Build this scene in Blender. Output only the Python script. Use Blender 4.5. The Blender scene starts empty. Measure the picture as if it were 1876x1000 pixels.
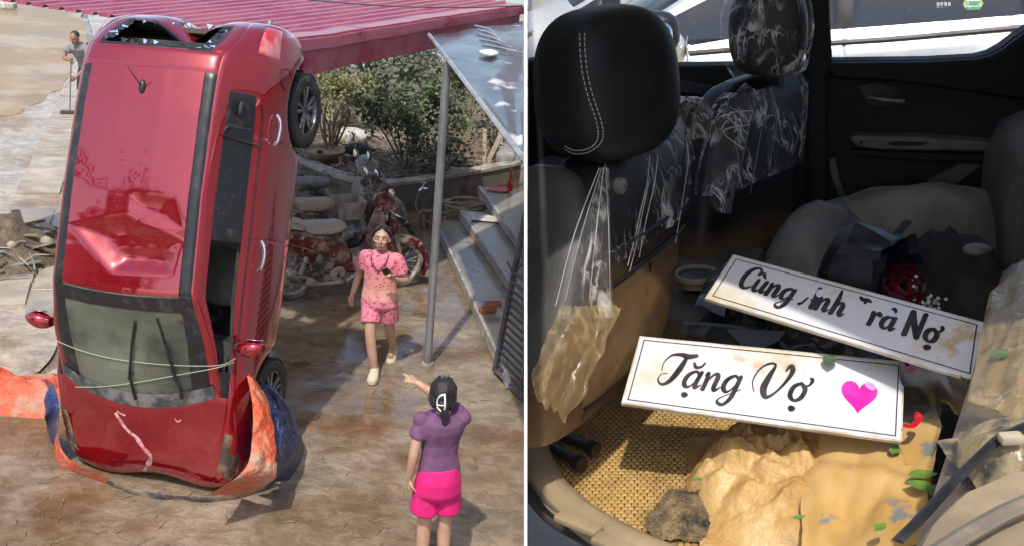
import bpy, bmesh, math, random
import numpy as np
from mathutils import Vector, Matrix, noise
from mathutils.bvhtree import BVHTree

random.seed(7)
R_ = math.radians
SC = bpy.context.scene
COL = SC.collection
PW, PH, FPX = 1876.0, 1000.0, 2012.0          # picture size and focal length in its pixels

# ------------------------------------------------------------------ camera
def cam_axes(pitch, roll):
    F = Vector((0, math.cos(pitch), -math.sin(pitch))); R = Vector((1, 0, 0)); U = R.cross(F)
    return (math.cos(roll) * R + math.sin(roll) * U, -math.sin(roll) * R + math.cos(roll) * U, F)
CR, CU, CF = cam_axes(R_(19.043), R_(5.158))
CP = Vector((0, 0, 4.825))
cd = bpy.data.cameras.new('camera'); cam = bpy.data.objects.new('camera', cd); COL.objects.link(cam)
cd.sensor_fit = 'HORIZONTAL'; cd.sensor_width = 36.0; cd.lens = FPX / PW * 36.0
cd.clip_start = 0.05; cd.clip_end = 1500
cam.matrix_world = Matrix(((CR.x, CU.x, -CF.x, CP.x), (CR.y, CU.y, -CF.y, CP.y), (CR.z, CU.z, -CF.z, CP.z), (0, 0, 0, 1)))
SC.camera = cam

# ------------------------------------------------------------------ sky, sun, exposure
SUN_AZ, SUN_EL = R_(-12), R_(58)              # azimuth measured from straight behind the camera (negative: to its left)
SUN = Vector((math.sin(SUN_AZ) * math.cos(SUN_EL), -math.cos(SUN_AZ) * math.cos(SUN_EL), math.sin(SUN_EL)))
world = bpy.data.worlds.new('World'); SC.world = world; world.use_nodes = True
wn = world.node_tree.nodes; wl = world.node_tree.links
bg = wn['Background']; bg.inputs['Strength'].default_value = 0.15
sky = wn.new('ShaderNodeTexSky'); sky.sky_type = 'NISHITA'; sky.sun_disc = False
sky.sun_elevation = SUN_EL; sky.sun_rotation = math.atan2(SUN.x, SUN.y)
sky.air_density = 1.0; sky.dust_density = 2.0; sky.ozone_density = 1.0
wl.new(sky.outputs[0], bg.inputs['Color'])
sd = bpy.data.lights.new('sun', 'SUN'); sd.energy = 2.1; sd.angle = R_(1.0); sd.color = (1.0, 0.95, 0.87)
sun = bpy.data.objects.new('sun', sd); COL.objects.link(sun)
sun.rotation_euler = SUN.to_track_quat('Z', 'Y').to_euler(); sun.location = SUN * 30
SC.view_settings.view_transform = 'Standard'; SC.view_settings.look = 'None'
SC.view_settings.gamma = 1.0; SC.view_settings.use_curve_mapping = False
SC.view_settings.exposure = 0.75

# ------------------------------------------------------------------ pixel helpers (where the photograph's rays meet real planes)
def ray(x, y): return CF + (x - PW / 2) / FPX * CR - (y - PH / 2) / FPX * CU
def Lz(x, y, z=0.0):
    d = ray(x, y); return CP + d * ((z - CP.z) / d.z)
def Ly(x, y, Y):
    d = ray(x, y); return CP + d * ((Y - CP.y) / d.y)
def Ld(x, y, dep): return CP + ray(x, y) * dep
# second place: frame of the car cabin on the terrace (X to its rear, Y across, Z up), origin at the camera
P2 = R_(22.0); TH = math.atan(483 / FPX)
_d0 = CF * math.cos(TH) + CR * math.sin(TH); _r0 = CR * math.cos(TH) - CF * math.sin(TH)
AX, AY, AZ = _r0, _d0 * math.cos(P2) + CU * math.sin(P2), CU * math.cos(P2) - _d0 * math.sin(P2)
M2 = Matrix(((AX.x, AY.x, AZ.x, CP.x), (AX.y, AY.y, AZ.y, CP.y), (AX.z, AY.z, AZ.z, CP.z), (0, 0, 0, 1)))
I4 = Matrix.Identity(4)
def r2(x, y):
    d = ray(x, y); return Vector((d.dot(AX), d.dot(AY), d.dot(AZ)))
def Rz(x, y, z):
    d = r2(x, y); return d * (z / d.z)
def Ry(x, y, Y):
    d = r2(x, y); return d * (Y / d.y)
def Rx(x, y, X):
    d = r2(x, y); return d * (X / d.x)
def Rd(x, y, dep): return r2(x, y) * dep
SUN2 = Vector((SUN.dot(AX), SUN.dot(AY), SUN.dot(AZ)))

# ------------------------------------------------------------------ materials
def pm(name, c1, c2=None, scale=6.0, rough=0.6, rough2=None, bump=0.0, bscale=None, metal=0.0, coat=0.0, alpha=1.0, detail=6.0,
       lo=0.4, hi=0.6, c3=None, scale3=1.0, lo3=0.5, hi3=0.65, spec=0.5, stretch=None, bdist=0.02, trans=0.0):
    m = bpy.data.materials.new(name); m.use_nodes = True
    nt = m.node_tree; N, Lk = nt.nodes, nt.links
    b = N['Principled BSDF']
    tc = N.new('ShaderNodeTexCoord'); vec = tc.outputs['Object']
    if stretch:
        mp = N.new('ShaderNodeMapping'); mp.inputs['Scale'].default_value = stretch; Lk.new(vec, mp.inputs[0]); vec = mp.outputs[0]
    def nz(sc, det=detail):
        n = N.new('ShaderNodeTexNoise'); n.inputs['Scale'].default_value = sc; n.inputs['Detail'].default_value = det
        n.inputs['Roughness'].default_value = 0.62; Lk.new(vec, n.inputs['Vector']); return n.outputs['Fac']
    def rmp(fac, a, bb):
        r = N.new('ShaderNodeMapRange'); r.inputs['From Min'].default_value = a; r.inputs['From Max'].default_value = bb
        r.interpolation_type = 'SMOOTHSTEP'; Lk.new(fac, r.inputs['Value']); return r.outputs['Result']
    def mix(fac, A, B):
        x = N.new('ShaderNodeMix'); x.data_type = 'RGBA'; Lk.new(fac, x.inputs['Factor'])
        for s, v in ((x.inputs['A'], A), (x.inputs['B'], B)):
            if isinstance(v, tuple): s.default_value = (*v, 1)
            else: Lk.new(v, s)
        return x.outputs['Result']
    col = c1; f = None
    if c2 is not None:
        f = rmp(nz(scale), lo, hi); col = mix(f, c1, c2)
        if rough2 is not None:
            mr = N.new('ShaderNodeMapRange'); mr.inputs['To Min'].default_value = rough; mr.inputs['To Max'].default_value = rough2
            Lk.new(f, mr.inputs['Value']); Lk.new(mr.outputs[0], b.inputs['Roughness'])
    if c3 is not None: col = mix(rmp(nz(scale3, 4), lo3, hi3), col, c3)
    if isinstance(col, tuple): b.inputs['Base Color'].default_value = (*col, 1)
    else: Lk.new(col, b.inputs['Base Color'])
    if rough2 is None: b.inputs['Roughness'].default_value = rough
    b.inputs['Metallic'].default_value = metal; b.inputs['Coat Weight'].default_value = coat; b.inputs['Coat Roughness'].default_value = 0.04
    b.inputs['Alpha'].default_value = alpha; b.inputs['Specular IOR Level'].default_value = spec
    b.inputs['Transmission Weight'].default_value = trans
    if bump:
        bp = N.new('ShaderNodeBump'); bp.inputs['Strength'].default_value = bump; bp.inputs['Distance'].default_value = bdist
        Lk.new(nz(bscale or scale * 3, 5), bp.inputs['Height']); Lk.new(bp.outputs[0], b.inputs['Normal'])
    m['x'] = 1
    return m
def nodes_of(m): return m.node_tree.nodes, m.node_tree.links, m.node_tree.nodes['Principled BSDF']

# ------------------------------------------------------------------ mesh helpers
BASE = {}
def link(o): COL.objects.link(o); return o
def tag(o, label=None, cat=None, group=None, kind=None):
    for k, v in (('label', label), ('category', cat), ('group', group), ('kind', kind)):
        if v: o[k] = v
    return o
def thing(name, label, cat, base, frame=I4, group=None, rot=None):
    o = link(bpy.data.objects.new(name, None)); o.empty_display_size = 0.2
    base = Vector(base)
    o.matrix_world = frame @ Matrix.Translation(base) @ (rot or I4)
    BASE[o.name] = Vector((0, 0, 0)) if rot is not None else base
    return tag(o, label, cat, group)
def sharp(me, ang):
    me.polygons.foreach_set('use_smooth', [True] * len(me.polygons))
    try: me.set_sharp_from_angle(angle=ang)
    except Exception: pass

class MB:
    def __init__(s): s.v = []; s.f = []
    def add(s, vs, fs):
        n = len(s.v); s.v += [Vector(p) for p in vs]; s.f += [tuple(i + n for i in q) for q in fs]; return s
    def box(s, c, size, m=None):
        c = Vector(c); h = Vector(size) / 2; vs = []
        for x in (-1, 1):
            for y in (-1, 1):
                for z in (-1, 1):
                    p = Vector((x * h.x, y * h.y, z * h.z)); vs.append(c + (m @ p if m else p))
        return s.add(vs, [(0, 1, 3, 2), (4, 6, 7, 5), (0, 4, 5, 1), (2, 3, 7, 6), (0, 2, 6, 4), (1, 5, 7, 3)])
    def bbox(s, c, size, bev=0.01, m=None):
        """bevelled box"""
        bm = bmesh.new(); bmesh.ops.create_cube(bm, size=1.0)
        for v in bm.verts: v.co = Vector((v.co.x * size[0], v.co.y * size[1], v.co.z * size[2]))
        bmesh.ops.bevel(bm, geom=list(bm.edges), offset=bev, segments=2, affect='EDGES', profile=0.6)
        c = Vector(c); bm.verts.index_update()
        s.add([c + (m @ v.co if m else v.co) for v in bm.verts], [tuple(v.index for v in f.verts) for f in bm.faces]); bm.free(); return s
    def tube(s, pts, r, n=8, caps=True, flat=1.0, up=None):
        pts = [Vector(p) for p in pts]; k = len(pts)
        rs = list(r) if isinstance(r, (list, tuple)) else [r] * k
        vs = []; ref = None
        for i, p in enumerate(pts):
            t = (pts[min(i + 1, k - 1)] - pts[max(i - 1, 0)])
            if t.length < 1e-9: t = Vector((0, 0, 1))
            t.normalize()
            if ref is None:
                ref = Vector(up) if up is not None else (Vector((0, 0, 1)) if abs(t.z) < 0.9 else Vector((1, 0, 0)))
            ref = ref - t * ref.dot(t)
            if ref.length < 1e-6: ref = t.orthogonal()
            ref.normalize(); b = t.cross(ref)
            for j in range(n):
                a = 2 * math.pi * j / n
                vs.append(p + (b * math.cos(a) + ref * math.sin(a) * flat) * rs[i])
        fs = [(i * n + j, i * n + (j + 1) % n, (i + 1) * n + (j + 1) % n, (i + 1) * n + j) for i in range(k - 1) for j in range(n)]
        if caps: fs += [tuple(range(n - 1, -1, -1)), tuple(range((k - 1) * n, k * n))]
        return s.add(vs, fs)
    def rings(s, rings, caps=True, closed=True):
        n = len(rings[0]); vs = [p for r in rings for p in r]
        m = n if closed else n - 1
        fs = [(i * n + j, i * n + (j + 1) % n, (i + 1) * n + (j + 1) % n, (i + 1) * n + j) for i in range(len(rings) - 1) for j in range(m)]
        if caps and closed: fs += [tuple(range(n - 1, -1, -1)), tuple(range((len(rings) - 1) * n, len(rings) * n))]
        return s.add(vs, fs)
    def ell(s, c, r, m=None, nu=16, nv=10, e=1.0):
        c = Vector(c); sg = lambda t: math.copysign(abs(t) ** e, t); rg = []
        for i in range(nv + 1):
            ph = -math.pi / 2 + math.pi * (i * 0.98 + 0.01 * nv) / nv
            row = []
            for j in range(nu):
                a = 2 * math.pi * j / nu
                p = Vector((r[0] * sg(math.cos(a)) * sg(math.cos(ph)), r[1] * sg(math.sin(a)) * sg(math.cos(ph)), r[2] * sg(math.sin(ph))))
                row.append(c + (m @ p if m else p))
            rg.append(row)
        return s.rings(rg)
    def lathe(s, prof, c, axis=(0, 0, 1), n=24, caps=False):
        """prof: (radius, height along axis)"""
        c = Vector(c); ax = Vector(axis).normalized(); a = ax.orthogonal().normalized(); b = ax.cross(a)
        rg = [[c + ax * h + (a * math.cos(2 * math.pi * j / n) + b * math.sin(2 * math.pi * j / n)) * r for j in range(n)] for r, h in prof]
        return s.rings(rg, caps=caps)
    def prism(s, poly, d):
        """polygon (3d points) extruded by vector d"""
        n = len(poly); d = Vector(d); a = [Vector(p) for p in poly]; b = [p + d for p in a]
        return s.add(a + b, [tuple(range(n)), tuple(range(2 * n - 1, n - 1, -1))] + [(i, i + n, (i + 1) % n + n, (i + 1) % n) for i in range(n)])
    def quadgrid(s, fn, nu, nv):
        vs = [fn(i / nu, j / nv) for i in range(nu + 1) for j in range(nv + 1)]
        return s.add(vs, [(i * (nv + 1) + j, (i + 1) * (nv + 1) + j, (i + 1) * (nv + 1) + j + 1, i * (nv + 1) + j + 1) for i in range(nu) for j in range(nv)])
    def mesh(s, name, off=None, recalc=True, smooth=R_(40), merge=0.0):
        me = bpy.data.meshes.new(name)
        off = off or Vector((0, 0, 0))
        me.from_pydata([tuple(p - off) for p in s.v], [], s.f)
        if recalc or merge:
            bm = bmesh.new(); bm.from_mesh(me)
            if merge: bmesh.ops.remove_doubles(bm, verts=bm.verts, dist=merge)
            if recalc: bmesh.ops.recalc_face_normals(bm, faces=bm.faces)
            bm.to_mesh(me); bm.free()
        if smooth: sharp(me, smooth)
        me.update(); return me
    def build(s, name, mat, parent=None, frame=I4, base=None, **kw):
        if parent is not None:
            root = parent
            off = Vector((0, 0, 0))
            while root is not None:
                if root.name in BASE: off = BASE[root.name]; break
                root = root.parent
            o = bpy.data.objects.new(name, s.mesh(name, off, **kw)); link(o); o.parent = parent
        else:
            if base is None:
                xs = [p.x for p in s.v]; ys = [p.y for p in s.v]; zs = [p.z for p in s.v]
                base = Vector(((min(xs) + max(xs)) / 2, (min(ys) + max(ys)) / 2, min(zs)))
            o = bpy.data.objects.new(name, s.mesh(name, Vector(base), **kw)); link(o)
            o.matrix_world = frame @ Matrix.Translation(base); BASE[o.name] = Vector(base)
        if mat: o.data.materials.append(mat)
        return o

def evaluated(o, remove=True):
    dg = bpy.context.evaluated_depsgraph_get(); dg.update()
    me = bpy.data.meshes.new_from_object(o.evaluated_get(dg), preserve_all_data_layers=True, depsgraph=dg)
    if remove: bpy.data.objects.remove(o)
    return me
def remeshed(mb, voxel, smooth_it=4, disp=None):
    """one continuous surface from overlapping closed shapes"""
    me = mb.mesh('tmp', smooth=0); o = link(bpy.data.objects.new('tmp', me))
    md = o.modifiers.new('r', 'REMESH'); md.mode = 'VOXEL'; md.voxel_size = voxel
    if smooth_it:
        sm = o.modifiers.new('s', 'SMOOTH'); sm.factor = 0.5; sm.iterations = smooth_it
    out = evaluated(o)
    if disp:
        co = [(v.co.copy(), v.normal.copy()) for v in out.vertices]
        for v, (c, n) in zip(out.vertices, co): v.co = disp(c, n)
    out.polygons.foreach_set('use_smooth', [True] * len(out.polygons)); out.update()
    return out
def mesh_obj(name, me, mat, parent=None, frame=I4, base=None):
    o = link(bpy.data.objects.new(name, me)); me.materials.clear(); me.materials.append(mat)
    if parent is not None: o.parent = parent
    elif base is not None: o.matrix_world = frame @ Matrix.Translation(Vector(base))
    return o
def crom(pts, k=8, closed=False):
    pts = [Vector(p) for p in pts]; n = len(pts); out = []
    rng = n if closed else n - 1
    for i in range(rng):
        g = (lambda q: pts[q % n]) if closed else (lambda q: pts[min(max(q, 0), n - 1)])
        p0, p1, p2, p3 = g(i - 1), g(i), g(i + 1), g(i + 2)
        for j in range(k):
            t = j / k
            out.append(0.5 * ((2 * p1) + (p2 - p0) * t + (2 * p0 - 5 * p1 + 4 * p2 - p3) * t * t + (3 * p1 - p0 - 3 * p2 + p3) * t ** 3))
    if not closed: out.append(pts[-1])
    return out
def nz3(p, sc=1.0, seed=0.0): return noise.noise(Vector(p) * sc + Vector((seed, seed * 1.7, -seed)))
def fbm(p, sc=1.0, seed=0.0, oc=4):
    return sum(noise.noise(Vector(p) * sc * 2 ** i + Vector((seed + i, -seed, seed * 0.3))) / 2 ** i for i in range(oc))
def ridged(p, sc=1.0, seed=0.0, oc=3):
    return sum((1 - 2 * abs(noise.noise(Vector(p) * sc * 1.9 ** i + Vector((seed + 3 * i, -seed, seed * 0.3))))) / 2 ** i for i in range(oc)) / 1.75
def sstep(a, b, x):
    t = min(max((x - a) / (b - a), 0), 1); return t * t * (3 - 2 * t)
def facet_noise(p, sc, seed):
    """crumpled-foil height: sharp folds between flat facets"""
    q = Vector(p) * sc + Vector((seed, -seed * 0.6, seed * 0.31))
    d = noise.voronoi(q, distance_metric='DISTANCE')[0]
    return d[1] - d[0]
def lay_sheet(name, mat, outline, fn, nu=24, nv=24, thick=0.003, **kw):
    """a sheet spanning four corner points (bilinear) displaced by fn(point,u,v) -> point; given thickness"""
    a, b, c, d = [Vector(p) for p in outline]
    def g(u, v):
        p = a * (1 - u) * (1 - v) + b * u * (1 - v) + c * u * v + d * (1 - u) * v
        return fn(p, u, v)
    m = MB(); m.quadgrid(g, nu, nv)
    if thick:
        n = len(m.v); W = nv + 1
        top = list(m.v); nor = []
        for i in range(nu + 1):
            for j in range(W):
                pu = top[min(i + 1, nu) * W + j] - top[max(i - 1, 0) * W + j]; pv = top[i * W + min(j + 1, nv)] - top[i * W + max(j - 1, 0)]
                q = pu.cross(pv); nor.append(q.normalized() if q.length > 1e-9 else Vector((0, 0, 1)))
        low = [p - q * thick for p, q in zip(top, nor)]
        fs = list(m.f); m.v += low; m.f += [tuple(i + n for i in reversed(q)) for q in fs]
        bd = [j for j in range(W)] + [i * W + nv for i in range(1, nu + 1)] + [nu * W + j for j in range(nv - 1, -1, -1)] + [i * W for i in range(nu - 1, 0, -1)]
        m.f += [(bd[i], bd[(i + 1) % len(bd)], bd[(i + 1) % len(bd)] + n, bd[i] + n) for i in range(len(bd))]
    return m.build(name, mat, **kw)

# ------------------------------------------------------------------ cars (one body generator; x forward, y left, z up, nose at x = 0)
_low = [(.62, .18), (.79, .18), (.835, .42), (.84, .62)]
CARKEYS = {
 0.00: [(.45, .22), (.55, .24), (.62, .36), (.63, .48), (.60, .56), (.55, .60), (.50, .615), (.44, .625), (.38, .63), (.30, .635), (.15, .64), (0, .64)],
 0.06: [(.50, .18), (.66, .19), (.73, .36), (.74, .52), (.70, .62), (.64, .665), (.58, .68), (.50, .69), (.42, .70), (.33, .705), (.17, .71), (0, .712)],
 0.25: [(.55, .17), (.74, .18), (.80, .38), (.81, .56), (.785, .69), (.73, .755), (.66, .775), (.57, .79), (.47, .80), (.36, .81), (.18, .82), (0, .822)],
 0.50: [(.60, .17), (.78, .18), (.83, .40), (.84, .60), (.82, .76), (.77, .83), (.71, .855), (.62, .87), (.51, .88), (.39, .89), (.20, .90), (0, .905)],
 0.80: [(.62, .17), (.79, .18), (.84, .42), (.845, .62), (.83, .82), (.79, .92), (.755, .95), (.70, .965), (.64, .98), (.50, .995), (.25, 1.015), (0, 1.02)],
 1.20: _low + [(.83, .86), (.80, .955), (.77, .97), (.70, 1.19), (.645, 1.225), (.53, 1.25), (.27, 1.275), (0, 1.28)],
 1.586: _low + [(.83, .88), (.80, .97), (.77, .985), (.625, 1.38), (.58, 1.43), (.52, 1.45), (.27, 1.475), (0, 1.48)],
 2.30: _low + [(.83, .90), (.80, .985), (.775, 1.0), (.62, 1.41), (.57, 1.46), (.515, 1.475), (.27, 1.505), (0, 1.51)],
 2.95: _low + [(.83, .92), (.80, 1.01), (.775, 1.03), (.62, 1.39), (.565, 1.445), (.51, 1.465), (.26, 1.495), (0, 1.50)],
 3.25: [(.62, .20), (.78, .20), (.835, .45), (.845, .65), (.825, .93), (.795, 1.05), (.77, 1.10), (.62, 1.36), (.56, 1.42), (.50, 1.445), (.26, 1.47), (0, 1.475)],
 3.42: [(.62, .20), (.77, .20), (.825, .45), (.84, .65), (.815, .93), (.78, 1.06), (.75, 1.12), (.62, 1.32), (.565, 1.375), (.50, 1.41), (.26, 1.44), (0, 1.445)],
 3.56: [(.60, .22), (.76, .22), (.81, .45), (.83, .65), (.80, .92), (.76, 1.04), (.72, 1.09), (.64, 1.17), (.60, 1.21), (.52, 1.24), (.27, 1.26), (0, 1.265)],
 3.70: [(.58, .24), (.73, .25), (.78, .45), (.80, .64), (.77, .85), (.73, .95), (.69, .99), (.63, 1.03), (.57, 1.05), (.48, 1.065), (.25, 1.075), (0, 1.08)],
 3.79: [(.55, .27), (.66, .28), (.72, .45), (.73, .60), (.71, .72), (.68, .78), (.64, .81), (.57, .84), (.50, .85), (.42, .86), (.22, .87), (0, .87)],
 3.83: [(.45, .32), (.55, .33), (.62, .44), (.63, .52), (.61, .58), (.57, .62), (.53, .64), (.47, .65), (.40, .66), (.33, .665), (.17, .67), (0, .67)],
}
FW, RW, WR = 0.80, 3.20, 0.31
def car_row(s):
    ks = sorted(CARKEYS); i = max(j for j, k in enumerate(ks) if k <= s + 1e-9); i = min(i, len(ks) - 2)
    t = (s - ks[i]) / (ks[i + 1] - ks[i]); A, B = CARKEYS[ks[i]], CARKEYS[ks[i + 1]]
    row = [[a[0] + (b[0] - a[0]) * t, a[1] + (b[1] - a[1]) * t] for a, b in zip(A, B)]
    for sw in (FW, RW):
        q = abs(s - sw)
        if q < 0.375:
            z = WR + math.sqrt(0.375 ** 2 - q ** 2)
            for j in (0, 1, 2, 3):
                row[j][1] = max(row[j][1], z + (0.0, 0.0, .035, .06)[j])
    return row
def car_part(s, j, side):
    sd = 'l' if side > 0 else 'r'
    if s < .8:
        if (j == 5 and .17 < s < .5) or (j == 4 and .09 < s < .335): return 'headlight_' + sd
        if j >= 6 and s > .03: return 'hood'
        return 'body'
    if j == 8 and s < 1.586: return 'frit_' + sd
    if j >= 9 and s < 1.586: return 'windshield'
    if 1.586 < s < 3.25:
        if j >= 9: return 'roof'
        if j == 8: return 'strip_' + sd
    if j >= 8 and 3.25 < s < 3.42: return 'spoiler'
    if j >= 9 and 3.42 < s < 3.70: return 'rearglass'
    if j >= 8 and s > 3.70 or (j == 8 and s > 3.42): return 'tailgate'
    if j == 6:
        if s < 1.0: return 'trim_' + sd
        if s < 2.02: return 'glassf_' + sd
        if s < 2.1: return 'trim_' + sd
        if s < 2.9: return 'glassr_' + sd
        if s < 3.15: return 'trim_' + sd
        return 'body'
    if 1 <= j <= 5:
        if 1.2 < s < 2.06: return 'doorf_' + sd
        if 2.06 < s < 2.85: return 'doorr_' + sd
        if 3.5 < s < 3.76 and j in (4, 5): return 'taillight_' + sd
    return 'body'
NAMES = {'headlight': 'headlight', 'hood': 'bonnet', 'body': 'body', 'windshield': 'windscreen', 'roof': 'roof_panel', 'strip': 'roof_strip',
         'spoiler': 'spoiler', 'rearglass': 'rear_window', 'tailgate': 'tailgate', 'trim': 'window_trim', 'frit': 'windscreen_edge', 'glassf': 'front_window', 'glassr': 'rear_side_window',
         'doorf': 'front_door', 'doorr': 'rear_door', 'taillight': 'tail_light'}
CAR_CACHE = {}
def car_shell():
    if 'm' in CAR_CACHE: return CAR_CACHE['m']
    st = [0, .03, .06, .09, .17, .25, .335, .42, .5, .6, .7, .8, .9, 1.0, 1.1, 1.2, 1.3, 1.4, 1.5, 1.586, 1.66, 1.75, 1.84, 1.93, 2.02, 2.06, 2.1, 2.2, 2.3, 2.4, 2.5, 2.6, 2.7,
          2.8, 2.85, 2.9, 2.95, 3.05, 3.15, 3.25, 3.33, 3.42, 3.49, 3.56, 3.63, 3.70, 3.76, 3.79, 3.83]
    ids = []; vs = []; fs = []; fm = []
    n = 12; W = 2 * n - 1
    for s in st:
        r = car_row(s)
        vs += [(-s, -y, z) for y, z in r] + [(-s, y, z) for y, z in reversed(r[:-1])]
    def pid(k):
        if k not in ids: ids.append(k)
        return ids.index(k)
    for i in range(len(st) - 1):
        sm = (st[i] + st[i + 1]) / 2
        for q in range(W - 1):
            j, side = (q, -1) if q < n - 1 else (W - 2 - q, 1)
            fs.append((i * W + q, i * W + q + 1, (i + 1) * W + q + 1, (i + 1) * W + q)); fm.append(pid(car_part(sm, j, side)))
    fs.append(tuple(range(W - 1, -1, -1))); fm.append(pid('body'))
    fs.append(tuple(range((len(st) - 1) * W, len(st) * W))); fm.append(pid('tailgate'))
    me = bpy.data.meshes.new('shell'); me.from_pydata(vs, [], fs); me.polygons.foreach_set('material_index', fm)
    o = link(bpy.data.objects.new('shell', me)); md = o.modifiers.new('s', 'SUBSURF'); md.levels = md.render_levels = 2
    out = evaluated(o)
    bm = bmesh.new(); bm.from_mesh(out); bmesh.ops.recalc_face_normals(bm, faces=bm.faces); bm.to_mesh(out); bm.free()
    # recalc on an open shell may flip everything: the roof must look up
    up = max(out.polygons, key=lambda p: p.center.z)
    if up.normal.z < 0: out.flip_normals()
    out.update()
    V = np.array([v.co[:] for v in out.vertices]); V[:, 0] = -warp_s(-V[:, 0], V[:, 1]); NV = np.array([v.normal[:] for v in out.vertices])
    P = [tuple(p.vertices) for p in out.polygons]; PM = [p.material_index for p in out.polygons]
    CAR_CACHE['m'] = (V, NV, P, PM, ids)
    return CAR_CACHE['m']
def warp_s(s, y):
    """the cowl and the header rail bow forward at their middle"""
    y = np.clip(np.abs(y), 0, .66); q = 1 - (y / .66) ** 2
    w1 = np.clip(1 - np.abs(s - .80) / np.where(s < .8, .75, .55), 0, 1); w1 = w1 * w1 * (3 - 2 * w1)
    w2 = np.clip(1 - np.abs(s - 1.586) / .5, 0, 1); w2 = w2 * w2 * (3 - 2 * w2)
    return s - q * (.155 * w1 + .05 * w2)
def lerp(a, b, t): return a + (b - a) * t

def wheel(parent, c, side, tyre_m, rim_m, dark_m, w=0.19, r=WR):
    """side +1: outer face towards +y"""
    t = MB(); h = w / 2
    prof = [(r * .66, -h * .95), (r * .80, -h * 1.02), (r * .93, -h * .95), (r * .985, -h * .75), (r, -h * .4), (r, h * .4), (r * .985, h * .75), (r * .93, h * .95), (r * .80, h * 1.02), (r * .66, h * .95), (r * .62, 0), (r * .66, -h * .95)]
    t.lathe(prof, c, (0, 1, 0), 40)
    wh = t.build('wheel', tyre_m, parent, smooth=R_(35))
    tr = MB()
    for k in range(40):                                   # tread blocks
        a = 2 * math.pi * k / 40
        for yy in (-.55, -.18, .18, .55):
            m = Matrix.Rotation(a + yy * .06, 3, 'Y'); p = Vector(c) + m @ Vector((r + .001, 0, 0)) + Vector((0, yy * w * .62, 0))
            tr.box(p, (.010, w * .17, .034), m)
    q = tr.build('tread', tyre_m, wh); q['kind'] = 'stuff'
    rm = MB(); f = h * .55 * side
    rm.lathe([(r * .66, h * .9 * side), (r * .63, h * .9 * side), (r * .6, h * .5 * side), (r * .58, -h * .8 * side), (r * .64, -h * .8 * side), (r * .66, h * .9 * side)], c, (0, 1, 0), 40)
    rm.lathe([(r * .15, f * 1.25), (r * .15, f * .6), (r * .02, f * .6), (r * .02, f * 1.25), (r * .15, f * 1.25)], c, (0, 1, 0), 20)
    rm.build('rim', rim_m, wh)
    for k in range(5):
        a = 2 * math.pi * k / 5 + .3
        for da in (-.2, .2):
            sp = MB(); d0 = Vector((math.cos(a + da * 1.2), 0, math.sin(a + da * 1.2))); d1 = Vector((math.cos(a + da), 0, math.sin(a + da)))
            sp.tube([Vector(c) + d0 * r * .1 + Vector((0, f * 1.15, 0)), Vector(c) + d1 * r * .38 + Vector((0, f * 1.3, 0)), Vector(c) + d1 * r * .62 + Vector((0, f * 1.35, 0))], [r * .065, r * .055, r * .06], 6)
            sp.build('spoke', rim_m, wh)
    dk = MB(); dk.lathe([(r * .57, 0), (r * .05, 0)], Vector(c) - Vector((0, h * .1 * side, 0)), (0, 1, 0), 24); dk.build('brake_disc', dark_m, wh)
    return wh

def make_car(root, paint, M, skip=(), hook=None, groove=0.006, inner=True):
    V, NV, P, PM, ids = car_shell()
    V = V.copy()
    own = [set() for _ in range(len(V))]
    for p, k in zip(P, PM):
        for i in p: own[i].add(k)
    multi = np.array([len(o) > 1 for o in own])
    if hook: V = hook(V, NV, ids, own)
    Vg = V - NV * (multi[:, None] * groove)
    parts = {}
    for k, pid in enumerate(ids):
        base = pid.split('_')[0]
        if pid in skip: continue
        polys = [p for p, m in zip(P, PM) if m == k]
        used = sorted({i for p in polys for i in p}); re = {u: n for n, u in enumerate(used)}
        me = bpy.data.meshes.new(NAMES[base]); me.from_pydata([tuple(Vg[i]) for i in used], [], [tuple(re[i] for i in p) for p in polys])
        me.polygons.foreach_set('use_smooth', [True] * len(me.polygons)); me.update()
        m = {'windshield': M['wglass'], 'rearglass': M['glass'], 'glassf': M['glass'], 'glassr': M['glass'], 'trim': M['black'], 'frit': M['black'], 'strip': M['black'],
             'headlight': M['lamp'], 'taillight': M['tail']}.get(base, paint)
        if base == 'trim':                                  # mirror triangle, door post and quarter panel are separate pieces
            bpy.data.meshes.remove(me)
            for lo_, hi_ in ((.7, 1.5), (1.5, 2.5), (2.5, 3.3)):
                pp = [p for p in polys if lo_ < -V[p[0]][0] < hi_]; us = sorted({i for p in pp for i in p}); r_ = {u: n for n, u in enumerate(us)}
                me = bpy.data.meshes.new('window_trim'); me.from_pydata([tuple(Vg[i]) for i in us], [], [tuple(r_[i] for i in p) for p in pp])
                me.polygons.foreach_set('use_smooth', [True] * len(me.polygons)); me.update(); parts[pid] = mesh_obj('window_trim', me, m, root)
            continue
        parts[pid] = mesh_obj(NAMES[base], me, m, root)
    if inner:                                               # cabin lining inside the painted shell
        bad = [k for k, i in enumerate(ids) if i.split('_')[0] in ('windshield', 'frit', 'rearglass', 'glassf', 'glassr', 'headlight', 'taillight', 'hood')]
        me = bpy.data.meshes.new('cabin_lining')
        Vi = V - NV * 0.045; Vi[:, 2] -= np.where(V[:, 2] > 1.36, .10, 0)
        polys = [p for p, m in zip(P, PM) if m not in bad and np.mean([V[i][0] for i in p]) < -0.78]
        used = sorted({i for p in polys for i in p}); re = {u: n for n, u in enumerate(used)}
        me.from_pydata([tuple(Vi[i]) for i in used], [], [tuple(re[i] for i in p) for p in polys]); me.update()
        parts['lining'] = mesh_obj('cabin_lining', me, M['lining'], root)
        parts['floor'] = MB().box((-2.05, 0, .24), (3.0, 1.44, .05)).box((-.80, 0, .6), (.04, 1.3, .68)).box((-.62, 0, .42), (.5, 1.0, .4)).build('floor_pan', M['dark'], root)
    return parts, V
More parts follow.
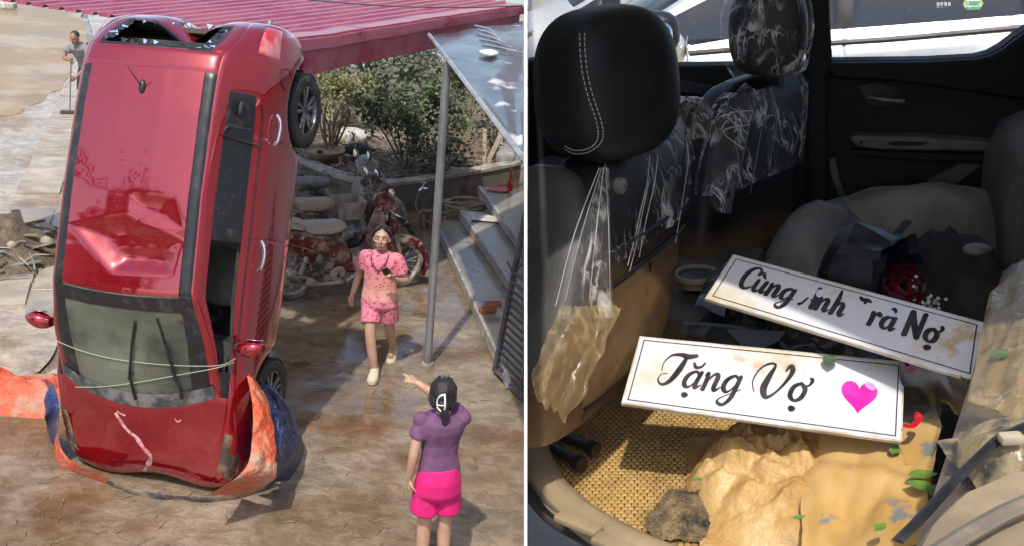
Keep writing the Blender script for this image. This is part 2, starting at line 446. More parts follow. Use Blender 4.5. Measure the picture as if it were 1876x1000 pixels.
def car_seat(parent, x, y, m, dk):
    s = MB()
    def rr(cx, cz, w, d, lean):
        out = []
        for k in range(16):
            a = 2 * math.pi * k / 16; e = .55
            out.append(Vector((cx + d * math.copysign(abs(math.cos(a)) ** e, math.cos(a)), y + w * math.copysign(abs(math.sin(a)) ** e, math.sin(a)), cz)))
        return out
    s.rings([rr(x - .02, .30, .22, .22, 0), rr(x, .42, .25, .26, 0), rr(x, .52, .24, .25, 0), rr(x, .55, .2, .2, 0)])
    o = s.build('seat', m, parent)
    b = MB(); b.rings([rr(x - .24, .45, .23, .06, 0), rr(x - .28, .6, .25, .075, 0), rr(x - .33, .8, .25, .075, 0), rr(x - .38, 1.0, .2, .06, 0), rr(x - .4, 1.06, .14, .04, 0)])
    b.build('backrest', m, o)
    h = MB(); h.ell((x - .42, y, 1.2), (.055, .13, .09), e=.7); h.tube([(x - .4, y - .05, 1.05), (x - .41, y - .05, 1.15)], .008, 6); h.tube([(x - .4, y + .05, 1.05), (x - .41, y + .05, 1.15)], .008, 6)
    h.build('headrest', m, o)
    return o
def mirror(parent, side, paint, dk, glass, s=1.24):
    m = MB(); rows = []
    for t in np.linspace(0, 1, 9):
        w = math.sin(math.pi * (0.12 + .8 * t)) ** .6
        cx, cy, cz = -s + .02 - .02 * t, side * (.82 + .21 * t), 1.02 + .02 * t
        rows.append([Vector((cx + .055 * w * math.cos(a) * (1 if math.cos(a) < 0 else 1.5), cy, cz + .085 * w * math.sin(a))) for a in np.linspace(0, 2 * math.pi, 17)[:-1]])
    m.rings(rows); o = m.build('side_mirror', paint, parent)
    g = MB(); g.ell((-s - .052, side * .935, 1.035), (.008, .085, .062), e=.8); g.build('mirror_glass', glass, o)
    a = MB(); a.tube([(-s + .02, side * .76, .97), (-s + .02, side * .87, 1.0)], [.04, .03], 8, flat=.6); a.build('mirror_arm', dk, o)
    return o

# ---- materials for vehicles
def paint_mat(name, c, dirt, dirt_amt=(0.56, 0.75), rough=.14):
    m = pm(name, c, dirt, scale=2.3, lo=dirt_amt[0], hi=dirt_amt[1], rough=rough, rough2=.6, coat=.75, detail=9)
    N, Lk, b = nodes_of(m); b.inputs['Coat Roughness'].default_value = .03; b.inputs['Coat IOR'].default_value = 1.7; b.inputs['Coat Weight'].default_value = 1.0; b.inputs['Metallic'].default_value = .55
    return m
MV = {}
MV['red'] = paint_mat('red_car_paint', (.34, .005, .014), (.30, .10, .09), (.62, .95))
MV['white'] = paint_mat('white_car_paint', (.80, .80, .78), (.72, .62, .42), (.50, .72), .25)
MV['black'] = pm('black_trim_plastic', (.016, .016, .018), (.06, .055, .05), scale=8, rough=.35, rough2=.6, lo=.5, hi=.75)
MV['dark'] = pm('dark_cabin_plastic', (.02, .02, .022), (.06, .05, .04), scale=5, rough=.7)
MV['lining'] = pm('dark_cabin_lining', (.05, .05, .05), (.09, .08, .07), scale=4, rough=.8)
MV['seatgrey'] = pm('grey_seat_fabric', (.22, .22, .22), (.16, .15, .13), scale=5, rough=.8, bump=.2, bscale=60)
MV['glass'] = pm('tinted_dusty_glass', (.012, .016, .02), (.07, .066, .06), scale=38, lo=.60, hi=.72, rough=.05, rough2=.5, alpha=.93, spec=.8)
MV['wglass'] = pm('muddy_windscreen_glass', (.05, .06, .052), (.23, .245, .175), scale=1.1, lo=.32, hi=.62, rough=.05, rough2=.16, alpha=.66, spec=.9, c3=(.04, .05, .046), scale3=4, lo3=.55, hi3=.75)
MV['lamp'] = pm('clouded_headlight_lens', (.05, .045, .04), (.24, .15, .075), scale=5, rough=.12, rough2=.4, coat=.8)
MV['tail'] = pm('red_tail_light_lens', (.50, .015, .02), (.6, .2, .2), scale=6, rough=.08, coat=1)
MV['tyre'] = pm('muddy_tyre_rubber', (.022, .022, .023), (.11, .09, .07), scale=14, rough=.75, lo=.5, hi=.75, bump=.2, bscale=60)
MV['alloy'] = pm('grey_alloy', (.34, .34, .35), (.16, .15, .14), scale=9, rough=.35, metal=.8)
MV['chrome'] = pm('chrome', (.85, .85, .85), (.6, .58, .55), scale=12, rough=.08, rough2=.3, metal=1)
MV['mirror'] = pm('mirror_glass', (.75, .78, .8), rough=.03, metal=1)

# ------------------------------------------------------------------ LEFT PLACE: setting
def wet_ground(name, dry, wet, mud, sc=.5, wet_lo=.42, wet_hi=.58, puddle=.53):
    """silt over concrete: dry-ish pale film, damp darker film, brown mud and smooth standing wet patches"""
    m = pm(name, dry, wet, scale=sc, lo=wet_lo - .1, hi=wet_hi + .1, rough=.5, c3=mud, scale3=.42, lo3=.5, hi3=.62, detail=10)
    N, Lk, b = nodes_of(m); tc = N.new('ShaderNodeTexCoord')
    def nz(scl, dt, dist=0.0, st=(1, 1, 1), rot=0.0):
        mp = N.new('ShaderNodeMapping'); mp.inputs['Scale'].default_value = st; mp.inputs['Rotation'].default_value = (0, 0, rot)
        n = N.new('ShaderNodeTexNoise'); n.inputs['Scale'].default_value = scl; n.inputs['Detail'].default_value = dt; n.inputs['Distortion'].default_value = dist; n.inputs['Roughness'].default_value = .6
        Lk.new(tc.outputs['Object'], mp.inputs[0]); Lk.new(mp.outputs[0], n.inputs['Vector']); return n.outputs['Fac']
    def mr(src, a, c, lo=0.0, hi=1.0):
        r = N.new('ShaderNodeMapRange'); r.interpolation_type = 'SMOOTHSTEP'; r.inputs['From Min'].default_value = a; r.inputs['From Max'].default_value = c; r.inputs['To Min'].default_value = lo; r.inputs['To Max'].default_value = hi
        Lk.new(src, r.inputs['Value']); return r.outputs['Result']
    def mth(op, A, B):
        q = N.new('ShaderNodeMath'); q.operation = op
        for i, v in enumerate((A, B)):
            if isinstance(v, float): q.inputs[i].default_value = v
            else: Lk.new(v, q.inputs[i])
        return q.outputs[0]
    pud = mr(nz(.55, 5, .6), puddle - .07, puddle + .05)                     # where water stands
    rip = nz(5.5, 6, .8, (1, 1.5, 1), .5); grit = nz(46, 4); blot = nz(2.1, 8, .4)
    h = mth('ADD', mth('MULTIPLY', rip, .8), mth('MULTIPLY', grit, .22))
    bp = N.new('ShaderNodeBump'); bp.inputs['Distance'].default_value = .035; Lk.new(h, bp.inputs['Height']); Lk.new(mr(pud, 0, 1, .62, .05), bp.inputs['Strength']); Lk.new(bp.outputs[0], b.inputs['Normal'])
    src = b.inputs['Base Color'].links[0].from_socket
    def mul(a_, fac, lo, hi):
        rm = N.new('ShaderNodeMix'); rm.data_type = 'RGBA'; rm.inputs['A'].default_value = (*lo, 1); rm.inputs['B'].default_value = (*hi, 1); Lk.new(fac, rm.inputs['Factor'])
        x = N.new('ShaderNodeMix'); x.data_type = 'RGBA'; x.blend_type = 'MULTIPLY'; x.inputs['Factor'].default_value = 1.0; Lk.new(a_, x.inputs['A']); Lk.new(rm.outputs['Result'], x.inputs['B']); return x.outputs['Result']
    c = mul(src, mr(blot, .3, .7), (.80, .77, .73), (1.15, 1.15, 1.15)); c = mul(c, mr(rip, .40, .62), (.82, .80, .77), (1.12, 1.12, 1.12)); c = mul(c, mr(grit, .3, .7), (.85, .85, .85), (1.1, 1.1, 1.1)); c = mul(c, pud, (1, 1, 1), (.80, .75, .68))
    Lk.new(c, b.inputs['Base Color'])
    ro = mth('MULTIPLY', mr(blot, .35, .65, .16, .42), mr(pud, 0, 1, 1.0, .18)); Lk.new(ro, b.inputs['Roughness'])
    return m
G_YARD = wet_ground('wet_silted_concrete', (.30, .245, .18), (.235, .185, .13), (.205, .125, .065))
G_ROAD = wet_ground('pale_drying_silt', (.46, .40, .32), (.38, .32, .24), (.33, .23, .13), sc=.4, wet_lo=.5, wet_hi=.7, puddle=.70)
G_PATH = pm('grey_lane_concrete', (.42, .40, .37), (.34, .29, .22), scale=.8, rough=.7, rough2=.3, bump=.4, bscale=8)
def ground_z(x, y):
    return .018 * fbm((x * .5, y * .5, 0), 1, 3) + .01 * fbm((x * 2.1, y * 3.4, 0), 1, 9)
def axis(lo, hi, flo, fhi, step, big):
    a = list(np.arange(flo, fhi + 1e-6, step)); x = flo
    pre = []; st = step
    while x > lo: st *= 1.5; x -= st; pre.append(max(x, lo))
    x = fhi; st = step; post = []
    while x < hi: st *= 1.5; x += st; post.append(min(x, hi))
    return sorted(set(pre)) + a + post
gx = axis(-400, 300, -7, 2.0, .13, 1.5); gy = axis(-100, 700, 6, 20, .13, 1.5)
g = MB(); W = len(gy)
g.v = [Vector((x, y, ground_z(x, y))) for x in gx for y in gy]
g.f = [(i * W + j, (i + 1) * W + j, (i + 1) * W + j + 1, i * W + j + 1) for i in range(len(gx) - 1) for j in range(W - 1)]
tag(g.build('ground', G_YARD, base=(0, 0, 0), recalc=False), 'wet concrete yard covered in brown silt', 'ground', kind='structure')
def sheet_px(name, px, mat, z, label, cat, wob=.25, n=10, kind='structure'):
    pts = [Lz(x, y, 0) for x, y in px]
    fine = []
    for i, p in enumerate(pts):
        q = pts[(i + 1) % len(pts)]
        for k in range(n):
            r = p.lerp(q, k / n); w = Vector((nz3(r, .9, 5), nz3(r, .9, 8), 0)) * wob; fine.append(r + w)
    m = MB()
    c = sum((p for p in fine), Vector()) / len(fine)
    # filled as a fan-free ngon, draped just above the ground
    bm = bmesh.new(); vs = [bm.verts.new((p.x, p.y, 0)) for p in fine]; bm.faces.new(vs)
    bmesh.ops.triangulate(bm, faces=bm.faces)
    for _ in range(3): bmesh.ops.subdivide_edges(bm, edges=[e for e in bm.edges if e.calc_length() > .5], cuts=1, use_grid_fill=True)
    bmesh.ops.triangulate(bm, faces=bm.faces)
    bm.verts.index_update()
    m.add([Vector((v.co.x, v.co.y, ground_z(v.co.x, v.co.y) + z)) for v in bm.verts], [tuple(v.index for v in f.verts) for f in bm.faces]); bm.free()
    o = m.build(name, mat, base=(0, 0, 0), recalc=False)
    if o.data.polygons[0].normal.z < 0: o.data.flip_normals()
    return tag(o, label, cat, kind=kind)
sheet_px('road', [(-60, 205), (40, 200), (100, 150), (150, 90), (230, 50), (240, 120), (190, 220), (150, 420), (110, 600), (60, 690), (-60, 730)], G_ROAD, .03, 'pale road caked in drying silt beside the red car', 'road')
sheet_px('path', [(145, -60), (420, -60), (400, 40), (260, 70), (170, 80)], G_PATH, .035, 'grey concrete lane running up beside the flood water', 'lane', wob=.1)
WATER = pm('brown_flood_water', (.27, .16, .06), (.34, .22, .10), scale=.7, rough=.22, rough2=.35, bump=.14, bscale=3.5, detail=6, spec=.12, c3=(.38, .28, .16), scale3=.5, lo3=.48, hi3=.62)
sheet_px('flood_water', [(-80, -60), (146, -60), (155, 72), (112, 166), (52, 208), (-60, 230)], WATER, .036, 'shallow brown flood water pooled on the road', 'water', wob=.4)
# paving slabs of the footpath along the road
SLAB = pm('silted_paving_slab', (.41, .36, .29), (.33, .28, .21), scale=3, rough=.6, rough2=.3, bump=.4, bscale=18)
pave = MB().box((0, 0, -.02), (.01, .01, .01)).build('pavement', SLAB, base=(0, 0, 0)); tag(pave, 'row of silted paving slabs along the road', 'pavement', kind='structure')
A0, A1 = Lz(178, 150), Lz(52, 560); dv = (A1 - A0); ln = dv.length; dv.normalize(); pv = Vector((-dv.y, dv.x, 0))
k = 0
x = 0.0
while x < ln:
    L = .75
    for q in (-1, 0):
        c = A0 + dv * (x + L / 2 + (q * .25)) + pv * (q * .62 + .3)
        if random.random() < .12: continue
        m = MB(); m.bbox((0, 0, 0), (L - .035, .59, .05), .008, Matrix.Rotation(math.atan2(dv.y, dv.x) + random.uniform(-.02, .02), 3, 'Z') @ Matrix.Rotation(random.uniform(-.012, .012), 3, 'Y'))
        m.v = [p + Vector((c.x, c.y, ground_z(c.x, c.y) + .028 + random.uniform(-.006, .01))) for p in m.v]
        m.build('slab', SLAB, pave)
    x += L

# ------------------------------------------------------------------ white partition between the two places (its near edge is what the picture shows)
WHITE = pm('white_plaster', (.86, .86, .85), (.80, .80, .79), scale=3, rough=.7)
pw = MB(); dn, df = 1.45, 46.0
def wp(x, dep, h):
    p = CP + (CF + (x - PW / 2) / FPX * CR) * dep; return p + CU * h
HT = 4.8
lo = lambda dep: -(CP.z + .6)
vs = []
for dep in (dn, df):
    for x in (960.4, 965.8):
        p = CP + (CF + (x - PW / 2) / FPX * CR) * dep
        # foot on the ground plane, measured along the wall's own upright
        hf = -(p.z + .3) / CU.z
        ht = (HT - p.z) / CU.z
        vs += [p + CU * hf, p + CU * ht]
pw.add(vs, [(0, 2, 3, 1), (4, 5, 7, 6), (0, 1, 5, 4), (2, 6, 7, 3), (1, 3, 7, 5), (0, 4, 6, 2)])
o = pw.build('partition_wall', WHITE, base=Vector((CP.x, 2, 0)), smooth=0)
tag(o, 'thin white partition wall between the flooded yard and the car cabin', 'wall', kind='structure')
WALLN = CR.cross(CU)      # unused direction helper
def wall_x(dep, x=958.5): return CP + (CF + (x - PW / 2) / FPX * CR) * dep

# ------------------------------------------------------------------ the upended red hatchback
CARM = Matrix(((-.0306, .97814, -.2057, -2.6846), (-.34626, -.20343, -.91582, 8.4794), (-.93764, .04321, .34491, -.2012), (0, 0, 0, 1)))
car = thing('red_car', 'red hatchback standing upended on its nose with roof facing out and rear window smashed', 'car', (0, 0, 0), rot=CARM)
car.matrix_world = CARM
def red_hook(V, NV, ids, own):
    V = V.copy(); s = -V[:, 0]; y = V[:, 1]; z = V[:, 2]
    # tailgate bent in towards the cabin at its middle
    w = np.clip((s - 3.5) / .18, 0, 1) * np.exp(-((y - .06) / .17) ** 2)
    V[:, 0] += .15 * w; V[:, 2] -= .06 * w
    # nose crushed a little
    w = np.clip((.14 - s) / .14, 0, 1); V[:, 0] -= w * (.04 + .03 * np.sin(7 * y + 1))
    w = np.exp(-((s - .35) / .2) ** 2) * np.exp(-((y + .55) / .25) ** 2); V[:, 2] -= .03 * w
    return V
cp, CV = make_car(car, MV['red'], MV, skip=('rearglass', 'roof', 'glassf_l'), hook=red_hook)
_V, _NV, _P, _PM, _ids = car_shell()
# roof panel: finer mesh with the crease dents
def polyd(px, py, poly):
    d = 9.0
    for i in range(len(poly)):
        ax, ay = poly[i]; bx, by = poly[(i + 1) % len(poly)]
        nx, ny = by - ay, -(bx - ax); l = math.hypot(nx, ny)
        d = min(d, -((px - ax) * nx + (py - ay) * ny) / l)
    return d
DENT1 = [(-.49, 2.02), (-.06, 1.67), (.40, 1.70), (.49, 2.05), (.30, 2.21), (.0, 2.13), (-.22, 2.2)]
DENT2 = [(-.12, 1.93), (-.04, 1.69), (.41, 1.72), (.44, 1.93), (.2, 1.9)]
DENT3 = [(.02, 2.3), (.05, 2.02), (.46, 2.06), (.36, 2.3)]
def roofz(s, y):
    d = 0.0
    for poly, k, mx in ((DENT1, .36, .05), (DENT2, .42, .04), (DENT3, .22, .024)):
        q = polyd(y, s, poly)
        if q > 0: d += min(q * k, mx) + .012 * ridged((s * 3, y * 3, k), 2.0, 4) * sstep(0, .08, q)
    d -= .006 * math.exp(-((y - .17) / .012) ** 2) + .006 * math.exp(-((y + .17) / .012) ** 2)
    d += .0022 * fbm((s, y, 0), 4, 2)
    return d
rk = _ids.index('roof')
polys = [p for p, m in zip(_P, _PM) if m == rk]; used = sorted({i for p in polys for i in p}); re_ = {u: n for n, u in enumerate(used)}
me = bpy.data.meshes.new('roof_panel'); me.from_pydata([tuple(CV[i]) for i in used], [], [tuple(re_[i] for i in p) for p in polys])
o = link(bpy.data.objects.new('t', me)); md = o.modifiers.new('s', 'SUBSURF'); md.levels = 2; md.boundary_smooth = 'PRESERVE_CORNERS'
rm = evaluated(o)
_dz = np.array([roofz(-v.co.x, v.co.y) for v in rm.vertices])
_e = np.array([e.vertices[:] for e in rm.edges]); _deg = np.bincount(_e.ravel(), minlength=len(_dz)).astype(float)
for _ in range(12):
    _s = np.zeros_like(_dz); np.add.at(_s, _e[:, 0], _dz[_e[:, 1]]); np.add.at(_s, _e[:, 1], _dz[_e[:, 0]]); _dz = .5 * _dz + .5 * _s / _deg
for v, q in zip(rm.vertices, _dz): v.co.z -= q
rm.polygons.foreach_set('use_smooth', [True] * len(rm.polygons)); rm.update()
mesh_obj('roof_panel', rm, MV['red'], car)
# what is left of the rear window: black jagged border
gk = _ids.index('rearglass'); own = {}
for p, m in zip(_P, _PM):
    for i in p: own.setdefault(i, set()).add(m)
fr = MB(); idx = {}
for p, m in zip(_P, _PM):
    if m != gk: continue
    nb = sum(len(own[i]) > 1 for i in p)
    c = np.mean([CV[i] for i in p], axis=0)
    if nb >= 1 or (abs(c[1]) > .40 and random.random() < .75):
        fr.add([Vector(CV[i]) + Vector((0, 0, -.008)) for i in p], [tuple(range(len(p)))])
fr.build('broken_window_border', MV['black'], car, recalc=False, merge=1e-5)
for k in range(46):                                        # shards clinging to the border
    t = random.random(); side = random.choice((-1, 1, 0))
    s0, y0 = (3.44 + .24 * t, side * random.uniform(.40, .47)) if side else (random.choice((3.455, 3.675)), random.uniform(-.42, .42))
    r = car_row(s0); zz = r[9][1] + (r[11][1] - r[9][1]) * (1 - min(abs(y0) / .5, 1)) - .005
    a = random.uniform(0, 6.28); q = random.uniform(.012, .03)
    sh = MB(); pts = [Vector((-s0 + q * math.cos(a + d), y0 + q * 1.3 * math.sin(a + d), zz - .012 * random.random())) for d in (0, 2.0, 4.1)]
    sh.prism(pts, (0, 0, -.004)); sh.build('glass_shard', MV['mirror'] if k % 3 == 0 else MV['black'], car)
# boot and cabin contents
bx = MB().box((-3.3, 0, .62), (.8, 1.3, .05)).box((-3.68, 0, .7), (.04, 1.2, .35)); bx.build('boot_floor', MV['dark'], car)
ps = MB().bbox((-3.38, .02, 1.02), (.34, 1.1, .03), .01, Matrix.Rotation(.3, 3, 'Y')); ps.build('parcel_shelf', MV['dark'], car)
sb = MB().tube([(-3.5, -.3, 1.05), (-3.45, .05, 1.2), (-3.5, .35, 1.12)], .012, 6); sb.build('wiper_motor_rod', MV['alloy'], car)
rs = MB().bbox((-2.72, 0, .42), (.5, 1.2, .2), .05).bbox((-3.0, 0, .74), (.16, 1.22, .62), .06, Matrix.Rotation(-.25, 3, 'Y')); rs.build('rear_bench', MV['seatgrey'], car)
car_seat(car, -1.75, .36, MV['seatgrey'], MV['dark']); car_seat(car, -1.75, -.36, MV['seatgrey'], MV['dark'])
ds = MB(); ds.rings([[Vector((x, y, z)) for x, z in ((-.86, .62), (-.84, .96), (-1.02, .975), (-1.24, .90), (-1.28, .80), (-1.12, .62))] for y in (-.70, -.4, 0, .4, .70)])
dso = ds.build('dashboard', MV['dark'], car)
pap = MB().box((-1.02, -.12, .985), (.22, .3, .01)); pap.build('paper_sheet', MV['seatgrey'], dso)
sw = MB(); sw.tube([Vector((-1.42 + .07 * math.sin(a), .36 + .18 * math.cos(a), .86 + .16 * math.sin(a))) for a in np.linspace(0, 2 * math.pi, 25)], .016, 8)
sw.bbox((-1.40, .36, .85), (.05, .12, .1), .015); sw.tube([(-1.41, .2, .86), (-1.41, .52, .86)], .014, 6); sw.tube([(-1.4, .36, .84), (-1.2, .36, .76)], .03, 8)
sw.build('steering_wheel', MV['black'], car)
rvm = MB().ell((-1.52, -.02, 1.37), (.03, .12, .035), e=.7); rvm.build('rear_view_mirror', MV['black'], car)
sn = MB().bbox((-1.5, -.04, 1.42), (.12, .36, .03), .012, Matrix.Rotation(.5, 3, 'Y')); sn.build('sensor_housing', MV['black'], car)
# windscreen black band and cowl
def wsurf(s, y, off=.0):
    """height of the windscreen surface over (s, y)"""
    r = car_row(s); ys = [p[0] for p in r[8:]][::-1]; zs = [p[1] for p in r[8:]][::-1]
    return float(np.interp(abs(y), ys, zs)) + off
fb = MB()
fb.quadgrid(lambda u, v: Vector((-warp_s(1.46 + .11 * u, -.55 + 1.1 * v), -.55 + 1.1 * v, wsurf(1.46 + .11 * u, -.55 + 1.1 * v, .004))), 4, 20)
fbo = fb.build('windscreen_band', MV['black'], cp['windshield'], recalc=False)
cw = MB(); cw.quadgrid(lambda u, v: Vector((-warp_s(.80 + .10 * u, -.66 + 1.32 * v), -.66 + 1.32 * v, wsurf(.80 + .10 * u, -.66 + 1.32 * v, .007))), 4, 24)
cw.build('cowl_cover', pm('dusty_cowl_plastic', (.05, .055, .065), (.20, .19, .18), scale=7, rough=.5), car, recalc=False)
for y0, y1, s1 in ((.02, .12, 1.36), (.40, .30, 1.40)):           # wipers lying on the glass
    w = MB(); pts = [Vector((-warp_s(.86, y0), y0 + .02, wsurf(.86, y0) + .03)), Vector((-warp_s(1.0, y0), y0, wsurf(1.0, y0) + .035)), Vector((-warp_s(s1 - .18, y0), (y0 + y1) / 2, wsurf(s1 - .18, y0) + .03))]
    w.tube(pts, [.014, .011, .008], 6); wo = w.build('wiper', MV['black'], car)
    bl = MB(); bl.tube([Vector((-warp_s(s, y0), lerp(y0 - .02, y1, (s - .98) / (s1 - .98)), wsurf(s, y0) + .016)) for s in np.linspace(.98, s1, 8)], .009, 5); bl.build('wiper_blade', MV['black'], wo)
# antenna, badges, handles, mirrors, fuel flap
an = MB(); an.ell((-3.09, 0, 1.49), (.055, .026, .022)); an.tube([(-3.09, 0, 1.505), (-3.2, -.035, 1.66)], [.006, .003], 6); an.build('aerial', MV['black'], car)
def badge(c, nrm, up, r, parent):
    c = Vector(c); nrm = Vector(nrm).normalized(); a = Vector(up).normalized().cross(nrm).normalized(); u = nrm.cross(a)
    b = MB(); b.tube([c + a * (r * math.cos(t)) + u * (r * .55 * math.sin(t)) + nrm * .006 for t in np.linspace(0, 2 * math.pi, 25)], r * .09, 6)
    for sx in (-1, 1): b.tube([c + a * (r * (.38 * sx + .1)) + u * r * .42 + nrm * .006, c + a * (r * (.38 * sx - .1)) - u * r * .42 + nrm * .006], r * .09, 6)
    b.tube([c - a * r * .36 - u * r * .08 + nrm * .006, c + nrm * .006, c + a * r * .36 + u * r * .08 + nrm * .006], r * .08, 6)
    b.build('badge', MV['chrome'], parent)
CBVH = BVHTree.FromPolygons([Vector(v) for v in CV], _P)
CINV = CARM.inverted()
def on_car(x, y, off=.0):
    """point of the body under a picture ray, in car coordinates"""
    o_ = CINV @ CP; d = (CINV.to_3x3() @ ray(x, y)).normalized(); h = CBVH.ray_cast(o_, d)
    if h[0] is None: return None, None
    n = h[1] if h[1].dot(d) < 0 else -h[1]
    return h[0] + n * off, n
p, n = on_car(262, 888); 
if p: badge(p, n, (0, 0, 1), .075, car)
p, n = on_car(345, 50)
if p: badge(p + n * .004, n, (0, 0, 1), .085, car)
for s in (2.93, 1.93):
    for sd in (1, -1):
        h = MB(); yb = sd * .842
        h.tube(crom([(-s + .11, yb, .905), (-s + .08, yb + sd * .03, .915), (-s, yb + sd * .042, .92), (-s - .08, yb + sd * .03, .92), (-s - .12, yb, .915)], 5), [.016] * 21, 8, flat=.7)
        h.build('door_handle', MV['chrome'], cp['doorr_l' if s > 2.5 else 'doorf_l'] if sd > 0 else cp['doorr_r' if s > 2.5 else 'doorf_r'])
for sd in (1, -1): mirror(car, sd, MV['red'], MV['black'], MV['mirror'])
wst = MB()
for sd in (1, -1):                                                       # weather strips under the side glass, window divider
    wst = MB(); wst.tube([Vector((-s, sd * (car_row(s)[6][0] + .012), car_row(s)[6][1] + .004)) for s in np.linspace(1.0, 3.1, 20)], .006, 6); wst.build('weather_strip', MV['black'], car)
wd = MB(); wd.tube([(-2.78, .785, 1.03), (-2.80, .63, 1.38)], .008, 6); wd.build('window_divider', MV['black'], car)
qv = MB(); qv.ell((-3.02, .70, 1.24), (.06, .02, .08), Matrix.Rotation(-.35, 3, 'X'), e=.7); qv.build('quarter_vent', MV['dark'], car)
ff = MB(); ff.tube([Vector((-3.36 + .085 * math.cos(a), .842 - .01 * abs(math.sin(a)), .80 + .085 * math.sin(a))) for a in np.linspace(0, 2 * math.pi, 28)], .004, 5); ff.build('fuel_flap', MV['black'], car)
for sx, y, sd in ((FW, .74, 1), (FW, -.74, -1), (RW, .74, 1), (RW, -.74, -1)):
    wheel(car, (-sx, y, WR), sd, MV['tyre'], MV['alloy'], MV['dark'])
ax = MB().tube([(-RW, -.7, WR), (-RW, .7, WR)], .04, 8).tube([(-FW, -.7, WR), (-FW, .7, WR)], .04, 8).box((-2.0, 0, .19), (2.6, 1.2, .03)); ax.build('underbody', MV['dark'], car)
ex = MB().tube([(-3.4, .35, .26), (-3.95, .36, .25)], .03, 8); ex.build('exhaust_pipe', MV['alloy'], car)
fog = MB().ell((-3.80, .58, .46), (.03, .06, .04)); fog.build('rear_fog_lamp', MV['tail'], car)
# scratches: pale scraped line on the bonnet
SCR = pm('scraped_paint', (.62, .36, .36), (.42, .12, .14), scale=22, rough=.6)
def scrape(pxs, w, parent, name='scratch'):
    pts = [on_car(x, y, .003)[0] for x, y in pxs]; pts = [p for p in pts if p]
    if len(pts) > 2:
        c = crom(pts, 5); m = MB(); m.tube(c, [w * (.5 + .9 * abs(nz3(p, 9, 2))) for p in c], 6, flat=.18, up=(0, 0, 1)); m.build(name, SCR, parent)
scrape([(212, 755), (232, 785), (250, 800), (262, 818), (276, 835), (272, 850), (264, 862)], .022, cp['hood'])
for q in ([(180, 850), (195, 872), (200, 880)], [(320, 765), (326, 772), (332, 768)], [(215, 752), (222, 757), (230, 760)], [(240, 880), (262, 897), (290, 900)]): scrape(q, .008, cp['hood'])
# strings tied from mirror to mirror across the windscreen
STR = pm('green_string', (.34, .40, .27), rough=.8)
for pxs in ([(106, 622), (150, 640), (210, 655), (280, 664), (350, 668), (402, 667), (430, 655)], [(428, 662), (395, 672), (330, 684), (260, 697), (190, 706), (140, 707)]):
    pts = []
    for x, y in pxs:
        p = on_car(x, y, .014)[0]
        pts.append(CARM @ p if p else None)
    good = [p for p in pts if p]
    if len(good) > 3:
        m = MB(); m.tube(crom(good, 5), .0032, 6)
        tag(m.build('string', STR), 'pale green string tied taut across the windscreen, ' + ('the upper of two' if y < 690 else 'the lower of two'), 'string', 'strings across the windscreen')

# ------------------------------------------------------------------ tarpaulin under the nose and heaped beside it
ORG = pm('orange_tarpaulin', (.66, .10, .035), (.55, .17, .10), scale=4, rough=.45, rough2=.65, c3=(.40, .28, .19), scale3=3.5, lo3=.5, hi3=.7, bump=.9, bscale=7, bdist=.07)
NAV = pm('navy_tarpaulin', (.018, .03, .11), (.04, .06, .15), scale=4, rough=.4, c3=(.10, .10, .12), scale3=2, lo3=.5, hi3=.66, bump=.9, bscale=7, bdist=.07)
def strip(name, mat, A, B, amp, seed, k=18, n=14, parent=None, thick=.004, sc=5):
    A, B = crom(A, k), crom(B, k); N = min(len(A), len(B)) - 1
    m = MB()
    def g(u, v):
        i = u * N; a = A[int(round(i))]; b = B[int(round(i))]
        p = a.lerp(b, v); e = math.sin(math.pi * v) * .8 + .2
        w = (ridged(p, sc, seed, 4) + .4 * facet_noise(p, sc * 1.5, seed)) * amp * e
        w += amp * .35 * facet_noise(p, sc * 3.2, seed + 2) * e
        ab = (b - a).normalized(); p = p + ab * (.05 * nz3((p.x * 5, p.z * 5, seed), 1, 3) * v + .02 * nz3((p.x * 14, p.z * 14, seed), 1, 5) * v)
        return p + (CP - p).normalized() * w + Vector((0, 0, w * .6))
    m.quadgrid(g, N, n)
    nn = len(m.v); W = n + 1; low = [p + Vector((0, .004, -thick)) for p in m.v]
    fs = list(m.f); m.v += low; m.f += [tuple(i + nn for i in reversed(q)) for q in fs]
    bd = [j for j in range(W)] + [i * W + n for i in range(1, N + 1)] + [N * W + j for j in range(n - 1, -1, -1)] + [i * W for i in range(N - 1, 0, -1)]
    m.f += [(bd[i], bd[(i + 1) % len(bd)], bd[(i + 1) % len(bd)] + nn, bd[i] + nn) for i in range(len(bd))]
    return m.build(name, mat, parent)
tp = thing('tarpaulin', 'orange and navy tarpaulin caught under the nose of the red car', 'tarpaulin', Lz(400, 900))
strip('orange_side', ORG, [Ld(452, 686, 8.72), Ld(462, 740, 8.55), Ld(462, 800, 8.42), Ld(448, 860, 8.28), Ld(380, 908, 8.18)],
      [Ld(464, 688, 8.85), Ld(492, 740, 8.75), Ld(502, 800, 8.60), Ld(505, 872, 8.45), Lz(440, 912, .02)], .05, 3, parent=tp, n=26)
strip('navy_side', NAV, [Ld(464, 690, 8.95), Ld(492, 745, 8.85), Ld(503, 800, 8.75), Ld(505, 870, 8.6), Lz(470, 905, .02)],
      [Ld(482, 692, 9.3), Ld(530, 745, 9.45), Ld(548, 790, 9.5), Lz(556, 830, .05), Lz(530, 880, .01)], .09, 5, parent=tp, n=26)
strip('navy_hem', pm('muddy_dark_hem', (.05, .05, .06), (.20, .15, .10), scale=6, rough=.6), [Lz(180, 870, .05), Lz(250, 896, .05), Lz(330, 908, .05), Lz(420, 908, .05), Lz(500, 882, .05)],
      [Lz(176, 878, .0), Lz(248, 906, .0), Lz(330, 918, .0), Lz(425, 916, .0), Lz(515, 888, .0)], .03, 8, n=5, parent=tp)
